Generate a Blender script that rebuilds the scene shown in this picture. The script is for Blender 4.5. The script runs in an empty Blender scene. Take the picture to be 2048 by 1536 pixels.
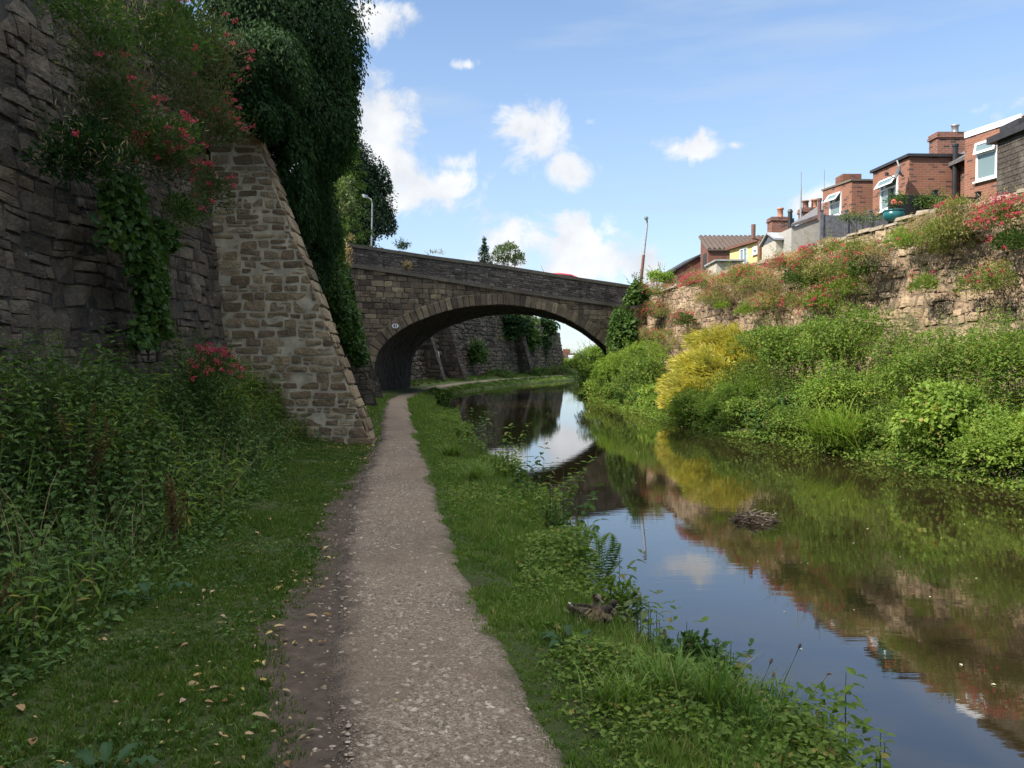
import bpy, math, random
import numpy as np
from mathutils import Vector

# ------------------------------------------------------------------ camera
S = bpy.context.scene
COL = S.collection
EYE = np.array([0.0, 0.0, 1.95])
F = 1700.0
PITCH = math.atan2(50.0, 1700.0)
cam_d = bpy.data.cameras.new("camera")
cam = bpy.data.objects.new("camera", cam_d)
COL.objects.link(cam)
cam.location = EYE
cam.rotation_euler = (math.pi / 2 - PITCH, 0, 0)
cam_d.sensor_width = 36.0
cam_d.lens = 36.0 * F / 2048.0
cam_d.clip_start = 0.05
cam_d.clip_end = 3000
S.camera = cam


def ray(px, py):
    dx, dy = (px - 1024.0) / F, -(py - 768.0) / F
    c, s = math.cos(PITCH), math.sin(PITCH)
    return np.array([dx, c + dy * s, -s + dy * c])


def P(px, py, Y):                       # the point seen at a photo pixel at distance Y
    d = ray(px, py)
    return EYE + d * (Y / d[1])


def G(px, py, z=0.35):                  # the point seen at a photo pixel on a level surface
    d = ray(px, py)
    return EYE + d * ((z - EYE[2]) / d[2])


# ------------------------------------------------------------------ light
SUN_AZ = math.atan2(-0.80, -0.40)       # towards the sun: left of and a little behind the camera
SUN_EL = math.radians(42)
S.view_settings.view_transform = 'Standard'
S.view_settings.look = 'None'
S.view_settings.gamma = 1.0
S.view_settings.exposure = 0.92
try:
    S.view_settings.use_curve_mapping = False
except Exception:
    pass
sun_d = bpy.data.lights.new("sun", 'SUN')
sun_d.energy = 4.4
sun_d.angle = math.radians(0.5)
sun_d.color = (1.0, 0.93, 0.82)
sun = bpy.data.objects.new("sun", sun_d)
COL.objects.link(sun)
sv = Vector((-0.80, -0.40, 0)).normalized() * math.cos(SUN_EL) + Vector((0, 0, math.sin(SUN_EL)))
sun.rotation_euler = sv.to_track_quat('Z', 'Y').to_euler()

W = bpy.data.worlds.new("World")
S.world = W
W.use_nodes = True
wn, wl = W.node_tree.nodes, W.node_tree.links
wn.clear()


def wnode(t, **k):
    n = wn.new(t)
    for a, v in k.items():
        setattr(n, a, v)
    return n


def wmath(op, a, b=None, c=None, clamp=False):
    n = wnode('ShaderNodeMath', operation=op)
    n.use_clamp = clamp
    for i, v in enumerate((a, b, c)):
        if v is None:
            continue
        if isinstance(v, (int, float)):
            n.inputs[i].default_value = v
        else:
            wl.new(v, n.inputs[i])
    return n.outputs[0]


sky = wnode('ShaderNodeTexSky', sky_type='NISHITA')
sky.sun_disc = False
sky.sun_elevation = SUN_EL
sky.sun_rotation = math.atan2(sv.x, sv.y)
sky.altitude = 200
sky.air_density = 1.0
sky.dust_density = 0.35
sky.ozone_density = 3.2
tc = wnode('ShaderNodeTexCoord')
sep = wnode('ShaderNodeSeparateXYZ')
wl.new(tc.outputs['Generated'], sep.inputs[0])
az = wmath('ARCTAN2', sep.outputs[0], sep.outputs[1])
el = wmath('ARCSINE', sep.outputs[2])
azel = wnode('ShaderNodeCombineXYZ')
wl.new(az, azel.inputs[0])
wl.new(el, azel.inputs[1])
wnz = wnode('ShaderNodeTexNoise')
wnz.inputs['Scale'].default_value = 17.0
wnz.inputs['Detail'].default_value = 9.0
wnz.inputs['Roughness'].default_value = 0.62
wnz.inputs['Distortion'].default_value = 0.5
wl.new(tc.outputs['Generated'], wnz.inputs['Vector'])
wnz2 = wnode('ShaderNodeTexNoise')
wnz2.inputs['Scale'].default_value = 16.0
wnz2.inputs['Detail'].default_value = 6.0
wl.new(tc.outputs['Generated'], wnz2.inputs['Vector'])
# clouds: centre (photo direction), half width, half height in photo pixels, weight
CL = [(735, 235, 62, 85, .85), (770, 335, 80, 42, .92), (865, 380, 95, 44, .95), (905, 322, 70, 36, .55), (800, 400, 100, 40, .9),
      (650, 260, 160, 120, .9), (1048, 252, 62, 42, .95), (1090, 285, 62, 60, 1), (1125, 330, 62, 50, 1), (1145, 350, 50, 30, .9),
      (1380, 297, 82, 26, .82), (1470, 290, 40, 16, .5), (1060, 475, 95, 48, 1), (1140, 480, 75, 55, 1), (1180, 525, 105, 48, 1),
      (1010, 520, 90, 34, .8), (1300, 532, 52, 36, .95), (1375, 545, 60, 30, .8), (1610, 410, 42, 40, .8), (1660, 390, 50, 30, .75),
      (740, 40, 90, 42, .75), (820, 25, 45, 32, .5), (1180, 243, 40, 24, .42), (930, 130, 40, 16, .4), (1330, -330, 420, 70, .8),
      (1900, -520, 240, 90, .9), (300, -900, 500, 200, .8), (2500, 300, 260, 110, .9), (2900, 520, 300, 80, .9), (-400, 350, 400, 120, .9)]
dens = None
for px, py, rx, ry, wgt in CL:
    d = ray(px, py)
    d = d / np.linalg.norm(d)
    a0, e0 = math.atan2(d[0], d[1]), math.asin(d[2])
    sx, sy = 1.0 / (rx * 1.34 / F), 1.0 / (ry * 1.34 / F)
    vm = wnode('ShaderNodeVectorMath', operation='MULTIPLY_ADD')
    wl.new(azel.outputs[0], vm.inputs[0])
    vm.inputs[1].default_value = (sx, sy, 0)
    vm.inputs[2].default_value = (-a0 * sx, -e0 * sy, 0)
    ln = wnode('ShaderNodeVectorMath', operation='LENGTH')
    wl.new(vm.outputs[0], ln.inputs[0])
    b = wmath('MULTIPLY_ADD', ln.outputs['Value'], -1.0, wgt)
    dens = b if dens is None else wmath('MAXIMUM', dens, b)
nz = wmath('MULTIPLY_ADD', wnz.outputs['Fac'], 2.6, -1.3)
dens = wmath('MAXIMUM', dens, -0.7)
# added broken cloud above the frame, unseen, whitening the light in the shade
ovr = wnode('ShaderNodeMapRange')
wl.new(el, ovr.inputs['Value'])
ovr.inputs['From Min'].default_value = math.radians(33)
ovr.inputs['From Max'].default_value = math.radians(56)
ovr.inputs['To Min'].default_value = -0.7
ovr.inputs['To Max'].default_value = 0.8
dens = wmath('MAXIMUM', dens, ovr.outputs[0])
dd = wmath('ADD', dens, nz)
mr = wnode('ShaderNodeMapRange', interpolation_type='SMOOTHSTEP')
wl.new(dd, mr.inputs['Value'])
mr.inputs['From Min'].default_value = 0.0
mr.inputs['From Max'].default_value = 0.6
cirm = wnode('ShaderNodeMapping')
cirm.inputs['Rotation'].default_value = (0, 0, math.radians(-14))
cirm.inputs['Scale'].default_value = (2.2, 15.0, 1.0)
wl.new(azel.outputs[0], cirm.inputs['Vector'])
cir = wnode('ShaderNodeTexNoise')
cir.inputs['Scale'].default_value = 1.3
cir.inputs['Detail'].default_value = 5.0
wl.new(cirm.outputs[0], cir.inputs['Vector'])
cmr = wnode('ShaderNodeMapRange', interpolation_type='SMOOTHSTEP')
wl.new(cir.outputs['Fac'], cmr.inputs['Value'])
cmr.inputs['From Min'].default_value = 0.36
cmr.inputs['From Max'].default_value = 0.72
cmr.inputs['To Max'].default_value = 0.55
haze_el = wnode('ShaderNodeMapRange')
wl.new(el, haze_el.inputs['Value'])
haze_el.inputs['From Min'].default_value = 0.0
haze_el.inputs['From Max'].default_value = 0.42
haze_el.inputs['To Min'].default_value = 0.6
haze_el.inputs['To Max'].default_value = 0.06
thin = wmath('MAXIMUM', cmr.outputs[0], haze_el.outputs[0])
ccol = wnode('ShaderNodeMix', data_type='RGBA')
cshade = wmath('MULTIPLY_ADD', wnz2.outputs['Fac'], 2.2, -0.55, clamp=True)
wl.new(cshade, ccol.inputs['Factor'])
ccol.inputs['A'].default_value = (3.0, 3.25, 3.65, 1)
ccol.inputs['B'].default_value = (5.0, 5.05, 5.1, 1)
m1 = wnode('ShaderNodeMix', data_type='RGBA')
wl.new(thin, m1.inputs['Factor'])
wl.new(sky.outputs[0], m1.inputs['A'])
m1.inputs['B'].default_value = (2.6, 3.15, 3.95, 1)
# unseen overhead cloud made brighter, to fill the shaded side with light
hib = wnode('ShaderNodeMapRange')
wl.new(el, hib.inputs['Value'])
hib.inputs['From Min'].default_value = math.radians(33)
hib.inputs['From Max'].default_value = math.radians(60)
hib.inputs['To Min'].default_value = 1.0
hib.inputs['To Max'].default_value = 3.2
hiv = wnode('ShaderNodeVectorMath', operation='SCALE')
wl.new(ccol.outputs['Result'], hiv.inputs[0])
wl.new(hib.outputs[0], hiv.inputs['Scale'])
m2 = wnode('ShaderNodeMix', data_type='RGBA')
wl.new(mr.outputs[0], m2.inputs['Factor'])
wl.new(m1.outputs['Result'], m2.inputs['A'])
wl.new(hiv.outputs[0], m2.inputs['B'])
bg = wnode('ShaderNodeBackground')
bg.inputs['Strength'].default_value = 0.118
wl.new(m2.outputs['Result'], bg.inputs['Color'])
wo = wnode('ShaderNodeOutputWorld')
wl.new(bg.outputs[0], wo.inputs[0])

S.cycles.max_bounces = 6
S.cycles.diffuse_bounces = 4
S.cycles.glossy_bounces = 3
S.cycles.transmission_bounces = 3
S.cycles.transparent_max_bounces = 6
S.cycles.caustics_reflective = False
S.cycles.caustics_refractive = False
S.cycles.use_denoising = True

RS = np.random.RandomState

# ------------------------------------------------------------------ mesh helpers


class MB:
    def __init__(self):
        self.v, self.f, self.n = [], [], 0

    def add(self, verts, faces, mat=0):
        verts = np.asarray(verts, dtype=np.float64).reshape(-1, 3)
        faces = np.asarray(faces, dtype=np.int64)
        self.v.append(verts)
        self.f.append((faces + self.n, mat))
        self.n += len(verts)
        return self

    def build(self, name, mats, parent=None, smooth=False, uv=False, local=None):
        me = bpy.data.meshes.new(name)
        co = np.concatenate(self.v)
        if local is not None:
            co = co - np.asarray(local)
        me.vertices.add(len(co))
        me.vertices.foreach_set("co", co.astype(np.float32).ravel())
        li, st, tt, mi, pos = [], [], [], [], 0
        for fa, m in self.f:
            k, n = fa.shape[1], fa.shape[0]
            li.append(fa.ravel())
            st.append(pos + np.arange(n) * k)
            tt.append(np.full(n, k))
            mi.append(np.full(n, m))
            pos += n * k
        li = np.concatenate(li)
        st, mi = np.concatenate(st), np.concatenate(mi)
        me.loops.add(len(li))
        me.loops.foreach_set("vertex_index", li.astype(np.int32))
        me.polygons.add(len(st))
        me.polygons.foreach_set("loop_start", st.astype(np.int32))
        me.polygons.foreach_set("material_index", mi.astype(np.int32))
        me.polygons.foreach_set("use_smooth", np.full(len(st), bool(smooth)))
        me.update(calc_edges=True)
        if uv:
            nr = np.zeros(len(st) * 3, dtype=np.float32)
            me.polygons.foreach_get("normal", nr)
            nr = nr.reshape(-1, 3)
            tot = np.concatenate(tt)
            ln = np.repeat(nr, tot, axis=0)
            c = co[li]
            t = np.stack([-ln[:, 1], ln[:, 0], np.zeros(len(ln))], 1)
            tl = np.linalg.norm(t, axis=1)
            flat = tl < 0.2
            t[flat] = (1, 0, 0)
            t /= np.linalg.norm(t, axis=1)[:, None]
            b = np.cross(ln, t)
            u = (c * t).sum(1)
            vv = (c * b).sum(1)
            layer = me.uv_layers.new(name="uv")
            layer.data.foreach_set("uv", np.stack([u, vv], 1).astype(np.float32).ravel())
        for m in (mats if isinstance(mats, (list, tuple)) else [mats]):
            me.materials.append(m)
        o = bpy.data.objects.new(name, me)
        COL.objects.link(o)
        if parent is not None:
            o.parent = parent
        if local is not None:
            o.location = Vector(local) - (parent.location if parent is not None else Vector((0, 0, 0)))
        elif parent is not None:
            o.location = -parent.location
        return o

    # --- shapes
    def box(self, c, s, rz=0.0, mat=0):
        x, y, z = s[0] / 2, s[1] / 2, s[2] / 2
        v = np.array([[-x, -y, -z], [x, -y, -z], [x, y, -z], [-x, y, -z], [-x, -y, z], [x, -y, z], [x, y, z], [-x, y, z]])
        ca, sa = math.cos(rz), math.sin(rz)
        v = v @ np.array([[ca, sa, 0], [-sa, ca, 0], [0, 0, 1]]) + np.asarray(c)
        return self.add(v, [[0, 3, 2, 1], [4, 5, 6, 7], [0, 1, 5, 4], [1, 2, 6, 5], [2, 3, 7, 6], [3, 0, 4, 7]], mat)

    def hexa(self, pts, mat=0):         # 8 points: bottom ring (4, anticlockwise from above), top ring (4)
        return self.add(pts, [[0, 3, 2, 1], [4, 5, 6, 7], [0, 1, 5, 4], [1, 2, 6, 5], [2, 3, 7, 6], [3, 0, 4, 7]], mat)

    def prism(self, poly, off, mat=0):  # polygon (n,3) swept by off
        p = np.asarray(poly, float)
        n = len(p)
        q = p + np.asarray(off)
        self.add(np.concatenate([p, q]), [[i, (i + 1) % n, n + (i + 1) % n, n + i] for i in range(n)], mat)
        self.f.append((np.array([list(range(n - 1, -1, -1))]) + self.n - 2 * n, mat))
        self.f.append((np.array([list(range(n, 2 * n))]) + self.n - 2 * n, mat))
        return self

    def tube(self, pts, rad, k=6, mat=0):
        pts = np.asarray(pts, float)
        n = len(pts)
        rad = np.broadcast_to(np.asarray(rad, float), (n,))
        tg = np.gradient(pts, axis=0)
        tg /= np.linalg.norm(tg, axis=1)[:, None] + 1e-9
        ref = np.where(np.abs(tg[:, 2:3]) > 0.9, np.array([[1.0, 0, 0]]), np.array([[0, 0, 1.0]]))
        a = np.cross(tg, ref)
        a /= np.linalg.norm(a, axis=1)[:, None]
        b = np.cross(tg, a)
        th = np.arange(k) * 2 * math.pi / k
        v = pts[:, None, :] + rad[:, None, None] * (np.cos(th)[None, :, None] * a[:, None, :] + np.sin(th)[None, :, None] * b[:, None, :])
        f = [[i * k + j, i * k + (j + 1) % k, (i + 1) * k + (j + 1) % k, (i + 1) * k + j] for i in range(n - 1) for j in range(k)]
        self.add(v.reshape(-1, 3), f, mat)
        self.f.append((np.array([[j for j in range(k)]]) + self.n - n * k, mat))
        self.f.append((np.array([[(n - 1) * k + k - 1 - j for j in range(k)]]) + self.n - n * k, mat))
        return self

    def lathe(self, c, prof, k=20, mat=0, sx=1.0):
        th = np.arange(k) * 2 * math.pi / k
        prof = np.asarray(prof, float)
        n = len(prof)
        v = np.stack([c[0] + prof[:, 0:1] * np.cos(th) * sx, c[1] + prof[:, 0:1] * np.sin(th), c[2] + np.repeat(prof[:, 1:2], k, 1)], 2)
        f = [[i * k + j, i * k + (j + 1) % k, (i + 1) * k + (j + 1) % k, (i + 1) * k + j] for i in range(n - 1) for j in range(k)]
        return self.add(v.reshape(-1, 3), f, mat)

    def grid(self, X, Y, Z, mat=0, keep=None):
        r, c = X.shape
        idx = np.arange(r * c).reshape(r, c)
        q = np.stack([idx[:-1, :-1], idx[:-1, 1:], idx[1:, 1:], idx[1:, :-1]], 2).reshape(-1, 4)
        if keep is not None:
            q = q[keep.ravel()]
        return self.add(np.stack([X, Y, Z], 2).reshape(-1, 3), q, mat)


def tag(o, label=None, cat=None, group=None, kind=None):
    if label:
        o["label"] = label
    if cat:
        o["category"] = cat
    if group:
        o["group"] = group
    if kind:
        o["kind"] = kind
    return o


def thing(name, label, cat, loc, group=None):
    o = bpy.data.objects.new(name, None)
    COL.objects.link(o)
    o.location = Vector([float(q) for q in loc])
    return tag(o, label, cat, group)


def setting(o, label, cat):
    return tag(o, label, cat, kind="structure")


def nrm(a):
    return a / (np.linalg.norm(a, axis=-1, keepdims=True) + 1e-9)


def sn(x, y, seed=0, oct=3):            # smooth cheap noise, about -1..1
    r = RS(1000 + seed)
    out, amp, tot, fr = 0.0, 1.0, 0.0, 1.0
    for _ in range(oct):
        for _ in range(2):
            a = r.uniform(0, 2 * math.pi)
            p = r.uniform(0, 6.28)
            out = out + amp * np.sin((x * math.cos(a) + y * math.sin(a)) * fr + p + 1.3 * np.sin((x * math.sin(a) - y * math.cos(a)) * fr * 0.7 + p * 2))
            tot += amp
        amp *= 0.55
        fr *= 2.1
    return out / tot * 1.6


# ------------------------------------------------------------------ materials


def new_mat(name):
    m = bpy.data.materials.new(name)
    m.use_nodes = True
    nt = m.node_tree
    nt.nodes.clear()
    return m, nt.nodes, nt.links


def rgba(c):
    return (c[0], c[1], c[2], 1.0)


class NT:
    def __init__(self, name):
        self.m, self.n, self.l = new_mat(name)
        self.out = self.n.new('ShaderNodeOutputMaterial')

    def node(self, t, **k):
        n = self.n.new(t)
        for a, v in k.items():
            setattr(n, a, v)
        return n

    def link(self, a, b):
        self.l.new(a, b)

    def coord(self, which='Object'):
        return self.node('ShaderNodeTexCoord').outputs[which]

    def noise(self, scale, detail=5, rough=0.55, vec=None, stretch=None, dist=0.0):
        n = self.node('ShaderNodeTexNoise')
        n.inputs['Scale'].default_value = scale
        n.inputs['Detail'].default_value = detail
        n.inputs['Roughness'].default_value = rough
        n.inputs['Distortion'].default_value = dist
        vec = vec if vec is not None else self.coord()
        if stretch:
            mp = self.node('ShaderNodeMapping')
            mp.inputs['Scale'].default_value = stretch
            self.link(vec, mp.inputs[0])
            vec = mp.outputs[0]
        self.link(vec, n.inputs['Vector'])
        return n.outputs['Fac']

    def ramp(self, fac, stops, interp='LINEAR'):
        r = self.node('ShaderNodeValToRGB')
        r.color_ramp.interpolation = interp
        e = r.color_ramp.elements
        while len(e) < len(stops):
            e.new(0.5)
        for i, (p, c) in enumerate(stops):
            e[i].position = p
            e[i].color = rgba(c) if not isinstance(c, (int, float)) else (c, c, c, 1)
        self.link(fac, r.inputs[0])
        return r.outputs[0]

    def mix(self, fac, a, b, blend='MIX'):
        m = self.node('ShaderNodeMix', data_type='RGBA', blend_type=blend)
        for s, v in (('Factor', fac), ('A', a), ('B', b)):
            if isinstance(v, (int, float)):
                m.inputs[s].default_value = v
            elif isinstance(v, tuple):
                m.inputs[s].default_value = rgba(v)
            else:
                self.link(v, m.inputs[s])
        return m.outputs['Result']

    def math(self, op, a, b=None, clamp=False):
        n = self.node('ShaderNodeMath', operation=op)
        n.use_clamp = clamp
        for i, v in enumerate((a, b)):
            if v is None:
                continue
            if isinstance(v, (int, float)):
                n.inputs[i].default_value = v
            else:
                self.link(v, n.inputs[i])
        return n.outputs[0]

    def bump(self, h, strength=0.4, dist=0.02):
        b = self.node('ShaderNodeBump')
        b.inputs['Strength'].default_value = strength
        b.inputs['Distance'].default_value = dist
        self.link(h, b.inputs['Height'])
        return b.outputs[0]

    def island(self):
        return self.node('ShaderNodeNewGeometry').outputs['Random Per Island']

    def bsdf(self, col, rough=0.8, metal=0.0, spec=0.4, normal=None):
        p = self.node('ShaderNodeBsdfPrincipled')
        if isinstance(col, tuple):
            p.inputs['Base Color'].default_value = rgba(col)
        else:
            self.link(col, p.inputs['Base Color'])
        if isinstance(rough, (int, float)):
            p.inputs['Roughness'].default_value = rough
        else:
            self.link(rough, p.inputs['Roughness'])
        p.inputs['Metallic'].default_value = metal
        p.inputs['Specular IOR Level'].default_value = spec
        if normal is not None:
            self.link(normal, p.inputs['Normal'])
        return p

    def done(self, shader):
        self.link(shader.outputs[0] if hasattr(shader, 'outputs') else shader, self.out.inputs[0])
        return self.m


def stone_mat(name, cols, moss=0.25, lichen=0.25, mosscol=(0.05, 0.06, 0.02), lichcol=(0.38, 0.36, 0.29), stain=0.5, streak=None, sc=1.0, rugged=0):
    t = NT(name)
    n = len(cols)
    base = t.ramp(t.island(), [(i / max(1, n - 1), c) for i, c in enumerate(cols)])
    fine = t.noise(14 * sc, 8, 0.7)
    base = t.mix(t.ramp(fine, [(0.3, 0.0), (0.75, 1.0)]), base, t.mix(1.0, base, (1.5, 1.45, 1.35), 'MULTIPLY'))
    big = t.noise(0.9 * sc, 5, 0.6)
    base = t.mix(t.ramp(big, [(0.42, 0.0), (0.68, stain)]), base, t.mix(1.0, base, (0.42, 0.42, 0.42), 'MULTIPLY'))
    li = t.noise(5.0 * sc, 7, 0.7, dist=0.6)
    base = t.mix(t.ramp(li, [(0.60, 0.0), (0.70, lichen)]), base, lichcol)
    mo = t.noise(1.7 * sc, 6, 0.65)
    base = t.mix(t.ramp(mo, [(0.52, 0.0), (0.70, moss)]), base, mosscol)
    if streak:
        sk = t.noise(3.0, 6, 0.7, stretch=(1.0, 1.0, 0.09))
        base = t.mix(t.ramp(sk, [(0.56, 0.0), (0.64, streak[1])]), base, streak[0])
    h = t.math('ADD', t.noise(9 * sc, 8, 0.65), t.math('MULTIPLY', t.noise(40 * sc, 4, 0.6), 0.35))
    if rugged:
        vo = t.node('ShaderNodeTexVoronoi')
        vo.feature = 'DISTANCE_TO_EDGE'
        vo.inputs['Scale'].default_value = 5.0
        mpv = t.node('ShaderNodeMapping')
        mpv.inputs['Scale'].default_value = (1, 1, 2.2)
        t.link(t.coord(), mpv.inputs[0])
        t.link(mpv.outputs[0], vo.inputs['Vector'])
        h = t.math('ADD', t.math('MULTIPLY', h, 1.5), t.math('ADD', t.math('MULTIPLY', t.ramp(vo.outputs['Distance'], [(0.0, 0.0), (0.06, 1.0)]), .05), t.noise(3.5, 5, .6)))
    return t.done(t.bsdf(base, 0.88, 0, 0.25, t.bump(h, 0.85, 0.035 + 0.04 * rugged)))


def plain_mat(name, col, rough=0.6, metal=0.0, var=0.18, nsc=6.0, bump=0.15, spec=0.4, dirt=None):
    t = NT(name)
    n = t.noise(nsc, 6, 0.6)
    dark = tuple(c * (1 - var * 1.5) for c in col)
    lite = tuple(min(1, c * (1 + var)) for c in col)
    c = t.ramp(n, [(0.3, dark), (0.7, lite)])
    if dirt:
        d = t.noise(2.2, 7, 0.7)
        c = t.mix(t.ramp(d, [(0.5, 0.0), (0.75, 0.7)]), c, dirt)
    return t.done(t.bsdf(c, rough, metal, spec, t.bump(t.noise(nsc * 5, 4), bump, 0.01)))


def leaf_mat(name, cols, trans=0.35, rough=0.6, nsc=1.3, spec=0.14, dead=None):
    t = NT(name)
    n = len(cols)
    st = [(i / max(1, n - 1) * (.95 if dead else 1), q) for i, q in enumerate(cols)]
    if dead:
        st += [(.962, dead), (1.0, dead)]
    c = t.ramp(t.island(), st)
    g = t.noise(nsc, 3, 0.5)
    c = t.mix(1.0, c, t.ramp(g, [(0.3, (0.78, 0.84, 0.8)), (0.7, (1.22, 1.14, 1.0))]), 'MULTIPLY')
    p = t.bsdf(c, rough, 0, spec)
    tr = t.node('ShaderNodeBsdfTranslucent')
    t.link(t.mix(1.0, c, (1.25, 1.35, 0.7), 'MULTIPLY'), tr.inputs['Color'])
    mx = t.node('ShaderNodeMixShader')
    mx.inputs[0].default_value = trans
    t.link(p.outputs[0], mx.inputs[1])
    t.link(tr.outputs[0], mx.inputs[2])
    return t.done(mx)


def brick_mat(name, c1, c2, mort, dark=(0.09, 0.05, 0.045), bias=-0.2):
    t = NT(name)
    b = t.node('ShaderNodeTexBrick')
    b.offset = 0.5
    b.inputs['Color1'].default_value = rgba(c1)
    b.inputs['Color2'].default_value = rgba(c2)
    b.inputs['Mortar'].default_value = rgba(mort)
    b.inputs['Scale'].default_value = 1.0
    b.inputs['Brick Width'].default_value = 0.235
    b.inputs['Row Height'].default_value = 0.078
    b.inputs['Mortar Size'].default_value = 0.007
    b.inputs['Bias'].default_value = bias
    uvn = t.coord('UV')
    t.link(uvn, b.inputs['Vector'])
    b2 = t.node('ShaderNodeTexBrick')
    b2.offset = 0.5
    for k, v in (('Color1', (0, 0, 0)), ('Color2', (1, 1, 1)), ('Mortar', (0, 0, 0))):
        b2.inputs[k].default_value = rgba(v)
    b2.inputs['Scale'].default_value = 1.0
    b2.inputs['Brick Width'].default_value = 0.235
    b2.inputs['Row Height'].default_value = 0.078
    b2.inputs['Mortar Size'].default_value = 0.004
    b2.inputs['Bias'].default_value = -0.1
    t.link(uvn, b2.inputs['Vector'])
    c = t.mix(t.ramp(b2.outputs['Color'], [(0.72, 0.0), (0.82, 0.85)]), b.outputs['Color'], dark)
    c = t.mix(t.ramp(t.noise(1.2, 5), [(0.35, 0.0), (0.75, 0.35)]), c, t.mix(1.0, c, (0.55, 0.5, 0.5), 'MULTIPLY'))
    return t.done(t.bsdf(c, 0.9, 0, 0.2, t.bump(b.outputs['Fac'], -0.4, 0.01)))


M = {}
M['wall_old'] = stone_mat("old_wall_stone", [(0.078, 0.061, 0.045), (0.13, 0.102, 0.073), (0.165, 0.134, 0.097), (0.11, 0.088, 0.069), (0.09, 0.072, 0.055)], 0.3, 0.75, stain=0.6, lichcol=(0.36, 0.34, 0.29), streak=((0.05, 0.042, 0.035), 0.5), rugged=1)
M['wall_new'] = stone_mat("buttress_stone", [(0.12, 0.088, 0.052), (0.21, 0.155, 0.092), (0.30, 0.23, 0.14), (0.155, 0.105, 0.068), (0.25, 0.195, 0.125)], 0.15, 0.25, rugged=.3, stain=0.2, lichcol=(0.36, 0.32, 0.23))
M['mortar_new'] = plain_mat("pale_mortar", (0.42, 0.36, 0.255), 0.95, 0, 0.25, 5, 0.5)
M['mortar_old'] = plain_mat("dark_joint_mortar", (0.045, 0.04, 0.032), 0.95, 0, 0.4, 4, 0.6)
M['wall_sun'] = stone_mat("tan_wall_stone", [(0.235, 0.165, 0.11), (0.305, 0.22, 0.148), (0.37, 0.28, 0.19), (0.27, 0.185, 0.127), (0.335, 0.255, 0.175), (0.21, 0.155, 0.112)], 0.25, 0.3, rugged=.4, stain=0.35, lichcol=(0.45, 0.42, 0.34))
M['mortar_bridge'] = plain_mat("bridge_joint_mortar", (0.085, 0.07, 0.054), 0.95, 0, 0.4, 4, 0.6)
M['mortar_sun'] = plain_mat("earthy_joints", (0.17, 0.125, 0.085), 0.95, 0, 0.4, 4, 0.6)
M['bridge'] = stone_mat("bridge_stone", [(0.07, 0.052, 0.04), (0.135, 0.098, 0.066), (0.19, 0.145, 0.094), (0.095, 0.07, 0.054), (0.26, 0.205, 0.125), (0.11, 0.078, 0.058)], 0.15, 0.3, stain=0.55, lichcol=(0.34, 0.31, 0.24), streak=((0.035, 0.03, 0.026), 0.6))
M['parapet'] = stone_mat("parapet_stone", [(0.06, 0.052, 0.046), (0.10, 0.085, 0.072), (0.15, 0.125, 0.105), (0.08, 0.068, 0.06), (0.20, 0.17, 0.145)], 0.12, 0.35, stain=0.55, lichcol=(0.34, 0.32, 0.28), streak=((0.03, 0.027, 0.024), 0.6))
M['coping'] = stone_mat("coping_stone", [(0.09, 0.078, 0.062), (0.14, 0.12, 0.095), (0.115, 0.098, 0.076)], 0.25, 0.4, stain=0.5)
M['coping_sun'] = stone_mat("garden_coping_stone", [(0.17, 0.145, 0.115), (0.26, 0.22, 0.17), (0.21, 0.175, 0.13)], 0.25, 0.4, stain=0.4)
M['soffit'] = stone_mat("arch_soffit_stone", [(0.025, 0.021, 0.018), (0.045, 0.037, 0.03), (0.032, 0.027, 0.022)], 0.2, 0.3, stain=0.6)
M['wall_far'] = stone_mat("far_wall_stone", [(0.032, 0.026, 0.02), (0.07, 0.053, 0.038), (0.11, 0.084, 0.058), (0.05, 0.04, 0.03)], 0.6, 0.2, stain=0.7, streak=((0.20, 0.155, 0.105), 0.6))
M['white_paint'] = plain_mat("white_paint", (0.72, 0.72, 0.70), 0.6, 0, 0.1)
M['soil'] = None
M['brick_red'] = brick_mat("orange_red_brick", (0.28, 0.115, 0.07), (0.205, 0.085, 0.056), (0.26, 0.2, 0.155))
M['brick_brown'] = brick_mat("brown_brick", (0.20, 0.082, 0.054), (0.15, 0.064, 0.045), (0.2, 0.13, 0.1), (0.10, 0.05, 0.04))
M['brick_dark'] = brick_mat("sooty_brick", (0.22, 0.09, 0.06), (0.15, 0.065, 0.05), (0.26, 0.22, 0.18), (0.05, 0.035, 0.03))
M['upvc'] = plain_mat("white_plastic", (0.80, 0.81, 0.82), 0.35, 0, 0.03, 3, 0.02)
M['render_cream'] = plain_mat("cream_render", (0.45, 0.41, 0.34), 0.85, 0, 0.12)
M['render_grey'] = plain_mat("grey_render", (0.35, 0.335, 0.30), 0.85, 0, 0.12)
M['yellow'] = plain_mat("yellow_render", (0.72, 0.55, 0.22), 0.85, 0, 0.08)
M['fascia_dark'] = plain_mat("dark_fascia", (0.035, 0.033, 0.035), 0.6)
M['slate'] = plain_mat("slate_roof", (0.13, 0.12, 0.12), 0.7, 0, 0.3, 8)
M['flat_grey'] = plain_mat("grey_felt", (0.30, 0.31, 0.33), 0.7)
M['fence_grey'] = plain_mat("grey_fence_paint", (0.125, 0.125, 0.14), 0.7, 0, 0.3, 9)
M['timber_dark'] = plain_mat("dark_stained_timber", (0.065, 0.052, 0.04), 0.8, 0, 0.55, 16, 0.5, dirt=(0.2, 0.18, 0.15))
M['black_pipe'] = plain_mat("black_pipe", (0.022, 0.022, 0.024), 0.45)
M['metal_grey'] = plain_mat("galvanised_steel", (0.33, 0.345, 0.35), 0.45, 0.6)
M['rust_paint'] = plain_mat("brown_painted_steel", (0.16, 0.075, 0.05), 0.6)
M['pot_clay'] = plain_mat("terracotta", (0.42, 0.20, 0.11), 0.8)
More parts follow.
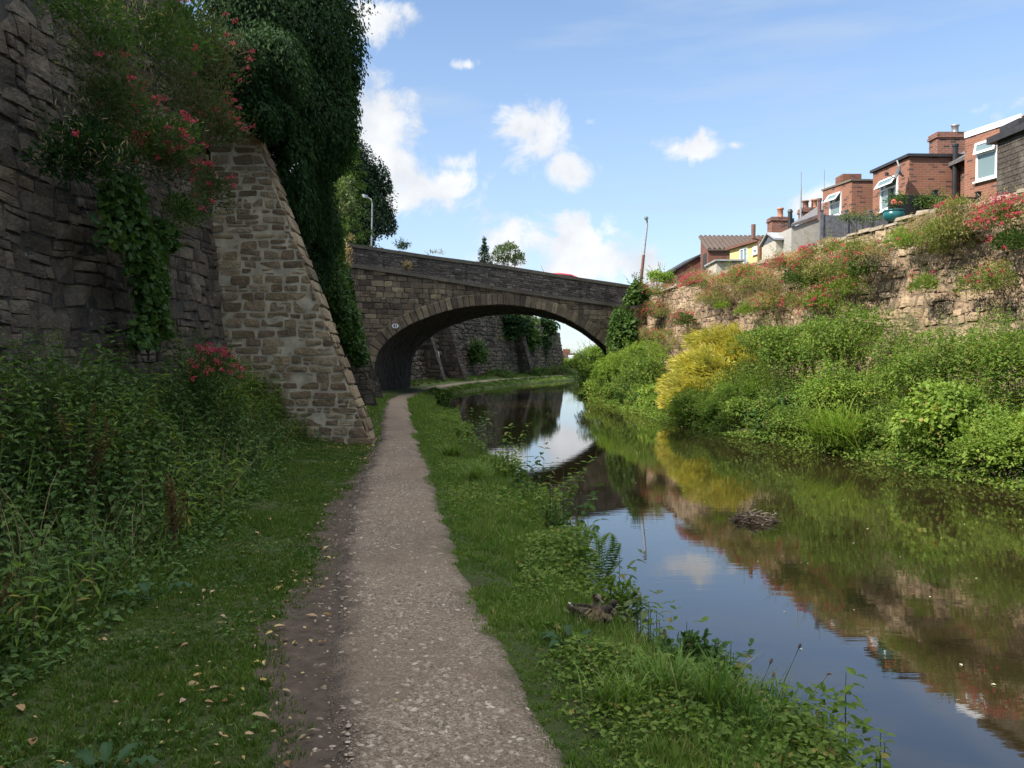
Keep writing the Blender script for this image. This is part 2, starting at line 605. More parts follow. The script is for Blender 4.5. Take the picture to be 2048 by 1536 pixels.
M['teal'] = plain_mat("teal_glaze", (0.012, 0.10, 0.105), 0.25, 0, 0.2, 4, 0.05, 0.6)
M['bark'] = plain_mat("bark", (0.07, 0.052, 0.038), 0.9, 0, 0.4, 14, 0.8)
M['twig'] = plain_mat("dry_twig", (0.13, 0.085, 0.055), 0.85, 0, 0.4, 20, 0.4)
M['twig_pale'] = plain_mat("bleached_twig", (0.36, 0.29, 0.2), 0.85, 0, 0.3, 20, 0.4)
M['stem'] = plain_mat("green_stem", (0.07, 0.095, 0.03), 0.7)
M['stem_red'] = plain_mat("reddish_stem", (0.12, 0.06, 0.035), 0.7)
M['car_red'] = plain_mat("red_car_paint", (0.42, 0.012, 0.022), 0.18, 0, 0.05, 2, 0.0, 0.6)
M['rubber'] = plain_mat("tyre_rubber", (0.02, 0.02, 0.02), 0.9)
M['asphalt'] = plain_mat("asphalt", (0.05, 0.05, 0.052), 0.95, 0, 0.3, 30, 0.4)
M['lamp_glass'] = plain_mat("lamp_diffuser", (0.75, 0.76, 0.74), 0.3)
M['sash_glass'] = None
t_ = NT("window_glass")
M['glass'] = t_.done(t_.bsdf((0.16, 0.22, 0.22), 0.06, 0.0, 0.9))
t_ = NT("car_glass")
M['car_glass'] = t_.done(t_.bsdf((0.01, 0.012, 0.014), 0.04, 0.0, 0.8))

M['nettle'] = leaf_mat("nettle_leaf", [(0.04, 0.085, 0.022), (0.068, 0.125, 0.03), (0.10, 0.165, 0.042), (0.05, 0.09, 0.03)], 0.3, 0.6)
M['ivy'] = leaf_mat("ivy_leaf", [(0.014, 0.038, 0.012), (0.024, 0.056, 0.017), (0.038, 0.078, 0.022), (0.017, 0.044, 0.018)], 0.22, 0.65, spec=0.12)
M['ivy_bright'] = leaf_mat("young_ivy_leaf", [(0.03, 0.07, 0.018), (0.055, 0.11, 0.025), (0.08, 0.13, 0.03)], 0.3, 0.42)
M['leaf_mid'] = leaf_mat("mid_green_leaf", [(0.08, 0.135, 0.026), (0.125, 0.195, 0.036), (0.17, 0.24, 0.046), (0.095, 0.16, 0.034)], 0.38, dead=(0.26, 0.21, 0.07))
M['leaf_light'] = leaf_mat("light_green_leaf", [(0.13, 0.21, 0.036), (0.18, 0.27, 0.05), (0.23, 0.32, 0.065), (0.15, 0.235, 0.045)], 0.42, dead=(0.32, 0.27, 0.09))
M['leaf_grey'] = leaf_mat("grey_green_leaf", [(0.075, 0.11, 0.05), (0.11, 0.15, 0.065), (0.14, 0.18, 0.08), (0.09, 0.12, 0.055)], 0.35)
M['leaf_dark'] = leaf_mat("dark_green_leaf", [(0.04, 0.085, 0.02), (0.06, 0.115, 0.028), (0.085, 0.14, 0.034)], 0.3, dead=(0.2, 0.15, 0.06))
M['conifer'] = leaf_mat("dark_conifer_needle", [(0.016, 0.036, 0.02), (0.028, 0.055, 0.028), (0.04, 0.07, 0.03)], 0.15, 0.6)
M['gold'] = leaf_mat("golden_conifer_spray", [(0.46, 0.41, 0.08), (0.58, 0.52, 0.14), (0.66, 0.60, 0.20), (0.36, 0.36, 0.08)], 0.35, 0.6)
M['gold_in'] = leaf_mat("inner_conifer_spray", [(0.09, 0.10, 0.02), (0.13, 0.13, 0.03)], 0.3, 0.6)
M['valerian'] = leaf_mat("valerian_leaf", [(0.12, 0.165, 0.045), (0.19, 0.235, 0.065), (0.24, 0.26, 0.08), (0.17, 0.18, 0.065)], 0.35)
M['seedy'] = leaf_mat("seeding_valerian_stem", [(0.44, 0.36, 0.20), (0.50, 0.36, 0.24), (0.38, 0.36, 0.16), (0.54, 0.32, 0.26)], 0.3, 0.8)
M['seedy_dim'] = leaf_mat("shaded_seeding_stem", [(0.17, 0.13, 0.07), (0.20, 0.14, 0.09), (0.15, 0.14, 0.06), (0.22, 0.11, 0.09)], 0.3, 0.8)  # darker copy of the seeding stem; the left wall's shade is in the colour
M['red_flower'] = leaf_mat("crimson_valerian_petal", [(0.40, 0.025, 0.07), (0.53, 0.05, 0.125), (0.52, 0.12, 0.17), (0.44, 0.07, 0.11)], 0.3, 0.6)
M['pink_flower'] = leaf_mat("rose_pink_petal", [(0.72, 0.27, 0.27), (0.75, 0.36, 0.34)], 0.3, 0.6)
M['white_flower'] = leaf_mat("cream_petal", [(0.65, 0.62, 0.42), (0.72, 0.7, 0.55)], 0.3, 0.6)
M['mauve'] = leaf_mat("mauve_lavender_leaf", [(0.10, 0.11, 0.07), (0.17, 0.15, 0.17), (0.14, 0.15, 0.09)], 0.3, 0.7)
M['dry'] = leaf_mat("dry_grass", [(0.24, 0.19, 0.11), (0.32, 0.25, 0.15), (0.19, 0.15, 0.09), (0.27, 0.22, 0.12)], 0.3, 0.8)
M['dock_seed'] = leaf_mat("brown_dock_seed", [(0.085, 0.06, 0.022), (0.12, 0.08, 0.03), (0.10, 0.085, 0.03)], 0.25, 0.8)
M['grass'] = leaf_mat("grass_blade", [(0.065, 0.13, 0.022), (0.10, 0.18, 0.032), (0.135, 0.215, 0.04), (0.17, 0.20, 0.06)], 0.3, 0.5, nsc=2.2, dead=(0.30, 0.26, 0.12))
M['grass_left'] = leaf_mat("mossy_grass_blade", [(0.05, 0.10, 0.016), (0.078, 0.135, 0.024), (0.105, 0.16, 0.03)], 0.3, 0.5, nsc=2.2, dead=(0.24, 0.2, 0.09))
M['litter'] = leaf_mat("fallen_leaf", [(0.30, 0.20, 0.11), (0.40, 0.29, 0.17), (0.18, 0.09, 0.045), (0.46, 0.36, 0.12), (0.34, 0.26, 0.2), (0.22, 0.12, 0.07)], 0.15, 0.7)

t_ = NT("soil")
_g = t_.ramp(t_.noise(2.4, 7, 0.65), [(0.3, (0.075, 0.066, 0.034)), (0.48, (0.07, 0.095, 0.028)), (0.75, (0.085, 0.125, 0.032))])
_g = t_.mix(t_.ramp(t_.noise(70, 5, 0.7), [(0.35, 0.0), (0.7, 0.75)]), _g, (0.09, 0.11, 0.035))
M['soil'] = t_.done(t_.bsdf(_g, 0.95, 0, 0.15, t_.bump(t_.math('ADD', t_.noise(30, 6, 0.7), t_.noise(110, 4, 0.7)), 1.0, 0.03)))
t_ = NT("gravel_path")
_v = t_.node('ShaderNodeTexVoronoi')
_v.inputs['Scale'].default_value = 85
t_.link(t_.coord(), _v.inputs['Vector'])
_sepc = t_.node('ShaderNodeSeparateColor')
t_.link(_v.outputs['Color'], _sepc.inputs[0])
_c = t_.ramp(_sepc.outputs[0], [(0.0, (0.165, 0.12, 0.082)), (0.5, (0.265, 0.20, 0.14)), (0.85, (0.335, 0.26, 0.19)), (1.0, (0.43, 0.355, 0.275))])
_d = t_.noise(1.5, 7, 0.65)
_c = t_.mix(t_.ramp(_d, [(0.44, 0.0), (0.66, 0.85)]), _c, t_.ramp(t_.noise(60, 5), [(0.3, (0.17, 0.118, 0.078)), (0.7, (0.29, 0.217, 0.15))]))
_c = t_.mix(t_.ramp(t_.noise(0.9, 6, 0.6), [(0.5, 0.0), (0.72, 0.6)]), _c, (0.11, 0.083, 0.062))
_at = t_.node('ShaderNodeAttribute')
_at.attribute_name = 'across'
_e = t_.math('ADD', _at.outputs['Fac'], t_.math('MULTIPLY', t_.math('SUBTRACT', t_.noise(5.0, 7, 0.7), .5), .55))
_c = t_.mix(t_.ramp(_e, [(0.04, 1.0), (0.20, 0.0)]), _c, t_.ramp(t_.noise(9, 8, 0.7), [(0.32, (0.07, 0.052, 0.037)), (0.6, (0.115, 0.086, 0.064)), (0.8, (0.175, 0.134, 0.10))]))
_c = t_.mix(t_.ramp(_e, [(0.90, 0.0), (1.0, 0.7)]), _c, (0.10, 0.085, 0.05))
_h = t_.math('ADD', t_.math('MULTIPLY', _v.outputs['Distance'], -1.0), t_.math('MULTIPLY', t_.noise(90, 5, 0.7), 0.6))
M['path'] = t_.done(t_.bsdf(_c, 0.9, 0, 0.25, t_.bump(_h, 1.0, 0.02)))
t_ = NT("gravel_stone")
_c = t_.ramp(t_.island(), [(0.0, (0.12, 0.09, 0.063)), (0.4, (0.22, 0.168, 0.12)), (0.88, (0.31, 0.25, 0.19)), (1.0, (0.41, 0.345, 0.275))])
M['gravel'] = t_.done(t_.bsdf(_c, 0.85, 0, 0.3, t_.bump(t_.noise(120, 4), 0.3, 0.004)))
# canal water: murky brown body under a reflecting, faintly rippled surface
t_ = NT("canal_water")
_r1 = t_.noise(2.6, 3, 0.5, stretch=(0.5, 2.4, 1.0))
_r2 = t_.noise(14.0, 3, 0.55, stretch=(0.45, 1.5, 1.0))
_rip = t_.math('ADD', t_.math('MULTIPLY', _r1, 1.0), t_.math('MULTIPLY', _r2, 0.16))
_cw = t_.ramp(t_.noise(0.5, 4), [(0.35, (0.015, 0.0115, 0.005)), (0.7, (0.023, 0.0175, 0.0075))])
_p = t_.bsdf(_cw, 0.015, 0, 0.5, t_.bump(_rip, 0.03, 0.02))
_p.inputs['IOR'].default_value = 2.0
M['water'] = t_.done(_p)

t_ = NT("brown_feathers")
_w = t_.noise(55, 3, 0.5, stretch=(0.5, 1.0, 1.0))
_c = t_.ramp(_w, [(0.40, (0.014, 0.010, 0.007)), (0.54, (0.055, 0.038, 0.024)), (0.70, (0.19, 0.135, 0.085))])
M['feather'] = t_.done(t_.bsdf(_c, 0.75, 0, 0.2))
M['feather_breast'] = None
t_ = NT("speckled_breast")
_c = t_.ramp(t_.noise(90, 3, 0.5), [(0.38, (0.06, 0.04, 0.022)), (0.52, (0.20, 0.135, 0.075)), (0.68, (0.30, 0.21, 0.12))])
M['feather_breast'] = t_.done(t_.bsdf(_c, 0.75, 0, 0.2))
M['feather_dark'] = plain_mat("dark_crown_feathers", (0.028, 0.02, 0.015), 0.7)
M['feather_pale'] = plain_mat("buff_cheek_feathers", (0.16, 0.115, 0.075), 0.75, 0, 0.3, 60)
M['bill'] = plain_mat("olive_bill", (0.075, 0.065, 0.03), 0.4)
M['feather_white'] = plain_mat("pale_feather_edge", (0.45, 0.4, 0.33), 0.7)
M['down_dark'] = plain_mat("dark_down", (0.045, 0.032, 0.022), 0.9, 0, 0.4, 70, 0.6)
M['down_pale'] = plain_mat("buff_down", (0.24, 0.18, 0.10), 0.9, 0, 0.3, 70, 0.6)

# ------------------------------------------------------------------ stonework


def rubble(rng, u0, u1, v0, v1, rowh, wid, split=0.35):
    """random coursed rubble: rectangles (u0,v0,u1,v1)"""
    out = []
    v = v0
    while v < v1 - 0.02:
        h = min(rng.uniform(*rowh), v1 - v)
        if v1 - v - h < rowh[0] * 0.5:
            h = v1 - v
        u = u0 - rng.uniform(0, wid[0])
        while u < u1:
            w = rng.uniform(*wid)
            a, b = max(u, u0), min(u + w, u1)
            if b - a > 0.03:
                if rng.rand() < split:
                    k = v + h * rng.uniform(0.35, 0.65)
                    for (p, q) in ((v, k), (k, v + h)):
                        if rng.rand() < 0.5 and b - a > wid[0] * 1.1:
                            m = a + (b - a) * rng.uniform(0.35, 0.65)
                            out += [(a, p, m, q), (m, p, b, q)]
                        else:
                            out.append((a, p, b, q))
                else:
                    out.append((a, v, b, v + h))
            u += w
        v += h
    return np.array(out)


def rect_quads(r):
    return np.stack([r[:, [0, 1]], r[:, [2, 1]], r[:, [2, 3]], r[:, [0, 3]]], 1)


def stones(mb, quads, surf, depth=0.04, gap=0.018, jit=0.03, rough=0.02, seed=0, corner=0.10, mat=0, dvar=0.6, nscale=1.0, cj=0.12):
    """bulging stone faces on a surface; quads (N,4,2) in the surface's u,v"""
    rng = RS(seed)
    N = len(quads)
    s = np.array([0, 0.055, 0.33, 0.67, 0.945, 1.0])
    pr = np.array([-0.6, 0.80, 1.0, 1.0, 0.80, -0.6])
    k = len(s)
    Sg, Tg = np.meshgrid(s, s)
    Pf = np.minimum(*np.meshgrid(pr, pr))
    Sx = 0.5 + (Sg - 0.5) * (1 - corner * (2 * Tg - 1) ** 4)
    Tx = 0.5 + (Tg - 0.5) * (1 - corner * (2 * Sg - 1) ** 4)
    q = np.array(quads, float)
    ext_ = np.minimum(np.linalg.norm(q[:, 1] - q[:, 0], axis=1), np.linalg.norm(q[:, 3] - q[:, 0], axis=1))
    q = q + (rng.rand(N, 4, 2) - .5) * (ext_[:, None, None] * cj)
    cu = q.mean(1)
    su = np.linalg.norm(q[:, 1] - q[:, 0], axis=1)
    sv_ = np.linalg.norm(q[:, 3] - q[:, 0], axis=1)
    fu = np.clip(1 - gap / np.maximum(su, 1e-3), 0.3, 1)[:, None]
    fv = np.clip(1 - gap / np.maximum(sv_, 1e-3), 0.3, 1)[:, None]
    a = (0.5 + (Sx.ravel()[None] - 0.5) * fu)
    b = (0.5 + (Tx.ravel()[None] - 0.5) * fv)
    uv = ((1 - a) * (1 - b))[..., None] * q[:, None, 0] + (a * (1 - b))[..., None] * q[:, None, 1] + (a * b)[..., None] * q[:, None, 2] + ((1 - a) * b)[..., None] * q[:, None, 3]
    U, V = uv[..., 0], uv[..., 1]
    d = depth * (1 + dvar * (rng.rand(N) - 0.5) * 2)[:, None]
    tx, ty = (rng.rand(N, 1) - 0.5), (rng.rand(N, 1) - 0.5)
    Wd = d * Pf.ravel()[None] + (tx * (a - 0.5) + ty * (b - 0.5)) * depth * 0.9
    Wd = Wd + rough * sn(U * 9 * nscale + 3.1 * rng.rand(N, 1), V * 9 * nscale, seed + 5, 2) * (Pf.ravel()[None] > 0)
    U2 = U + jit * sn(U * 2.7 * nscale, V * 3.3 * nscale, seed + 1, 3)
    V2 = V + jit * sn(U * 2.3 * nscale, V * 2.9 * nscale, seed + 2, 3)
    v = surf(U2, V2, Wd).reshape(-1, 3)
    i = np.arange(k * k).reshape(k, k)
    f1 = np.stack([i[:-1, :-1], i[:-1, 1:], i[1:, 1:], i[1:, :-1]], 2).reshape(-1, 4)
    f = (f1[None] + (np.arange(N) * k * k)[:, None, None]).reshape(-1, 4)
    mb.add(v, f, mat)


def line_surf(pts, side=1, batter=0.0, z0=0.0):
    """wall face along a plan polyline: u = distance along, v = height above z0, w = out of the wall"""
    p = np.asarray(pts, float)
    seg = np.linalg.norm(np.diff(p, axis=0), axis=1)
    L = np.concatenate([[0], np.cumsum(seg)])
    us = np.linspace(0, L[-1], max(30, int(L[-1] * 4)))
    xs, ys = np.interp(us, L, p[:, 0]), np.interp(us, L, p[:, 1])
    if len(p) > 2:
        ker = np.ones(9) / 9
        xs[4:-4] = np.convolve(xs, ker, 'valid')
        ys[4:-4] = np.convolve(ys, ker, 'valid')
    tx, ty = np.gradient(xs, us), np.gradient(ys, us)
    ln = np.hypot(tx, ty)
    nx, ny = side * ty / ln, -side * tx / ln

    def surf(u, v, w):
        x, y = np.interp(u, us, xs), np.interp(u, us, ys)
        a, b = np.interp(u, us, nx), np.interp(u, us, ny)
        o = w - batter * v
        return np.stack([x + a * o, y + b * o, z0 + v + 0 * u], -1)
    return surf, L[-1]


def backing(mb, surf, u0, u1, top, w=-0.02, mat=0, nu=120, nv=8, thick=0.6):
    us = np.linspace(u0, u1, nu)
    tp = top(us) if callable(top) else np.full(nu, float(top))
    vs = np.linspace(0, 1, nv)
    U, Vf = np.meshgrid(us, vs)
    V = Vf * tp[None]
    g = surf(U, V, np.full_like(U, w))
    mb.grid(g[..., 0], g[..., 1], g[..., 2], mat)
    U2 = np.stack([us, us, us])
    V2 = np.stack([tp, tp, tp - tp])
    W2 = np.stack([np.full(nu, w), np.full(nu, w - thick), np.full(nu, w - thick)])
    g = surf(U2, V2, W2)
    mb.grid(g[..., 0], g[..., 1], g[..., 2], mat)
    for e in (0, -1):
        ue = np.full(2, us[e])
        q = np.concatenate([surf(ue, np.array([0, tp[e]]), np.full(2, w)), surf(ue, np.array([tp[e], 0]), np.full(2, w - thick))])
        mb.add(q, [[0, 1, 2, 3]], mat)


def buttress(label, base, outd, length, width, height, z0, top_out, sm, mm, rowh=(0.09, 0.2), wid=(0.16, 0.42), seed=0, group=None, both=True, face_depth=0.014, gapw=0.024):
    """a raking pier: two triangular faces and a sloping stone cap. base = wall-side corner of the face nearest the camera"""
    o2 = np.asarray(outd, float)
    o2 /= np.linalg.norm(o2)
    t2 = np.array([-o2[1], o2[0]])
    rng = RS(seed)
    b = np.array([base[0], base[1]])

    def prof(v):
        return top_out + length * (1 - np.clip(v / height, 0, 1)) + .03 * np.sin(np.asarray(v) * 9 + seed) + .022 * np.sin(np.asarray(v) * 23 + 2 * seed)

    def face(tt, sg):
        def surf(u, v, w):
            p = b[None] + u.reshape(-1, 1) * o2 + (tt + sg * w).reshape(-1, 1) * t2
            return np.concatenate([p, (z0 + v).reshape(-1, 1)], 1).reshape(u.shape + (3,))
        return surf
    r = rubble(rng, -0.5, length + top_out + 0.4, 0, height, rowh, wid, .15)
    keep = []
    for (a, c, d, e) in r:
        if a > prof(c) - 0.05:
            continue
        q = [[a, c], [min(d, prof(c)), c], [min(d, prof(e)), e], [a, e]]
        if q[2][0] < a + 0.02:
            q[2][0] = a + 0.02
        keep.append(q)
    keep = np.array(keep)
    root = thing("buttress", label, "buttress", (base[0], base[1], z0), group)
    mb, mbk = MB(), MB()
    stones(mb, keep, face(0.0, -1), face_depth, gapw, 0.016, 0.014, seed, cj=.38)
    if both:
        stones(mbk, keep, face(width, 1), face_depth, 0.022, 0.012, 0.008, seed + 1)
    pts = []
    for tt in (-0.001, width + 0.001):
        for (u, v) in ((-0.3, -0.2), (prof(0) - 0.012, -0.2), (prof(0) - 0.012, 0.0), (top_out - 0.012, height), (-0.3, height)):
            p = b + u * o2 + tt * t2
            pts.append([p[0], p[1], z0 + v])
    mb2 = MB()
    mb2.prism(pts[:5], np.array(pts[5]) - np.array(pts[0]))
    ob = mb2.build("mortar_core", mm, root)
    mb.build("stone_face", sm, root)
    if both:
        mbk.build("stone_face", sm, root)
    sl = math.hypot(length, height)
    cr = rubble(rng, 0, width, 0, sl, (0.16, 0.34), (width * 0.45, width * 1.2), 0.1)

    def cap(u, v, w):
        fz = v / sl
        oo = top_out + length * (1 - fz) + w * height / sl
        p = b[None] + oo.reshape(-1, 1) * o2 + u.reshape(-1, 1) * t2
        zz = z0 + height * fz + w * length / sl
        return np.concatenate([p, zz.reshape(-1, 1)], 1).reshape(u.shape + (3,))
    mc = MB()
    stones(mc, rect_quads(cr), cap, 0.03, 0.02, 0.01, 0.008, seed + 3)
    mc.build("sloping_cap", sm, root)
    return root


# ------------------------------------------------------------------ leaves
LEAF_A = (np.array([[0, 0, 0], [0.45, 0.5, 0.10], [1, 0, -0.05], [0.45, -0.5, 0.10]]), np.array([[0, 1, 2], [0, 2, 3]]))
LEAF_B = (np.array([[0, 0, 0], [0.18, .36, .07], [0.18, 0, 0], [0.18, -.36, .07], [0.5, .48, .05], [0.5, 0, -.03], [0.5, -.48, .05],
                    [0.8, .22, -.06], [0.8, 0, -.11], [0.8, -.22, -.06], [1, 0, -.22]]),
          np.array([[0, 1, 2], [0, 2, 3], [2, 1, 4], [2, 4, 5], [2, 5, 6], [2, 6, 3], [5, 4, 7], [5, 7, 8], [5, 8, 9], [5, 9, 6], [8, 7, 10], [8, 10, 9]]))
BLADE = (np.array([[0, .5, 0], [0, -.5, 0], [.4, .45, .03], [.4, -.45, .03], [.75, .3, -.06], [.75, -.3, -.06], [1, 0, -.24]]),
         np.array([[0, 1, 3], [0, 3, 2], [2, 3, 5], [2, 5, 4], [4, 5, 6]]))
BLADE3 = (np.array([[0, .5, 0], [0, -.5, 0], [.55, .35, .02], [.55, -.35, .02], [1, 0, -.15]]), np.array([[0, 1, 3], [0, 3, 2], [2, 3, 4]]))
IVY_L = (np.array([[0, 0, 0], [.12, .5, .04], [.42, .34, .05], [.5, .55, 0], [1, 0, -.08], [.5, -.55, 0], [.42, -.34, .05], [.12, -.5, .04]]),
         np.array([[0, 1, 2], [0, 2, 4], [2, 3, 4], [0, 4, 6], [4, 5, 6], [0, 6, 7]]))


def put(mb, tpl, pos, axis, normal, L, Wd, mat=0):
    tv, tf = tpl
    pos = np.asarray(pos, float)
    n = len(pos)
    if n == 0:
        return
    ax = nrm(np.asarray(axis, float))
    no = np.asarray(normal, float)
    no = nrm(no - (no * ax).sum(1, keepdims=True) * ax)
    si = np.cross(no, ax)
    L = np.broadcast_to(np.asarray(L, float), (n,))[:, None, None]
    Wd = np.broadcast_to(np.asarray(Wd, float), (n,))[:, None, None]
    v = pos[:, None] + ax[:, None] * tv[None, :, 0:1] * L + si[:, None] * tv[None, :, 1:2] * Wd + no[:, None] * tv[None, :, 2:3] * L
    f = tf[None] + (np.arange(n) * len(tv))[:, None, None]
    mb.add(v.reshape(-1, 3), f.reshape(-1, 3), mat)


def rdir(rng, n):
    return nrm(rng.normal(size=(n, 3)))


def clump_leaves(mb, rng, c, r, n, L, Wd, tpl=LEAF_A, droop=0.25, up=0.55, inner=0.5, mat=0, dirbias=(0, 0, 0), lower=-0.5):
    """leaves through the outer part of one ellipsoidal clump"""
    d = rdir(rng, n)
    d[:, 2] = np.where(d[:, 2] < lower, -d[:, 2], d[:, 2])
    rr = inner + (1 - inner) * rng.rand(n) ** 0.6
    lump = 1 + 0.22 * sn(d[:, 0] * 3.2 + c[0], d[:, 1] * 3.2 + d[:, 2] * 2.7 + c[1], rng.randint(900), 2)
    p = np.asarray(c) + d * np.asarray(r) * (rr * lump)[:, None]
    ax = d * 0.7 + rdir(rng, n) * 0.75 + np.array([0, 0, -droop]) + np.asarray(dirbias)
    no = np.array([0, 0, up]) + d * 0.6 + rdir(rng, n) * 0.55
    s = rng.uniform(0.65, 1.25, n)
    put(mb, tpl, p, ax, no, L * s, Wd * s * rng.uniform(0.85, 1.15, n), mat)
    return p


def bush_leaves(mb, rng, c, r, n, L, Wd, nclump=14, crad=0.42, full=False, **k):
    """several clumps over an ellipsoid, so that its outline is uneven and gaps show"""
    c, r = np.asarray(c, float), np.asarray(r, float)
    d = rdir(rng, nclump)
    if not full:
        d[:, 2] = np.abs(d[:, 2]) * 1.0 - 0.25
    cen = c + nrm(d) * r * rng.uniform(0.45, 0.78, (nclump, 1))
    cen = np.concatenate([cen, c[None]])
    for q in cen:
        s = rng.uniform(0.7, 1.25)
        f = rng.uniform(0.7, 1.4)
        clump_leaves(mb, rng, q, r * crad * s, int(n / (nclump + 1) / f ** 1.2), L * f, Wd * f * rng.uniform(.8, 1.2), **k)
    return cen


def branch_tubes(mb, rng, base, cens, r0, k=5, mat=0):
    base = np.asarray(base, float)
    for q in cens:
        mid = base * 0.5 + q * 0.5 + rng.normal(size=3) * 0.08 * np.linalg.norm(q - base)
        b = base + rng.normal(size=3) * np.array([r0 * 2, r0 * 2, 0])
        pts = [b * (1 - t) ** 2 + 2 * mid * t * (1 - t) + q * t * t for t in np.linspace(0, 1, 6)]
        mb.tube(pts, np.linspace(r0, r0 * 0.3, 6), k, mat)


def leaf_shoots(mb, rng, c, r, n, L, Wd, tpl=LEAF_A, hang=0.0, reach=(.25, .6)):
    """stray leafy shoots reaching beyond the outline"""
    c, r = np.asarray(c, float), np.asarray(r, float)
    d = rdir(rng, n)
    d[:, 2] = np.abs(d[:, 2]) * (1 if hang <= 0 else .3)
    PP, AA, LL = [], [], []
    for q in d:
        s = c + q * r * .72
        ln = float(rng.uniform(*reach)) * float(r.mean()) + 1.5 * L
        e = nrm(q + np.array([rng.normal() * .4, rng.normal() * .4, .75 - 1.9 * hang]))
        k = int(max(5, (ln + .25 * r.mean()) / (L * .42)))
        t = np.linspace(0, 1, k)[:, None]
        p = s + e * (ln + .25 * r.mean()) * t + np.array([0, 0, -.25 * ln]) * t * t
        PP.append(p)
        AA.append(np.tile(e, (k, 1)) * .5 + rdir(rng, k))
        LL.append(np.linspace(1.0, .55, k) * L)
    P_, A_, L_ = np.concatenate(PP), np.concatenate(AA), np.concatenate(LL)
    put(mb, tpl, P_, A_, rdir(rng, len(P_)) * .5 + (0, 0, .8), L_, L_ * Wd / L)


def bush(name, label, cat, c, r, n, L, Wd, mat, base_z=None, group=None, seed=0, stems=True, stem_r=0.02, foliage='foliage', shoots=26, **k):
    rng = RS(seed)
    bz = c[2] - r[2] if base_z is None else base_z
    root = thing(name, label, cat, (c[0], c[1], bz), group)
    mb = MB()
    cen = bush_leaves(mb, rng, c, r, n, L, Wd, **k)
    if shoots:
        leaf_shoots(mb, rng, c, r, shoots, L, Wd, k.get('tpl', LEAF_A))
    mb.build(foliage, mat, root)
    if stems:
        ms = MB()
        branch_tubes(ms, rng, (c[0], c[1], bz), cen[:9], stem_r)
        ms.build("stems", M['bark'], root)
    return root


def valerian(label, c, r, nleaf, nflow, seed=0, group="red valerian on the walls", out=(0, 0, 0), L=0.075, seedy=0.25, fl=0.045, flowmat='red_flower', leafmat='valerian', name="red_valerian"):
    """a valerian clump: lance leaves, thin stems and domed flower heads"""
    rng = RS(seed)
    c, r = np.asarray(c, float), np.asarray(r, float)
    root = thing(name, label, "flowering plant", c - np.array([0, 0, r[2]]), group)
    mb = MB()
    leaf_shoots(mb, rng, c, r, 16, L, L * .36)
    bush_leaves(mb, rng, c, r, int(nleaf * (1 - seedy)), L, L * 0.36, nclump=9, crad=0.5, droop=0.05, dirbias=np.asarray(out) * 0.5 + np.array([0, 0, 0.2]))
    mb.build("foliage", M[leafmat], root)
    if seedy > 0:
        md = MB()
        bush_leaves(md, rng, c + np.array([0, 0, 0.12 * r[2]]), r * 1.08, int(nleaf * seedy * 1.5), L * .95, L * 0.10, nclump=9, crad=0.5, droop=-0.5)
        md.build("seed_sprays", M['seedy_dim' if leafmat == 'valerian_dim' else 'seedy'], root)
    if nflow:
        d = rdir(rng, nflow)
        d[:, 2] = np.abs(d[:, 2]) * 0.9 + 0.05
        d = nrm(d + np.asarray(out) * 0.9)
        hub = rdir(rng, max(3, nflow // 6)) * 0.35
        d = nrm(d + hub[rng.randint(len(hub), size=nflow)] * 1.6)
        tips = c + d * r * rng.uniform(0.9, 1.22, (nflow, 1))
        ms, mf = MB(), MB()
        for p in tips:
            b = c + (p - c) * 0.4
            ms.tube([b, (b + p) / 2 + rng.normal(size=3) * 0.015, p], [0.005, 0.004, 0.003], 3)
        k = 16
        pp = np.repeat(tips, k, 0) + rdir(rng, nflow * k) * np.array([fl, fl, fl * 0.7]) * rng.rand(nflow * k, 1) ** 0.4
        put(mf, LEAF_A, pp, rdir(rng, nflow * k) + np.array([0, 0, 0.5]), rdir(rng, nflow * k) + np.array([0, 0, 0.8]), fl * 0.62, fl * 0.5)
        ms.build("flower_stems", M['stem_red'], root)
        mf.build("blossom", M[flowmat], root)
    return root


def stem_plants(mb, rng, pos, hts, leafL, node=0.06, tpl=LEAF_B, lean=0.12, leafmat=0, stemmat=1, wfac=0.55, taper=True, leandir=None):
    """upright stems with opposite pairs of drooping leaves"""
    LP, LA, LN, LL = [], [], [], []
    for p, h in zip(pos, hts):
        ln = rng.normal(size=2) * lean
        leafP = leafL * rng.uniform(.6, 1.3)
        if leandir is not None:
            ln = ln + leandir
        k = max(3, int(h / node))
        tt = np.linspace(0.12, 1, k)
        cx = p[0] + ln[0] * h * tt ** 2
        cy = p[1] + ln[1] * h * tt ** 2
        cz = p[2] + h * tt
        if stemmat is not None:
            i = [0, k // 2, k - 1]
            mb.tube(np.stack([np.r_[p[0], cx[i]], np.r_[p[1], cy[i]], np.r_[p[2], cz[i]]], 1), [0.005, 0.0045, 0.004, 0.002], 3, stemmat)
        ph = rng.uniform(0, 6.28)
        for j in range(k):
            a = ph + j * 1.5708 + rng.normal() * 0.3
            g = math.sin(math.pi * min(1, 0.25 + 0.75 * (1 - tt[j]))) if taper else 1
            l = leafP * (0.35 + 0.75 * g) * rng.uniform(0.8, 1.2)
            for sg in (0, math.pi):
                ca, sa = math.cos(a + sg), math.sin(a + sg)
                LP.append((cx[j], cy[j], cz[j]))
                dz = rng.uniform(-0.55, 0.15) if tt[j] < 0.93 else rng.uniform(0.1, 0.7)
                LA.append((ca, sa, dz))
                LN.append((-ca * dz * 0.5 + rng.normal() * 0.2, -sa * dz * 0.5 + rng.normal() * 0.2, 1))
                LL.append(l)
    LL = np.array(LL)
    put(mb, tpl, np.array(LP), np.array(LA), np.array(LN), LL, LL * wfac, leafmat)



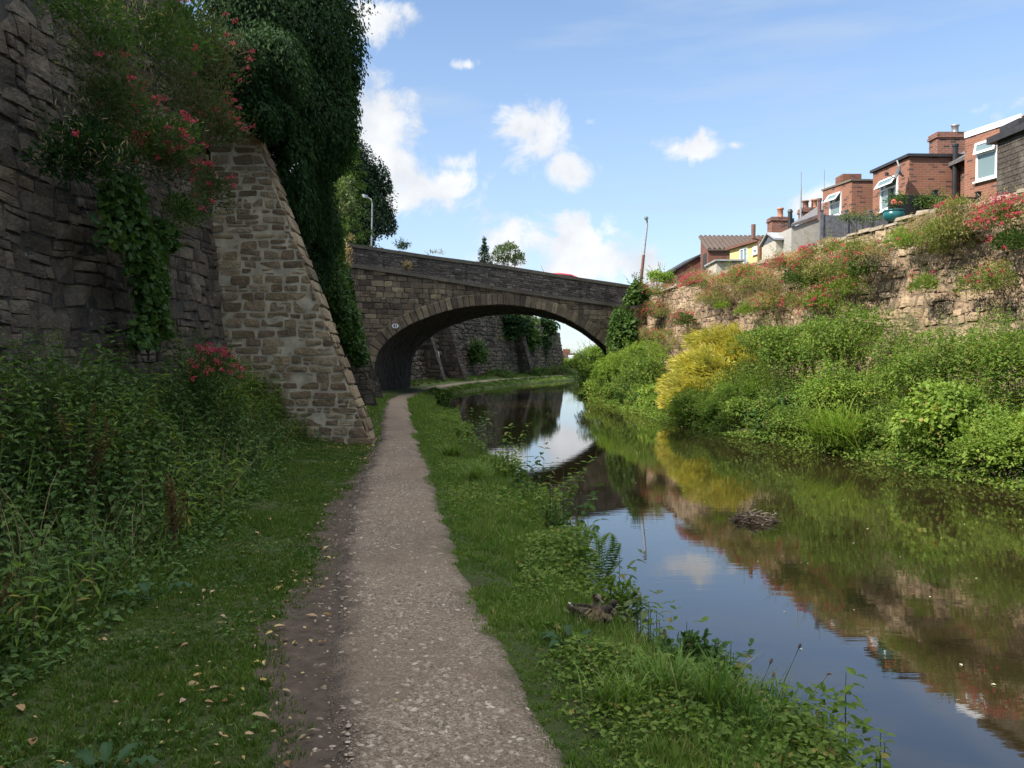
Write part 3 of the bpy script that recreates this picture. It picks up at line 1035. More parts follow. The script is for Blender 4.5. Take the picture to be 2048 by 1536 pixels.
t_ = NT("bare_dirt")
_g = t_.ramp(t_.noise(9, 8, 0.7), [(0.32, (0.045, 0.034, 0.024)), (0.6, (0.085, 0.064, 0.047)), (0.8, (0.15, 0.115, 0.088))])
M['dirt'] = t_.done(t_.bsdf(_g, 0.95, 0, 0.15, t_.bump(t_.noise(45, 6, 0.7), 0.8, 0.012)))
# ------------------------------------------------------------------ plan of the place (x as a function of distance y)
EL_P = np.array([(-14, 1.95), (0, 1.8), (4.05, 1.56), (4.7, 1.2), (5.6, .84), (6.4, .70), (7.3, .60), (9.2, .52), (10.3, .45), (11.8, .2), (14.3, 0), (16.4, -.65), (20.5, -1.1),
                 (29.6, -2.2), (40, -3.4), (48, -3.2), (55, -1.9), (66, 1.2), (79, 5.9), (88, 10), (125, 26)])
ER_P = np.array([(-14, 9.6), (5, 8.6), (12.65, 7.6), (13.7, 7.1), (15.6, 6.9), (18.2, 6.5), (21.8, 5.5), (26, 4.85), (34, 4.4), (43, 3.7), (50, 4.6), (62, 7.4), (75, 11.5), (90, 17.5), (125, 34)])
WL_P = np.array([(-14, -5.1), (16, -5.1), (22, -5.7), (34, -7.3), (36, -7.2), (38, -6.6), (44, -6.4), (52, -6.1), (59, -4.9), (66, -3.1), (76, -.1), (88, 3.4), (98, 6.2), (98.5, -70), (200, -70)])
WR_P = np.array([(-14, 13.5), (8, 12.0), (17.1, 10.3), (19.9, 9.55), (23.9, 9.0), (31.1, 8.25), (37.2, 7.55), (43, 6.9), (46, 8.0), (52, 11), (54, 80), (200, 80)])
PL_P = np.array([(-14, -.2), (0, -.5), (3.3, -.74), (4.3, -.95), (5.1, -1.1), (6.3, -1.36), (7.1, -1.5), (8.2, -1.64), (9.65, -1.84), (11.7, -2.08), (14.9, -2.42), (17.9, -2.78), (24.3, -3.7),
                 (33, -4.85), (38, -5.12), (45, -5.05), (50, -4.75), (55, -4.1), (66, -1.35), (79, 3.1), (90, 7.0), (105, 12.5)])
PR_P = np.array([(-14, .8), (0, .5), (3.32, .2), (4.6, -.06), (6.3, -.385), (8.2, -.67), (9.65, -.87), (11.7, -1.13), (14.9, -1.6), (17.9, -2.0), (24.3, -2.9), (33, -4.02), (38, -4.15),
                 (45, -4.1), (50, -3.75), (55, -3.1), (66, -.35), (79, 4.1), (90, 8.0), (105, 13.5)])


def ip(t):
    return lambda y: np.interp(y, t[:, 0], t[:, 1])


EL, ER, WLx, WRx, PL, PR = (ip(t) for t in (EL_P, ER_P, WL_P, WR_P, PL_P, PR_P))


def sstep(a, b, x):
    t = np.clip((x - a) / (b - a), 0, 1)
    return t * t * (3 - 2 * t)


def bank_edges(y):
    return EL(y) + 0.10 * sn(y * 2.1, 0 * y, 41, 3), ER(y) + 0.15 * sn(y * 1.5, 0 * y + 3, 42, 3)


def terrain(x, y):
    e1, e2 = bank_edges(y)
    # towpath side
    far_ = sstep(.0, .5, np.maximum(PL(y) - .35 - x, x - PR(y) - .12))
    zl = 0.338 - 0.22 * sstep(-1.1, 0.0, x - e1) * sstep(0, .25, x - PR(y) - .1) + 0.025 * far_ * sn(x * 2.0, y * 2.0, 43, 3)
    zl = zl - sstep(-0.12, 0.35, x - e1) * 1.2
    lrise = sstep(2.2, 0.3, x - WLx(y))
    zl = zl + 0.22 * lrise
    zl = np.where(x < WLx(y) - 1.0, 6.2 + 0.4 * sstep(0, 12, WLx(y) - x), zl)
    # garden side
    d = x - e2
    zr = -0.9 + sstep(-0.3, 0.2, d) * 1.05 + 1.0 * sstep(0.3, 3.6, d) + 0.05 * sn(x * 1.2, y * 1.2, 44, 3)
    wr = WRx(y)
    zr = np.where(x > wr + 0.65, 5.05 + 0 * x, zr)
    zr = np.where((y > 53) & (x > e2), np.minimum(zr, 0.8), zr)
    z = np.where(x < (e1 + e2) / 2, zl, zr)
    z = np.where(y > 112, 0.4 + 0.3 * sn(x * .02, y * .02, 45, 2) * sstep(112, 200, y), z)
    return z


ys = np.concatenate([np.arange(-14, 0, .5), np.arange(0, 24, .12), np.arange(24, 60, .3), np.arange(60, 125, .6), np.geomspace(125, 1500, 22)])
xs = np.concatenate([-np.geomspace(900, 30, 14), np.arange(-29, -8.5, 1.0), np.arange(-8.5, 13.5, .12), np.arange(13.5, 36, .6), np.geomspace(36, 900, 16)])
Xg, Yg = np.meshgrid(xs, ys)
mb = MB()
mb.grid(Xg, Yg, terrain(Xg, Yg))
setting(mb.build("ground", M['soil'], smooth=True), "dark soil of the canal banks and the land behind the walls", "ground")

mb = MB()
wx = np.linspace(-9, 60, 40)
wy = np.linspace(-14, 126, 60)
Xw, Yw = np.meshgrid(wx, wy)
mb.grid(Xw, Yw, 0 * Xw)
setting(mb.build("canal_water", M['water'], smooth=True), "still brown canal water reflecting the bank and sky", "canal")


def path_z(u, y):                       # u 0..1 across
    e = np.clip(np.minimum(u, 1 - u) / .10, 0, 1)
    return 0.3405 + 0.02 * e + 0.018 * np.sin(np.pi * u) * e + 0.010 * e * sn(u * 3, y * 1.6, 51, 3)


py_ = np.concatenate([np.arange(-6, 25, .1), np.arange(25, 104, .4)])
pu = np.linspace(0, 1, 34)
Ug, Yp = np.meshgrid(pu, py_)
wob_l = 0.06 * sn(py_ * 1.7, 0 * py_, 52, 4) + .02 * sn(py_ * 9, 0 * py_, 68, 2)
wob_r = 0.04 * sn(py_ * 1.9, 0 * py_ + 5, 53, 4) + .015 * sn(py_ * 10, 0 * py_, 69, 2) + .03
Xp = (PL(py_) + wob_l)[:, None] * (1 - Ug) + (PR(py_) + wob_r)[:, None] * Ug
Zp = path_z(Ug, Yp)
Zp[:, 0] -= 0.006
Zp[:, -1] -= 0.006
mb = MB()
mb.grid(Xp, Yp, Zp)
tp_ = mb.build("towpath", M['path'], smooth=True)
at_ = tp_.data.attributes.new("across", 'FLOAT', 'POINT')
at_.data.foreach_set("value", Ug.ravel().astype(np.float32))
setting(tp_, "worn gravel towpath curving towards the bridge", "path")

# bare trodden dirt on the wall side of the gravel
bare = lambda y: PL(y) - 0.05 - 0.22 * sstep(14, 5, y) * (0.7 + 0.6 * sn(y * 1.3, 0 * y, 61, 3)) - 0.06 * sn(y * 9, 0 * y, 62, 3) - 0.03 * sn(y * 23, 0 * y, 60, 2)
dy_ = np.arange(1.5, 17, .06)
du = np.linspace(0, 1, 9)
Ud, Yd_ = np.meshgrid(du, dy_)
Xd = (bare(dy_) - .06)[:, None] * (1 - Ud) + (PL(dy_) + .12)[:, None] * Ud
Zd = np.maximum(terrain(Xd, Yd_), .338) + .0012 + .004 * np.sin(np.pi * Ud) * (1 + sn(Xd * 14, Yd_ * 14, 58, 2))
Zd[:, -1] = .336
mb = MB()
mb.grid(Xd, Yd_, Zd)
setting(mb.build("dirt_edge", M['dirt'], smooth=True), "strip of dark trodden earth between the grass and the gravel", "path")

# loose stones pressed into the path
rng = RS(7)
n = 42000
yy = 2.4 + 15 * rng.rand(n) ** 1.9
uu = np.clip(rng.normal(0.56, 0.26, n), -.3, 0.97)
uu = np.where(uu < .06, uu * rng.rand(n), uu)
xx = PL(yy) * (1 - uu) + PR(yy) * uu
keep = sn(xx * 3, yy * 2.2, 54, 3) + rng.normal(size=n) * 0.7 > -0.3
xx, yy, uu = xx[keep], yy[keep], uu[keep]
n = len(xx)
sz = 0.003 + 0.015 * rng.rand(n) ** 4.0
oct_v = np.array([[1, 0, .1], [.5, .8, 0], [-.5, .85, .1], [-1, 0, 0], [-.5, -.8, .05], [.5, -.85, 0], [.35, .3, .55], [-.4, .25, .62], [-.05, -.4, .52]])
oct_f = np.array([[0, 1, 6], [1, 2, 7], [1, 7, 6], [2, 3, 7], [3, 4, 8], [3, 8, 7], [4, 5, 8], [5, 0, 6], [5, 6, 8], [6, 7, 8]])
th = rng.rand(n) * 6.28
v = oct_v[None] * (1 + 0.35 * (rng.rand(n, 9, 3) - .5)) * sz[:, None, None] * np.stack([rng.uniform(.7, 1.5, n), rng.uniform(.6, 1.1, n), rng.uniform(.5, 1.0, n)], 1)[:, None]
ca, sa = np.cos(th)[:, None], np.sin(th)[:, None]
v = np.stack([v[..., 0] * ca - v[..., 1] * sa, v[..., 0] * sa + v[..., 1] * ca, v[..., 2]], 2)
v = v + np.stack([xx, yy, np.where(uu < 0, .342, path_z(uu, yy)) - 0.001], 1)[:, None]
mb = MB()
mb.add(v.reshape(-1, 3), (oct_f[None] + (np.arange(n) * 9)[:, None, None]).reshape(-1, 3))
tag(mb.build("path_gravel", M['gravel']), "loose pale grey stones strewn over the towpath", "gravel", kind="stuff")


# grass --------------------------------------------------------------------------
def grass(rng, n, yfun, xfun, hfun, wfun, mat, name, label, edge=None, tpl=BLADE3, lean=0.55):
    per = 14
    nt_ = n // per                       # blades grow in small tufts
    y = yfun(nt_)
    x = xfun(y, rng.rand(nt_))
    sp = .014 + .0016 * y
    ja, jr = rng.rand(nt_, per) * 6.28, np.abs(rng.normal(size=(nt_, per)))
    jx, jy = (jr * np.cos(ja) * sp[:, None]).ravel(), (jr * np.sin(ja) * sp[:, None]).ravel()
    th_ = np.repeat(rng.uniform(.45, 1.5, nt_), per)
    x, y = np.repeat(x, per) + jx, np.repeat(y, per) + jy
    n = nt_ * per
    lx, ly = jx / np.repeat(sp, per) * .42, jy / np.repeat(sp, per) * .42
    ok = np.ones(n, bool) if edge is None else edge(x, y)
    x, y, lx, ly, th_ = x[ok], y[ok], lx[ok], ly[ok], th_[ok]
    z = terrain(x, y) - 0.005
    k = len(x)
    ax = np.concatenate([rng.normal(size=(k, 2)) * lean * .55 + np.stack([lx, ly], 1), np.ones((k, 1))], 1)
    no = np.concatenate([rng.normal(size=(k, 2)), np.full((k, 1), 0.25)], 1)
    h = hfun(x, y) * rng.uniform(.55, 1.25, k) * th_
    m = MB()
    put(m, tpl, np.stack([x, y, z], 1), ax, no, h, wfun(y))
    return tag(m.build(name, mat), label, "grass", kind="stuff")


rng = RS(11)
front = lambda y: np.interp(y, [0, 3.5, 4.5, 6.3, 10, 15.3, 16, 24, 33, 36, 104], [-2.5, -2.5, -2.5, -2.6, -3.1, -3.9, -3.4, -4.5, -5.4, -5.6, -9])
grass(rng, 185000, lambda n: 2.3 + 14.5 * rng.rand(n) ** 1.75, lambda y, r: front(y) - .55 + (bare(y) + 0.62 - front(y)) * r,
      lambda x, y: 0.034 + 0.012 * sn(x * 3, y * 3, 63, 2), lambda y: 0.0048 + 0.0006 * y, M['grass_left'], "mown_grass", "short mossy grass between the nettles and the towpath",
      edge=lambda x, y: ((x < bare(y) - 0.07) | (rng.rand(len(x)) < 0.35)))
grass(rng, 16000, lambda n: 16.5 + 20 * rng.rand(n) ** 1.3, lambda y, r: front(y) - 0.8 + (PL(y) - 0.02 - front(y) + 0.8) * r,
      lambda x, y: 0.07 + 0 * x, lambda y: 0.0035 + 0.0005 * y, M['grass'], "verge_grass", "grass at the foot of the buttresses beside the bridge")
grass(rng, 150000, lambda n: 2.3 + 17 * rng.rand(n) ** 1.7, lambda y, r: PR(y) - 0.10 + (EL(y) + 0.19 - PR(y)) * (1.02 * r ** 1.08),
      lambda x, y: 0.036 + 0.10 * sstep(0.12, 0.75, (x - PR(y)) / (EL(y) - PR(y))) + 0.02 * sn(x * 3, y * 3, 65, 2), lambda y: 0.005 + 0.0006 * y, M['grass'],
      "bank_grass", "uneven green grass along the water side of the towpath")
grass(rng, 30000, lambda n: 19 + 26 * rng.rand(n) ** 1.2, lambda y, r: PR(y) + 0.0 + (EL(y) + 0.1 - PR(y)) * r,
      lambda x, y: 0.12 + 0.03 * sn(x * 2, y * 2, 66, 2), lambda y: 0.004 + 0.0005 * y, M['grass'], "far_bank_grass", "bright grass on the bank just before the bridge")
grass(rng, 26000, lambda n: 46 + 54 * rng.rand(n), lambda y, r: np.where(r < .5, PL(y) - .25 - 1.7 * (r / .5), PR(y) + .3 + (EL(y) - PR(y) - .3) * (r - .5) / .5),
      lambda x, y: 0.13 + 0 * x, lambda y: 0.03 + 0 * y, M['grass_left'], "grass_beyond_bridge", "rough grass beside the towpath beyond the bridge")

# broad-leaved ground cover among the bank grass
rng = RS(12)
n = 52000
y = 2.4 + 24 * rng.rand(n) ** 1.5
r = rng.rand(n) ** 0.7
x = PR(y) + 0.12 + (EL(y) + np.interp(y, [3, 6, 10], [-.16, .0, .12]) - PR(y) - 0.12) * r
pz = terrain(x, y)
ok = sn(x * 2.2, y * 1.5, 67, 3) > -0.15 - .7 * r
x, y, pz, r = x[ok], y[ok], np.maximum(pz[ok], 0.03), r[ok]
k = len(x)
pos = np.stack([x, y, pz + rng.rand(k) * (0.04 + 0.20 * r ** 1.6) * (1 + .8 * sn(x * 2.4, y * 1.9, 59, 2))], 1)
mb = MB()
L = rng.uniform(.015, .04, k) * (1 + .5 * r) * np.interp(y, [2, 10, 26], [.9, 1.1, 1.6])
put(mb, LEAF_A, pos, np.concatenate([rng.normal(size=(k, 2)), rng.uniform(-.3, .5, (k, 1))], 1), np.concatenate([rng.normal(size=(k, 2)) * .45, np.ones((k, 1))], 1), L, L * .75)
tag(mb.build("ground_cover", M['leaf_mid']), "small broad-leaved weeds spreading through the bank grass", "weeds", kind="stuff")

rng = RS(16)                            # dry stalks and seeding grasses standing in the bank growth
n = 2600
y = 2.6 + 20 * rng.rand(n) ** 1.6
r = rng.rand(n) ** .6
x = PR(y) + .25 + (EL(y) - PR(y) - .2) * r
mb = MB()
put(mb, BLADE3, np.stack([x, y, terrain(x, y)], 1), np.concatenate([rng.normal(size=(n, 2)) * .55, np.ones((n, 1))], 1), rdir(rng, n), rng.uniform(.08, .26, n) * (.6 + .5 * r), .003 + .0003 * y)
tag(mb.build("dry_grass_stalks", M['dry']), "thin dry stalks standing in the bank grass", "grass", kind="stuff")

rng = RS(15)                            # low weeds and clover in the mown strip
n = 9000
y = 2.4 + 13 * rng.rand(n) ** 1.5
x = front(y) - .3 + (bare(y) + .25 - front(y)) * rng.rand(n)
ok = sn(x * 3.1, y * 2.4, 70, 3) > .15
x, y = x[ok], y[ok]
k = len(x)
L = rng.uniform(.012, .034, k)
mb = MB()
put(mb, LEAF_A, np.stack([x, y, terrain(x, y) + .012 + .03 * rng.rand(k)], 1), np.concatenate([rng.normal(size=(k, 2)), rng.uniform(-.2, .4, (k, 1))], 1), np.concatenate([rng.normal(size=(k, 2)) * .4, np.ones((k, 1))], 1), L, L * .8)
tag(mb.build("clover", M['leaf_dark']), "clover and small weeds in patches of the mown grass", "weeds", kind="stuff")

# fallen leaves
rng = RS(13)
n = 620
y = np.where(rng.rand(n) < .6, 2.6 + 5 * rng.rand(n) ** 1.4, 7 + 9.5 * rng.rand(n))
x = np.where(rng.rand(n) < .55, bare(y) + rng.normal(size=n) * .22, front(y) + (PL(y) - front(y)) * rng.rand(n))
x2 = np.concatenate([x, -2.9 + rng.normal(size=330) * .45, PL(np.linspace(3, 16, 60)) + rng.rand(60) * 0.9])
y2 = np.concatenate([y, 15.1 + rng.normal(size=330) * .45, np.linspace(3, 16, 60)])
k = len(x2)
z2 = np.maximum(terrain(x2, y2), np.where((x2 > PL(y2)) & (x2 < PR(y2)), 0.366, 0)) + 0.022 + 0.012 * rng.rand(k)
mb = MB()
L = (rng.uniform(.016, .052, k) + .035 * (rng.rand(k) < .1)) * np.where((x2 > PL(y2)) & (x2 < PR(y2)), .6, 1) * np.where(np.arange(k) >= n, .75, 1) * np.where(rng.rand(k) < .6, .6, 1)
put(mb, LEAF_B, np.stack([x2, y2, z2], 1), np.concatenate([rng.normal(size=(k, 2)), rng.normal(size=(k, 1)) * .2], 1), np.concatenate([rng.normal(size=(k, 2)) * .4, np.ones((k, 1))], 1), L, L * rng.uniform(.35, .7, k))
tag(mb.build("leaf_litter", M['litter']), "scattered tan and yellow fallen leaves along the dirt edge", "leaf litter", kind="stuff")

# specks floating on the water
rng = RS(14)
n = 150
y = 5 + 32 * rng.rand(n) ** 1.5
x = EL(y) + .4 + (ER(y) - EL(y) - .6) * rng.rand(n)
mb = MB()
L = rng.uniform(.012, .035, n)
put(mb, LEAF_A, np.stack([x, y, np.full(n, .005)], 1), np.concatenate([rng.normal(size=(n, 2)), np.zeros((n, 1))], 1), np.tile([[0, 0, 1.0]], (n, 1)), L, L * .6)
tag(mb.build("floating_petals", M['white_flower']), "tiny pale specks floating on the canal", "petals", kind="stuff")
# ------------------------------------------------------------------ retaining walls
WALL_TOP = 8.3
ltop = lambda u: np.interp(u, [0, 36, 46, 50], [8.1, 8.1, 6.6, 6.5])
lw_pts = [(-5.1, -12), (-5.1, 8), (-5.1, 16), (-5.7, 22), (-6.5, 28), (-7.3, 33.5), (-7.25, 35.5), (-6.95, 36.6)]
lsurf, lL = line_surf(lw_pts, 1, 0.10, 0.2)
root = thing("retaining_wall", "tall dark rubble retaining wall beside the towpath before the bridge", "wall", (-5.1, 8, 0.2))
mb = MB()
backing(mb, lsurf, 0, lL, ltop, -0.008, nu=200)
mb.build("wall_core", M['mortar_old'], root)
mb = MB()
stones(mb, rect_quads(rubble(RS(21), 9.5, 33, 0, WALL_TOP - 0.2, (.14, .34), (.2, .62), .3)), lsurf, .022, .010, .03, .026, 21, .04, cj=.24)
stones(mb, rect_quads(rubble(RS(22), 33, lL, 0, 6.4, (.25, .45), (.4, .9), .2)), lsurf, .045, .02, .05, .02, 22, .08, cj=.2)
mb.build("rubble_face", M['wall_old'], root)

buttress("tall pale raking buttress with fresh mortar standing over the grass", (-5.25, 15.8), (1, 0.06), 2.45, 0.9, 6.7, 0.2, 0.22, M['wall_new'], M['mortar_new'], (.10, .21), (.18, .5), 31, "buttresses of the towpath wall")
buttress("half hidden buttress behind the pale one, draped in ivy", (-6.9, 28), (1, .25), 2.2, .8, 6.2, 0.2, 0.3, M['wall_old'], M['mortar_old'], (.15, .3), (.2, .55), 32, "buttresses of the towpath wall")
buttress("narrow dark buttress close against the left end of the bridge", (-7.1, 34.0), (1, .2), 1.75, .75, 5.5, 0.2, 0.22, M['wall_old'], M['mortar_old'], (.15, .3), (.2, .5), 33, "buttresses of the towpath wall")

# wall on the far side of the bridge
fw_pts = [(-6.6, 42), (-6.3, 48), (-6.1, 52), (-4.9, 59), (-3.1, 66), (-.1, 76), (3.4, 88), (6.2, 98)]
fsurf, fL = line_surf(fw_pts, 1, 0.16, 0.2)
fl_y = np.linspace(0, fL, 40)
ftop = lambda u: np.interp(u, [0, fL * .62, fL * .9, fL], [6.2, 5.9, 5.0, 4.7])
root = thing("retaining_wall", "curving stained stone wall seen through the bridge arch", "wall", (-3, 66, .2))
mb = MB()
backing(mb, fsurf, 0, fL, ftop, -0.012, nu=100)
mb.build("wall_core", M['mortar_old'], root)
mb = MB()
r = rubble(RS(23), 4, fL, 0, 6.2, (.2, .5), (.3, 1.0), .35)
r = r[r[:, 3] < ftop(r[:, 0]) + .15]
stones(mb, rect_quads(r), fsurf, .06, .03, .05, .05, 23, .08, cj=.35)
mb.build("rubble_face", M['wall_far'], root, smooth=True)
# dribbled white paint low on that wall
mb = MB()
rng = RS(24)
for (px, py, dx, dy, n_, Yd) in ((888, 718, 14, 12, 30, 59.0), (868, 702, 5, 8, 6, 58.5), (1018, 722, 11, 8, 30, 80.0), (866, 750, 3, 3, 4, 57.2)):
    for k in range(n_):
        q = P(px + rng.uniform(-dx, dx), py + rng.uniform(-dy, dy), Yd)
        ul = np.interp(q[1], [p[1] for p in fw_pts], np.concatenate([[0], np.cumsum(np.linalg.norm(np.diff(np.array(fw_pts), axis=0), axis=1))]))
        w_, h_ = rng.uniform(.04, .11), rng.uniform(.15, .7)
        us_ = ul + np.array([-w_, w_, w_ * .8, w_ * .5, -w_ * .3, -w_ * .9])
        vs_ = q[2] - .2 + np.array([h_ * .5, h_ * .6, 0, -h_, -h_ * .8, 0]) * .6
        g = fsurf(us_, np.maximum(vs_, .1), np.full(6, .075 + .002 * k))
        mb.add(g, [[0, 5, 1], [5, 2, 1], [5, 4, 2], [4, 3, 2]])
mb.build("paint_splashes", M['white_paint'], root)
for lab, bs, od, ln, hh in (("dark buttress under the arch nearest the path", (-6.15, 55.6), (1, -.15), 1.5, 4.9),
                            ("buttress splashed with white paint under the arch", (-5.0, 60.0), (1, -.35), 1.5, 5.2),
                            ("farthest buttress, ending below the overhanging foliage", (.45, 79.0), (1, -.42), 1.3, 4.6)):
    b = buttress(lab, bs, od, ln, .8, hh, .2, .3, M['wall_far'], M['mortar_old'], (.22, .4), (.3, .7), 40 + int(bs[1]), "buttresses of the wall beyond the bridge")

# garden wall on the right
rw_pts = [(13.4, -10), (12.0, 8), (10.95, 14), (10.3, 17.1), (9.55, 19.9), (9.0, 23.9), (8.25, 31.1), (7.55, 37.2), (6.6, 43.5)]
rsurf, rL = line_surf(rw_pts, -1, 0.07, 0.3)
ru = lambda y: float(np.interp(y, [p[1] for p in rw_pts], np.concatenate([[0], np.cumsum(np.linalg.norm(np.diff(np.array(rw_pts), axis=0), axis=1))])))
root = thing("garden_wall", "sunlit tan rubble wall holding up the gardens across the canal", "wall", (9, 24, .3))
rtop = lambda u: 4.98 + 0.09 * sn(u * .8, 0 * u, 71, 3)
mb = MB()
backing(mb, rsurf, 0, rL, rtop, 0.006, nu=160)
mb.build("wall_core", M['mortar_sun'], root)
mb = MB()
r = rubble(RS(25), 12, rL, .5, 5.1, (.15, .34), (.2, .52), .22)
r = r[r[:, 3] < rtop(r[:, 0]) + .05]
stones(mb, rect_quads(r), rsurf, .034, .012, .03, .032, 25, .05, cj=.42)
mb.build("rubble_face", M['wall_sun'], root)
mb = MB()
rng = RS(26)
u = 14.0
while u < rL - .3:
    ln = rng.uniform(.35, .8)
    h = rng.uniform(.06, .13)
    t = float(rtop(np.array([u]))[0]) + rng.uniform(-.02, .05)
    a = rng.uniform(.06, .16)
    U = np.array([u, u + ln * .96, u + ln * .96, u])
    ws = np.array([a, a, -.55, -.55])
    lo = rsurf(U, np.full(4, t), ws + .07 * t * 0)
    hi = rsurf(U + np.array([.02, -.03, -.03, .02]), t + h * rng.uniform(.8, 1.2, 4), ws - np.array([.03, .03, -.03, -.03]))
    mb.hexa(np.concatenate([lo, hi]))
    u += ln
mb.build("coping_stones", M['coping_sun'], root)
# ------------------------------------------------------------------ bridge
BA, BB = np.array([-7.07, 36.0]), np.array([6.1, 43.0])
BT = (BB - BA) / np.linalg.norm(BB - BA)
BN = np.array([BT[1], -BT[0]])
AX = np.array([0.08, 1.0]) / np.hypot(.08, 1)
BW = 8.0                                # width along the barrel


def bface(s, z, w):
    p = BA + np.asarray(s)[..., None] * BT + np.asarray(w)[..., None] * BN
    return np.concatenate([p, (np.asarray(z) + 0 * np.asarray(s))[..., None]], -1)


def b_sz(px, py):
    d = ray(px, py)
    # EYE + t d on the face plane
    t = ((BA - EYE[:2]) @ BN) / (d[:2] @ BN)
    p = EYE + t * d
    return (p[:2] - BA) @ BT, p[2]


ic = np.array([b_sz(*q) for q in ((748, 742), (751, 722), (756, 704), (773, 682), (806, 657), (839, 641), (872, 628.5), (905.6, 619), (939, 613.5), (972, 611), (1005, 610), (1038, 612.5), (1072, 618),
                                   (1105, 626), (1138, 641), (1171, 661), (1204, 688), (1216, 702), (1226, 722))])
ic = np.concatenate([[[ic[0][0] - .05, -.3]], ic, [[ic[-1][0] + .1, -.4]]])
for _ in range(3):                      # corner cutting for a smooth curve
    q = [ic[0]]
    for a, b in zip(ic[:-1], ic[1:]):
        q += [a * .75 + b * .25, a * .25 + b * .75]
    ic = np.array(q + [ic[-1]])
seg = np.linalg.norm(np.diff(ic, axis=0), axis=1)
iL = np.concatenate([[0], np.cumsum(seg)])
lu = np.linspace(0, iL[-1], 160)
ins, inz = np.interp(lu, iL, ic[:, 0]), np.interp(lu, iL, ic[:, 1])
tgx, tgz = np.gradient(ins, lu), np.gradient(inz, lu)
nl = np.hypot(tgx, tgz)
ons, onz = -tgz / nl, tgx / nl          # outwards normal of the arch
s_cop = lambda s: np.interp(s, *np.array([b_sz(*q) for q in ((690, 485), (850, 510), (1000, 530), (1150, 554), (1265, 571))]).T)
s_crs = lambda s: np.interp(s, *np.array([b_sz(*q) for q in ((696, 530), (806, 546.5), (890, 560), (972, 574), (1105, 593), (1234, 611), (1262, 615))]).T)
S0, S1 = -1.6, 17.5
ss = np.linspace(S0, S1, 120)
ext = lambda f, s: f(np.clip(s, 0, 14.6)) + np.where(s > 14.6, (s - 14.6) * -.075, 0) + np.where(s < 0, s * -.07, 0)
cop, crs = (lambda s: ext(s_cop, s)), (lambda s: ext(s_crs, s))

bridge = thing("stone_bridge", "arched stone canal bridge with sloping parapet and oval number plate", "bridge", (BA[0], BA[1], 0))
# --- spandrel wall: a sheet with the arch cut out, then its stones
mb = MB()
isort = np.argsort(ins)
lowz = lambda s: np.where((s > ins.min() + .02) & (s < ins.max() - .02), np.interp(s, ins[isort], inz[isort]) + .12, -.5)
fine = np.linspace(S0, S1, 400)
for w0, fl in ((-.015, False),):
    lo, hi = lowz(fine), crs(fine)
    lo = np.minimum(lo, hi - .02)
    Ss = np.stack([fine, fine])
    Zs = np.stack([lo, hi])
    g = bface(Ss, Zs, np.full_like(Ss, w0))
    mb.grid(g[..., 0], g[..., 1], g[..., 2])
    off = np.array([AX[0] * BW, AX[1] * BW, 0])
    g2 = g[::-1] + off
    mb.grid(g2[..., 0], g2[..., 1], g2[..., 2])
mb.build("spandrel_core", M['mortar_bridge'], bridge)
r = rubble(RS(51), S0, S1, -.2, 6.4, (.15, .28), (.24, .62), .15)
sc_, zc_ = (r[:, 0] + r[:, 2]) / 2, (r[:, 1] + r[:, 3]) / 2
cr = np.stack([r[:, [0, 1]], r[:, [2, 1]], r[:, [2, 3]], r[:, [0, 3]]], 1)
dist = np.min(np.linalg.norm(cr[:, :, None, :] - np.stack([ins, inz], 1)[None, None], axis=3), axis=2)
inside = (cr[..., 1] < np.interp(cr[..., 0], ins[isort], inz[isort], left=-9, right=-9))
ok = (~inside.any(1)) & (dist.min(1) > .16) & (r[:, 1] < crs(sc_) - .05)
q = cr[ok]
q[:, :, 1] = np.minimum(q[:, :, 1], crs(q[:, :, 0]))
mb = MB()
stones(mb, q, bface, .02, .009, .008, .012, 51, .04, cj=.16)
mb.build("spandrel_wall", M['bridge'], bridge)
# --- arch ring
nv = 62
lo_u, hi_u = 0.35, iL[-1] - .35
vq = []
for i in range(nv):
    a, b = lo_u + (hi_u - lo_u) * i / nv, lo_u + (hi_u - lo_u) * (i + 1) / nv
    vq.append([[a, 0], [b, 0], [b, .54], [a, .54]])


def ring(u, v, w):
    s = np.interp(u, lu, ins) + np.interp(u, lu, ons) * v
    z = np.interp(u, lu, inz) + np.interp(u, lu, onz) * v
    return bface(s, z, w + .045)


mb = MB()
stones(mb, np.array(vq), ring, .018, .016, .006, .012, 52, .04, cj=.1)
rb = MB()
Ur, Vr = np.meshgrid(lu, np.array([0, .52]))
g = ring(Ur, Vr, np.full_like(Ur, -.02))
rb.grid(g[..., 0], g[..., 1], g[..., 2])
mb.build("arch_ring", M['bridge'], bridge)
rb.build("arch_ring_joints", M['mortar_bridge'], bridge)
# --- barrel
mb = MB()
brr = rubble(RS(53), .1, iL[-1] - .1, 0, BW - .02, (.3, .5), (.5, 1.1), .1)


def barrel(u, v, w):
    s, z = np.interp(u, lu, ins) - np.interp(u, lu, ons) * w, np.interp(u, lu, inz) - np.interp(u, lu, onz) * w
    p = bface(s, z, 0 * s + .05)
    return p + np.stack([AX[0] * v, AX[1] * v, 0 * v], -1)


stones(mb, rect_quads(brr), barrel, .02, .02, .01, .01, 53, .06)
Ub, Vb = np.meshgrid(lu, np.array([0, BW]))
g = barrel(Ub, Vb, np.full_like(Ub, -.01))
mb.grid(g[..., 0], g[..., 1], g[..., 2])
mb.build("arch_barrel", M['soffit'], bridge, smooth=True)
# --- string course, parapets, copings


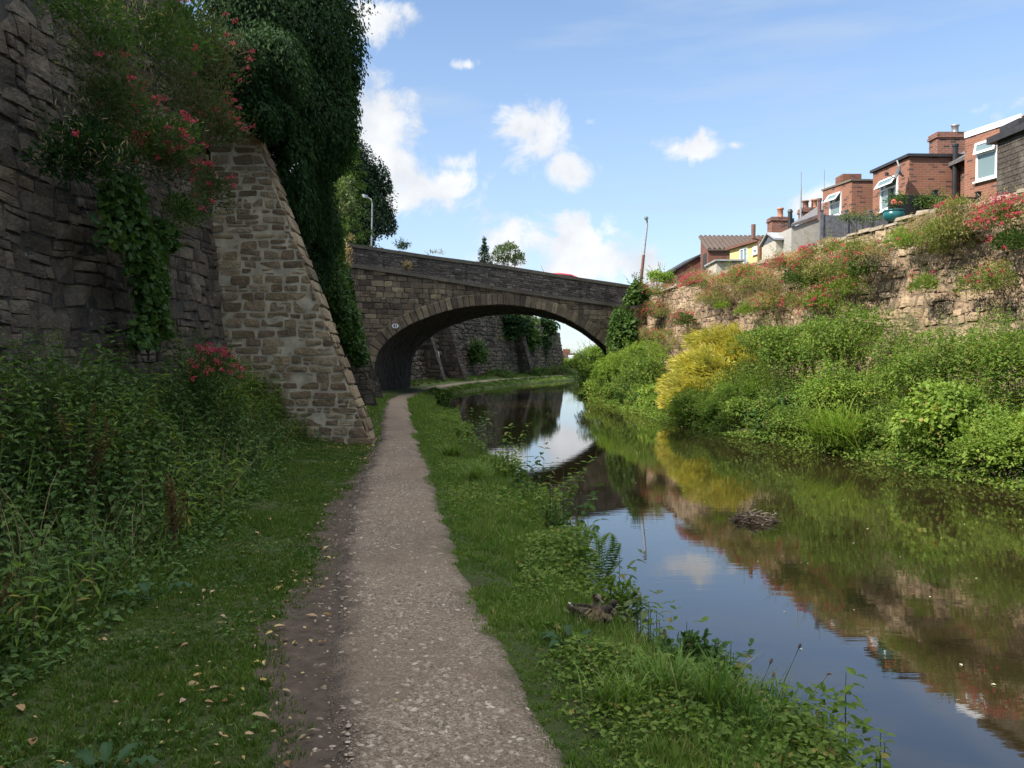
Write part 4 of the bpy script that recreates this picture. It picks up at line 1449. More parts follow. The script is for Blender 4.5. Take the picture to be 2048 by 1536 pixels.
def sl_band(mb, zf, h0, h1, w0, w1, off=(0, 0, 0), seglen=1.2, seed=0, joint=.012):
    rg = RS(seed)
    s = S0
    while s < S1 - .05:
        l = rg.uniform(.8, 1.2) * seglen
        e = min(s + l, S1)
        sa, sb = s + joint / 2, e - joint / 2
        jt = rg.uniform(-.006, .006)
        pts = []
        for hh in (h0, h1 + jt):
            for (a, w) in ((sa, w1), (sb, w1), (sb, w0), (sa, w0)):
                pts.append(bface(np.array(a), zf(np.array(a)) + hh, np.array(w)) + np.asarray(off))
        mb.hexa(np.array(pts))
        s = e


off = np.array([AX[0] * BW, AX[1] * BW, 0])
mb = MB()
sl_band(mb, crs, -.08, .08, -.3, .11, (0, 0, 0), 1.1, 54)
mb.build("string_course", M['coping'], bridge)
mb = MB()
sl_band(mb, cop, -.15, 0, -.42, .06, (0, 0, 0), 1.0, 55)
mb.build("coping", M['coping'], bridge)
for o_, nm in ((np.zeros(3), "parapet"), (off + np.array([0, 0, 0.0]), "far_parapet")):
    mb = MB()
    Ss = np.stack([ss, ss, ss, ss])
    Zs = np.stack([crs(ss) + .085, cop(ss) - .165, cop(ss) - .165, crs(ss) - .3])
    Ws = np.stack([np.full_like(ss, -.012), np.full_like(ss, -.012), np.full_like(ss, -.36), np.full_like(ss, -.36)])
    g = bface(Ss, Zs, Ws) + o_
    mb.grid(g[..., 0], g[..., 1], g[..., 2])
    if nm == "parapet":
        mb.build("parapet_core", M['mortar_bridge'], bridge)
        mb = MB()
        r = rubble(RS(56), S0, S1, 0, 1, (.085, .14), (.16, .5), .12)
        q = rect_quads(r)
        sq = q[:, :, 0]
        q[:, :, 1] = crs(sq) + .09 + q[:, :, 1] * (cop(sq) - .165 - crs(sq) - .09)
        stones(mb, q, bface, .016, .009, .006, .012, 56, .05, cj=.18)
        mb.build("parapet", M['parapet'], bridge)
    else:
        sl_band(mb, lambda s: cop(s) - .45, -.16, 0, -.42, .07, o_, 1.0, 57)
        mb.build("far_parapet", M['parapet'], bridge)
# --- road over the bridge
sr = np.linspace(-14, 30, 80)
Sr = np.stack([sr, sr])
roadz = lambda s: crs(np.clip(s, S0, S1)) + .02 + 0 * s
Wr = np.stack([np.full_like(sr, -.37), np.full_like(sr, -.37)])
g = bface(Sr, np.stack([roadz(sr), roadz(sr)]), Wr)
g[1] += off * .955
mb = MB()
mb.grid(g[..., 0], g[..., 1], g[..., 2])
setting(mb.build("road", M['asphalt']), "tarmac road crossing the bridge behind the parapet", "road")

# --- oval number plate
ps, pz = b_sz(789, 652)
c0 = bface(np.array(ps), np.array(pz), np.array(.085))
root = thing("number_plate", "white oval plate reading 41 on the bridge arch", "sign", c0)
mb = MB()
th = np.linspace(0, 2 * np.pi, 28, endpoint=False)
for k, (a, b, w, m) in enumerate(((.17, .115, .085, 1), (.158, .103, .093, 0))):
    ring_ = [bface(np.array(ps + a * math.cos(t)), np.array(pz + b * math.sin(t)), np.array(w)) for t in th]
    mb.prism(ring_, np.append(-BN * .02, 0), m)
mb.build("plate", [M['white_paint'], M['black_pipe']], root)
fc = bpy.data.curves.new("lettering", 'FONT')
fc.body = "41"
fc.size = .19
fc.align_x = 'CENTER'
fc.align_y = 'CENTER'
fc.extrude = .002
fc.offset = .007
fo = bpy.data.objects.new("lettering", fc)
COL.objects.link(fo)
fo.parent = root
fo.rotation_euler = (math.pi / 2, 0, math.atan2(BT[1], BT[0]))
fo.location = (BN[0] * .011, BN[1] * .011, 0)
fo.data.materials.append(M['black_pipe'])
bpy.context.view_layer.update()
me_ = bpy.data.meshes.new_from_object(fo.evaluated_get(bpy.context.evaluated_depsgraph_get()))
lo_ = bpy.data.objects.new("numerals", me_)
COL.objects.link(lo_)
lo_.parent = root
lo_.rotation_euler, lo_.location = fo.rotation_euler, fo.location
bpy.data.objects.remove(fo)
# ------------------------------------------------------------------ houses above the garden wall


def V2(px, Y):                          # plan position under a photo column at distance Y
    d = ray(px, 600)
    return np.array([d[0] * Y / d[1], Y])


def Zat(py, Y):
    return float(P(1024, py, Y)[2])


def on_face(px, py, A, B):
    """(distance along A->B, height) of a photo pixel on the upright face through A and B"""
    t = (B - A) / np.linalg.norm(B - A)
    n = np.array([t[1], -t[0]])
    d = ray(px, py)
    k = ((A - EYE[:2]) @ n) / (d[:2] @ n)
    p = EYE + k * d
    return float((p[:2] - A) @ t), float(p[2])


def solid(mb, plan, z0, zt, mat=0):     # plan polygon with a height per corner
    n = len(plan)
    zt = np.broadcast_to(np.asarray(zt, float), (n,))
    lo = np.array([[p[0], p[1], z0] for p in plan])
    hi = np.array([[p[0], p[1], z] for p, z in zip(plan, zt)])
    mb.add(np.concatenate([lo, hi]), [[i, (i + 1) % n, n + (i + 1) % n, n + i] for i in range(n)], mat)
    mb.f.append((np.array([list(range(n, 2 * n))]) + mb.n - 2 * n, mat))


def window(parent, A, B, pix, vent=True, depth=.05, bars=(), open_vent=0.0, ventfrac=.3, sill=True, tint='glass'):
    """frame, panes, sill and a top-hung vent on the upright face A->B; pix = (left, top, right, bottom) in photo pixels"""
    t = (B - A) / np.linalg.norm(B - A)
    n = np.array([t[1], -t[0]])
    if n @ (EYE[:2] - A) < 0:
        n = -n
    s0, zt = on_face(pix[0], pix[1], A, B)
    s1, zt1 = on_face(pix[2], pix[1], A, B)
    _, zb = on_face((pix[0] + pix[2]) / 2, pix[3], A, B)
    zt = on_face((pix[0] + pix[2]) / 2, pix[1], A, B)[1]
    a, b = min(s0, s1), max(s0, s1)

    def pt(s, z, w):
        p = A + t * s + n * w
        return [p[0], p[1], z]

    def bar(mb, sa, sb, za, zb_, w0=-.02, w1=depth):
        mb.hexa([pt(sa, za, w1), pt(sb, za, w1), pt(sb, za, w0), pt(sa, za, w0), pt(sa, zb_, w1), pt(sb, zb_, w1), pt(sb, zb_, w0), pt(sa, zb_, w0)])
    f = .065
    m = MB()
    bar(m, a, a + f, zb, zt)
    bar(m, b - f, b, zb, zt)
    bar(m, a + f, b - f, zt - f, zt)
    bar(m, a + f, b - f, zb, zb + f)
    zv = zt - (zt - zb) * ventfrac
    if vent:
        bar(m, a + f, b - f, zv - f / 2, zv + f / 2)
    for q in bars:
        bar(m, a + (b - a) * q - .03, a + (b - a) * q + .03, zb + f, (zv - f / 2) if vent else zt - f)
    if sill:
        bar(m, a - .06, b + .06, zb - .05, zb - .004, -.02, depth + .05)
    fr = m.build("window", M['upvc'], parent)
    fr.location = (0, 0, 0)
    me = fr.data
    off_ = parent.location
    for v in me.vertices:
        v.co = v.co - off_
    g = MB()
    g.add([pt(a + f, zb + f, .012), pt(b - f, zb + f, .012), pt(b - f, zt - f, .012), pt(a + f, zt - f, .012)], [[0, 1, 2, 3]])
    po = g.build("pane", M[tint], fr)
    po.location = -Vector(off_)
    if vent and open_vent > 0:
        h = zt - zv
        lo, ot = h * math.cos(open_vent), h * math.sin(open_vent)
        g = MB()

        def bar2(sa, sb, ka, kb, m_=0, th=.035):
            def q(s, k, o):
                return pt(s, zt - lo * k, depth + .004 + ot * k + o)
            g.hexa([q(sa, kb, th), q(sb, kb, th), q(sb, kb, 0), q(sa, kb, 0), q(sa, ka, th), q(sb, ka, th), q(sb, ka, 0), q(sa, ka, 0)], m_)
        e = .07 / h
        bar2(a, a + f, 0, 1)
        bar2(b - f, b, 0, 1)
        bar2(a + f, b - f, 0, e)
        bar2(a + f, b - f, 1 - e, 1)
        bar2(a + f, b - f, e, 1 - e, 1, .012)
        so = g.build("open_vent", [M['upvc'], M[tint]], fr)
        so.location = -Vector(off_)
    return fr


def part(mb, name, mat, parent, uv=False, smooth=False):
    return mb.build(name, mat, parent, smooth, uv)


def chimney_mb(mb, c, s, z0, z1, cap=.09):
    mb.box((c[0], c[1], (z0 + z1) / 2), (s[0], s[1], z1 - z0))
    mb.box((c[0], c[1], z1 + cap / 2 - .12), (s[0] + .1, s[1] + .1, cap))
    mb.box((c[0], c[1], z1 + .03), (s[0] + .05, s[1] + .05, .1))


def chimney(parent, c, s, z0, z1, mat, pots=(), potmat='pot_clay'):
    m = MB()
    chimney_mb(m, c, s, z0, z1)
    o = m.build("chimney", M[mat], parent, False, True)
    for (dx, dy, h, r, mm) in pots:
        m = MB()
        m.lathe((c[0] + dx, c[1] + dy, z1 + .08), [(r * 1.05, 0), (r * .9, .06), (r * .85, h * .8), (r * 1.1, h * .85), (r * 1.1, h), (r * .8, h), (r * .8, h * .6)], 14)
        p = m.build("chimney_pot", M[mm], o, True)
        p.location = (0, 0, 0)
        p.location = -Vector(o.location) - Vector(parent.location)
    return o


GZ = 5.0
# --- house with the tall window, nearest
A, B = V2(2037, 24.0), V2(1925, 26.0)
zt = Zat(270, 26.0)
dirx = np.array([1.0, .06])
h1 = thing("brick_house", "orange brick house with white roof edge and a tall white window behind the dark shed", "house", (A[0], A[1], GZ), "brick houses above the canal wall")
m = MB()
solid(m, [A, A + dirx * 4.5, B + dirx * 4.5, B], GZ, zt)
part(m, "wall", M['brick_red'], h1, True)
m = MB()
t = (B - A) / np.linalg.norm(B - A)
n_ = np.array([t[1], -t[0]])
n_ = n_ if n_[0] < 0 else -n_
solid(m, [A + n_ * .03, A - n_ * .02, B - n_ * .02, B + n_ * .03], zt - .10, zt + .07)
part(m, "fascia", M['upvc'], h1)
m = MB()
solid(m, [A + n_ * .0 + (.03, -.05), A + dirx * 4.5 + (0, -.05), B + dirx * 4.5, B + (.03, .03)], zt + .005, zt + .055)
part(m, "roof", M['flat_grey'], h1)
window(h1, A, B, (1955, 281, 1997, 358), True, open_vent=.22, ventfrac=.31)
m = MB()
c_ = P(2040, 251, 23.4)
m.box((c_[0] + .7, c_[1], c_[2]), (2.0, .9, .16))
m.box((c_[0] - .12, c_[1] - .2, c_[2] - .3), (.1, .1, .5))
m.box((c_[0] + .4, c_[1] - .3, c_[2] - .3), (.9, .12, .28))
part(m, "porch_canopy", M['fascia_dark'], h1)

# --- house with the satellite dish
A, B = V2(1815, 28.0), V2(1743, 30.4)
zt = Zat(314, 28.0)
h2 = thing("brick_house", "orange brick flat-roofed house end with a satellite dish and black drainpipe", "house", (A[0], A[1], GZ), "brick houses above the canal wall")
m = MB()
A2 = A + np.array([2.6, 0.1])
B2 = B + np.array([2.9, 0.1])
solid(m, [A, A2, B2, B], GZ, zt)
part(m, "wall", M['brick_red'], h2, True)
m = MB()
solid(m, [A + (-.09, -.09), A2 + (0, -.09), B2 + (0, .08), B + (-.09, .08)], zt + .004, zt + .10)
part(m, "roof", M['fascia_dark'], h2)
window(h2, A, B, (1763, 356, 1797, 418), True, open_vent=.6, ventfrac=.33)
# pitched slate roof and chimney of the terrace behind it
e0, e1 = np.array([14.3, 27.6]), np.array([17.6, 27.6])
m = MB()
ze, zr = Zat(352, 30.5), Zat(246, 30.5)
m.add([[14.3, 26.6, ze - .1], [14.3, 30.6, ze - .1], [17.7, 30.6, zr - .1], [17.7, 26.6, zr - .1], [21.1, 30.6, ze - .1], [21.1, 26.6, ze - .1],
       [14.3, 26.6, ze - .22], [14.3, 30.6, ze - .22], [17.7, 30.6, zr - .22], [17.7, 26.6, zr - .22], [21.1, 30.6, ze - .22], [21.1, 26.6, ze - .22]],
      [[0, 3, 2, 1], [3, 5, 4, 2], [6, 7, 8, 9], [9, 8, 10, 11], [0, 1, 7, 6], [1, 2, 8, 7], [2, 4, 10, 8], [4, 5, 11, 10], [5, 3, 9, 11], [3, 0, 6, 9]])
part(m, "slate_roof", M['slate'], h2)
m = MB()
solid(m, [np.array([14.6, 26.9]), np.array([20.8, 26.9]), np.array([20.8, 30.3]), np.array([14.6, 30.3])], GZ, ze - .1)
part(m, "terrace_wall", M['brick_dark'], h2, True)
cl, cr_ = V2(1866, 30.2), V2(1925, 30.2)
chimney(h2, ((cl[0] + cr_[0]) / 2 + .15, 30.65), (cr_[0] - cl[0], .62), ze - .3, Zat(266, 30.2), 'brick_dark', [(.25, 0, .32, .13, 'metal_grey')])
m = MB()
q0, q1 = P(1911, 292, 27.85), P(1911, 388, 27.85)
m.tube([[q0[0], q0[1], q1[2] - .1], [q0[0], q0[1], q0[2]]], .085, 10)
m.tube([[q0[0], q0[1], q0[2] - .02], [q0[0], q0[1], q0[2] + .06]], .11, 10)
part(m, "drainpipe", M['black_pipe'], h2)
dish = thing("satellite_dish", "small grey satellite dish on a pale arm fixed to the brick corner", "satellite dish", P(1802, 345, 28.0))
c = np.array(P(1797, 345, 27.75))
ax_ = nrm(np.array([-.95, .12, .3]))
u_ = nrm(np.cross(ax_, [0, 0, 1.0]))
v_ = np.cross(u_, ax_)
rr, kk = np.linspace(0.02, .23, 6), np.arange(20) * 2 * np.pi / 20
pts = c + (rr[:, None, None] * (np.cos(kk)[None, :, None] * u_ + np.sin(kk)[None, :, None] * v_)) + ax_ * (rr[:, None, None] ** 2 * .8)
m = MB()
i = np.arange(120).reshape(6, 20)
m.add(pts.reshape(-1, 3), np.stack([i[:-1], np.roll(i[:-1], -1, 1), np.roll(i[1:], -1, 1), i[1:]], 2).reshape(-1, 4))
m.add((pts - ax_ * .015).reshape(-1, 3), np.stack([i[:-1], i[1:], np.roll(i[1:], -1, 1), np.roll(i[:-1], -1, 1)], 2).reshape(-1, 4))
part(m, "reflector", M['fence_grey'], dish)
m = MB()
m.tube([c - ax_ * .02, P(1806, 352, 28.0)], .03, 8)
m.tube([c + v_ * -.2 + ax_ * .04, c + ax_ * .32 - v_ * .16], .014, 6)
m.box(c + ax_ * .33 - v_ * .15, (.08, .08, .1), .5)
part(m, "arm", M['black_pipe'], dish)
m = MB()
m.tube([P(1794, 321, 27.8), P(1804, 350, 27.9)], .022, 6)
part(m, "mast", M['upvc'], dish)

# --- third brick house end
A, B = V2(1701, 31.7), V2(1643.5, 33.6)
zt = Zat(362, 31.7)
h3 = thing("brick_house", "orange brick flat-roofed house end with an open white window above the grey fence", "house", (A[0], A[1], GZ), "brick houses above the canal wall")
A2, B2 = A + np.array([2.6, 0.1]), B + np.array([2.6, 0.1])
m = MB()
solid(m, [A, A2, B2, B], GZ, zt)
part(m, "wall", M['brick_red'], h3, True)
m = MB()
solid(m, [A + (-.05, -.05), A2 + (0, -.05), B2 + (0, .05), B + (-.05, .05)], zt + .004, zt + .07)
part(m, "roof_edge", M['coping'], h3)
window(h3, A, B, (1661, 387, 1684, 432), True, open_vent=.65, ventfrac=.42)
cl, cr_ = V2(1683, 34.5), V2(1720, 34.5)
m = MB()
m.box(((cl[0] + cr_[0]) / 2, 34.9, (Zat(350, 34.5) + zt) / 2 - .1), (cr_[0] - cl[0], .8, Zat(350, 34.5) - zt + .3))
part(m, "chimney", M['brick_brown'], h3, True)
m = MB()
q = P(1645, 425, 32.6)
m.tube([[q[0] - .12, q[1], q[2] - .3], [q[0] - .12, q[1], Zat(399, 32.6)]], .07, 8)
m.tube([[q[0] - .12, q[1], Zat(402, 32.6)], [q[0] - .12, q[1], Zat(397, 32.6)]], .10, 8)
part(m, "flue", M['rust_paint'], h3)
m = MB()
q = P(1648.5, 381, 34.5)
m.tube([q - np.array([0, 0, .6]), [q[0], q[1], Zat(339, 34.5)]], .012, 5)
part(m, "aerial_rod", M['metal_grey'], h3)

# --- grey lean-to with a dark roof
Y = 34.0
m = MB()
a, b = P(1583, 455, Y), P(1640, 433, Y)
lt = thing("outbuilding", "grey rendered lean-to with a steep dark roof behind the grey fence", "outbuilding", (a[0], Y, GZ))
solid(m, [np.array([a[0], Y]), np.array([b[0] + .5, Y]), np.array([b[0] + .5, Y + 3]), np.array([a[0], Y + 3])], GZ - .3, [a[2], b[2] + .15, b[2] + .15, a[2]])
part(m, "wall", M['render_grey'], lt)
c, d = P(1588, 449, Y + 3), P(1640, 411, Y + 3)
up = np.array([0, 0, .1])
m = MB()
rf = [a + (-.05, -.08, .01), b + (.15, -.08, .06), d + (.1, 0, 0), c]
m.hexa([q for q in rf] + [q + up for q in rf])
part(m, "roof", M['slate'], lt)

# --- terrace with two chimney pots
cl, cr_ = V2(1606, 38.5), V2(1642, 38.5)
ht = thing("brick_house", "sooty brick chimney stack with two pots on a slate roof behind the grey lean-to", "house", (cl[0], 38.5, GZ), "brick houses above the canal wall")
xc = (cl[0] + cr_[0]) / 2
zc = Zat(418, 38.5)
m = MB()
solid(m, [np.array([xc - .2, 37.6]), np.array([xc + 5, 37.6]), np.array([xc + 5, 42]), np.array([xc - .2, 42])], GZ, zc - 1.6)
part(m, "wall", M['brick_dark'], ht, True)
m = MB()
m.prism([[xc - .4, 37.5, zc - 1.65], [xc + 2.5, 37.5, zc - .5], [xc + 5.3, 37.5, zc - 1.65]], (0, 4.6, 0))
part(m, "roof", M['slate'], ht)
chimney(ht, (xc, 38.9), (cr_[0] - cl[0], .7), zc - 1.9, zc, 'brick_dark', [(-.2, 0, .36, .15, 'rust_paint'), (.2, 0, .42, .15, 'pot_clay')])
m = MB()
q = P(1601, 470, 38.5)
m.tube([[q[0], q[1], GZ], [q[0], q[1], Zat(395, 38.5)], [q[0], q[1], Zat(374, 38.5)]], [.05, .04, .035], 6)
m.tube([[q[0], q[1], Zat(374, 38.5)], [q[0], q[1], Zat(343, 38.5)]], .022, 6)
for zz in (428, 436):
    p = P(1601, zz, 38.5)
    m.tube([p + (-.05, 0, 0), p + (.5, .2, 0)], .02, 5)
mast = m.build("aerial_mast", M['metal_grey'], None)
tag(mast, "tall thin two-stage radio mast clamped beside the chimney with two pots", "aerial")

# --- terrace with one pale pot and its black flue
cl, cr_ = V2(1544, 42.5), V2(1577, 42.5)
xc, zc = (cl[0] + cr_[0]) / 2, Zat(436, 42.5)
hs = thing("brick_house", "brick chimney stack with a single pale pot above the small cream shed", "house", (cl[0], 42.5, GZ), "brick houses above the canal wall")
m = MB()
solid(m, [np.array([xc - .3, 41.5]), np.array([xc + 6, 41.5]), np.array([xc + 6, 46]), np.array([xc - .3, 46])], GZ, zc - 1.3)
part(m, "wall", M['upvc'], hs)
m = MB()
m.hexa([[xc - .4, 41.3, zc - 1.28], [xc + 2.4, 41.3, zc - .1], [xc + 2.4, 46, zc - .1], [xc - .4, 46, zc - 1.28], [xc - .4, 41.3, zc - 1.18], [xc + 2.4, 41.3, zc], [xc + 2.4, 46, zc], [xc - .4, 46, zc - 1.18]])
part(m, "roof", M['slate'], hs)
chimney(hs, (xc, 43.0), (cr_[0] - cl[0], .8), zc - 1.6, zc, 'brick_dark', [(.12, 0, .5, .16, 'pot_clay')])
m = MB()
q = P(1580, 466, 38.2)
m.tube([[q[0], q[1], GZ], [q[0], q[1], Zat(424, 38.2)]], .10, 9)
m.tube([[q[0], q[1], Zat(424, 38.2)], [q[0], q[1], Zat(418.5, 38.2)]], [.13, .07], 9)
m.tube([[q[0] + .14, q[1], Zat(455, 38.2)], [q[0] + .1, q[1], Zat(437, 38.2)]], .08, 8)
part(m, "flue", M['black_pipe'], hs)

# --- cream shed
A, B = V2(1551, 35.0), V2(1524, 37.0)
zE, zR = Zat(479, 35.0), Zat(468, 36.0)
sh = thing("garden_shed", "small cream shed with a pale grey gabled roof above the flowering wall", "shed", (A[0], A[1], GZ))
m = MB()
R_ = np.array([2.2, .25])
mid = (A + B) / 2
lo = [[q[0], q[1], GZ - .4] for q in (A, A + R_, B + R_, B)]
hi = [[q[0], q[1], zE] for q in (A, A + R_, B + R_, B)]
m.hexa(lo + hi)
part(m, "wall", M['render_cream'], sh)
m = MB()
gA, gB, gM = [[q[0] - .12, q[1], z] for q, z in ((A + (0, -.15), zE - .03), (B + (0, .15), zE - .03), (mid, zR))]
rl = np.array([R_[0] + .25, R_[1], 0])
for (p, q) in ((gA, gM), (gB, gM)):
    p, q = np.array(p), np.array(q)
    m.hexa([p, p + rl, q + rl, q, p + (0, 0, .07), p + rl + (0, 0, .07), q + rl + (0, 0, .07), q + (0, 0, .07)])
part(m, "roof", M['flat_grey'], sh)
m = MB()
m.prism([[A[0] - .01, A[1], zE], [B[0] - .01, B[1], zE], [mid[0] - .01, mid[1], zR]], (.04, 0, 0))
part(m, "gable", M['fence_grey'], sh)

# --- yellow house
A, B = V2(1527, 40.0), V2(1459, 44.5)
zA, zB = Zat(481, 40.0), Zat(500, 44.5)
yh = thing("yellow_house", "yellow rendered house with white glazed doors and a dark roof edge", "house", (A[0], A[1], GZ))
m = MB()
solid(m, [A, A + (3, .2), B + (3, .2), B], GZ, [zA, zA, zB, zB])
part(m, "wall", M['yellow'], yh)
m = MB()
lo = [np.array([q[0], q[1], z]) for q, z in ((A + (-.2, -.25), zA + .004), (A + (3, -.2), zA + .1), (B + (3, .2), zB + .1), (B + (-.2, .2), zB + .004))]
m.hexa(lo + [q + (0, 0, .13) for q in lo])
part(m, "roof", M['rust_paint'], yh)
window(yh, A, B, (1481, 496, 1496, 540), False, bars=(.5,), sill=False)
window(yh, A, B, (1507, 493, 1516, 508), True, ventfrac=.35)
m = MB()
q = P(1509, 500, 39.0)
m.tube([[q[0] + .15, q[1] - .3, GZ], [q[0] + .15, q[1] - .3, Zat(482, 39)], [q[0] - .14, q[1] - .3, Zat(478, 39)], [q[0] - .14, q[1] - .3, Zat(451, 39)]], .1, 9)
part(m, "flue", M['rust_paint'], yh)

# --- brown brick house with a tiled roof
A = V2(1416, 52.0)
Zr, Ze = Zat(474, 55.5), Zat(501, 52.0)
xr = V2(1400.5, 55.5)
bh = thing("brick_house", "brown brick house with a dark pantiled roof beyond the yellow house", "house", (A[0], A[1], GZ), "brick houses above the canal wall")
m = MB()
solid(m, [A, A + (4.5, 0), np.array([A[0] + 4.5, 55.5]), xr], GZ, [Ze, Ze, Zr - .05, Zr - .05])
part(m, "wall", M['brick_brown'], bh, True)
m = MB()
o_ = np.array([-.12, -.15, -.02])
q = [np.array([A[0], A[1], Ze]) + o_, np.array([A[0] + 4.5, A[1], Ze]) + (0, -.15, -.02), np.array([A[0] + 4.5, 55.7, Zr]), np.array([xr[0] - .1, 55.7, Zr])]
m.hexa(q + [p + (0, 0, .1) for p in q])
rows, cols = 13, 15                     # pantile rolls
for i in range(rows):
    for j in range(cols):
        a = (i + .5) / rows
        p = q[0] * (1 - a) + q[3] * a
        r_ = q[1] * (1 - a) + q[2] * a
        c = p + (r_ - p) * (j + .5) / cols
        d_ = (q[3] - q[0]) / rows
        m.tube([c - d_ * .52 + (0, 0, .115), c + d_ * .45 + (0, 0, .10)], [.10, .085], 6)
part(m, "tiled_roof", M['rooftile'] if 'rooftile' in M else plain_mat("brown_pantile", (0.13, 0.095, 0.075), 0.8, 0, .35, 12), bh)
m = MB()
w0 = V2(1410, 53.2)
m.box((w0[0] - .02, w0[1], Zat(527, 53.2)), (.08, .9, 1.2))
part(m, "door", M['fascia_dark'], bh)

# --- lower brick building at the end
A = V2(1353.5, 56.0)
B = V2(1401, 56.0)
lb = thing("brick_house", "low brown brick building with a sloping dark roof at the bridge end of the wall", "house", (A[0], A[1], GZ), "brick houses above the canal wall")
zA, zB = Zat(541, 56.0), Zat(512, 56.0)
m = MB()
far = np.array([-.25, 4.0])
solid(m, [A, B, B + far, A + far], GZ - .5, [zA, zB, zB, zA])
part(m, "wall", M['brick_brown'], lb, True)
m = MB()
lo = [np.array([p[0], p[1], z]) for p, z in ((A + (-.22, -.12), zA - .06), (B + (.02, -.12), zB + .03), (B + far, zB + .03), (A + far + (-.22, 0), zA - .06))]
m.hexa(lo + [p + (0, 0, .12) for p in lo])
part(m, "roof", M['fascia_dark'], lb)

# --- white lean-to with a flat grey roof
a, b = P(1433, 530, 38.0), P(1466, 530, 38.0)
ls = thing("outbuilding", "low white outbuilding with a thin grey flat roof in front of the brown brick house", "outbuilding", (a[0], 38, GZ))
m = MB()
solid(m, [a[:2], b[:2] + (.4, 0), b[:2] + (.4, 2), a[:2] + (0, 2)], GZ, Zat(524.5, 38))
part(m, "wall", M['render_cream'], ls)
m = MB()
z_ = Zat(524, 38)
lo = [np.array([p[0], p[1], z_ + dz]) for p, dz in ((a[:2] + (-.1, -.2), 0.03), (b[:2] + (.5, -.2), 0.03), (b[:2] + (.5, 2), -.02), (a[:2] + (-.1, 2), .0))]
m.hexa(lo + [p + (0, 0, .07) for p in lo])
part(m, "roof", M['flat_grey'], ls)

# --- dark timber shed, nearest
A, B = V2(1991, 21.8), np.array([12.75, 15.0])
zt = Zat(283, 21.8)
ts = thing("timber_shed", "dark weathered board shed with a black barge board on the wall edge", "shed", (A[0], A[1], GZ))
m = MB()
t = (B - A) / np.linalg.norm(B - A)
n_ = np.array([-abs(t[1]), t[0] * np.sign(t[1]) * -1])
n_ = n_ if n_[0] < 0 else -n_
L_ = np.linalg.norm(B - A)
solid(m, [A - n_ * .03, B - n_ * .03, B + (3, 0), A + (3, 0)], GZ, zt)
bz = GZ
k = 0
while bz < zt - .02:                    # overlapping boards
    h_ = min(.135, zt - bz)
    p0, p1 = A, B
    m.hexa([[p0[0] + n_[0] * .022, p0[1] + n_[1] * .022, bz], [p0[0] - n_[0] * .01, p0[1], bz], [p1[0] - n_[0] * .01, p1[1], bz], [p1[0] + n_[0] * .022, p1[1], bz],
            [p0[0] + n_[0] * .012, p0[1] + n_[1] * .012, bz + h_ - .006], [p0[0] - n_[0] * .01, p0[1], bz + h_ - .006], [p1[0] - n_[0] * .01, p1[1], bz + h_ - .006], [p1[0] + n_[0] * .012, p1[1], bz + h_ - .006]])
    bz += h_
part(m, "boarding", M['timber_dark'], ts)
m = MB()
lo = [np.array([p[0], p[1], zt - .02]) for p in (A + n_ * .16 + (0, .25), B + n_ * .16, B + (3, 0), A + (3, .25))]
m.hexa(lo + [p + (0, 0, .17) for p in lo])
part(m, "roof", M['fascia_dark'], ts)

# --- fences
def fence(label, A, B, z0, z1, mat, npan, rails=True, seed=0):
    f = thing("fence", label, "fence", (A[0], A[1], z0))
    t = (B - A) / np.linalg.norm(B - A)
    L_ = np.linalg.norm(B - A)
    rz = math.atan2(t[1], t[0])
    rg = RS(seed)
    for i in range(npan):
        m = MB()
        c = A + t * L_ * (i + .5) / npan
        nb = 3
        for j in range(nb):
            h = (z1 - z0) / nb
            m.box((c[0], c[1] + rg.uniform(-.004, .004), z0 + h * (j + .5)), (L_ / npan - .11, .03, h - .006), rz)
        m.build("panel", M[mat], f)
    for i in range(npan + 1):
        m = MB()
        c = A + t * L_ * i / npan
        m.box((c[0], c[1], (z0 + z1) / 2 + .05), (.1, .1, z1 - z0 + .16), rz)
        m.box((c[0], c[1], z1 + .14), (.13, .13, .03), rz)
        m.build("post", M[mat], f)
    return f


fence("grey painted panel fence below the open white window", V2(1641, 27.0), V2(1752, 27.0) + (.6, .1), 4.85, Zat(430, 27.0), 'fence_grey', 3, seed=3)
fence("black board fence behind the teal flower pot", V2(1779, 22.6), V2(1868, 22.9) + (1.2, .1), 4.85, Zat(389, 22.6), 'black_pipe', 2, seed=4)

# --- house far beyond the arch
fh = thing("distant_house", "small grey-roofed brick house far off through the arch", "house", P(1134, 730, 150))
m = MB()
a, b, c = P(1117, 716, 150), P(1131, 716, 150), P(1124, 706, 150)
m.prism([P(1117, 745, 150), P(1131, 745, 150), b, c, a], (4, 12, 0))
part(m, "wall", M['brick_brown'], fh, True)
m = MB()
e = np.array([12.0, 6, 0])
q = [P(1131.5, 716, 149.5) + (0, 0, -.3), P(1131.5, 716, 149.5) + e + (0, 0, -1.6), P(1150, 706, 155) + (0, 4, -.2), c + (0, 0, .2)]
q = [P(1122, 727, 149), P(1140, 727, 149), P(1150, 710, 153), P(1131, 710, 153)]
m.hexa([p - (0, 0, .2) for p in q] + q)
q = [P(1115.5, 717, 149), P(1116.5, 717, 154), P(1125, 705, 154), P(1124, 705.5, 149)]
m.hexa([p - (0, 0, .25) for p in q] + q)
part(m, "roof", M['flat_grey'], fh)
m = MB()
q = P(1133, 706, 154)
m.box(q, (1.3, .8, 1.4))
part(m, "chimney", M['brick_brown'], fh, True)
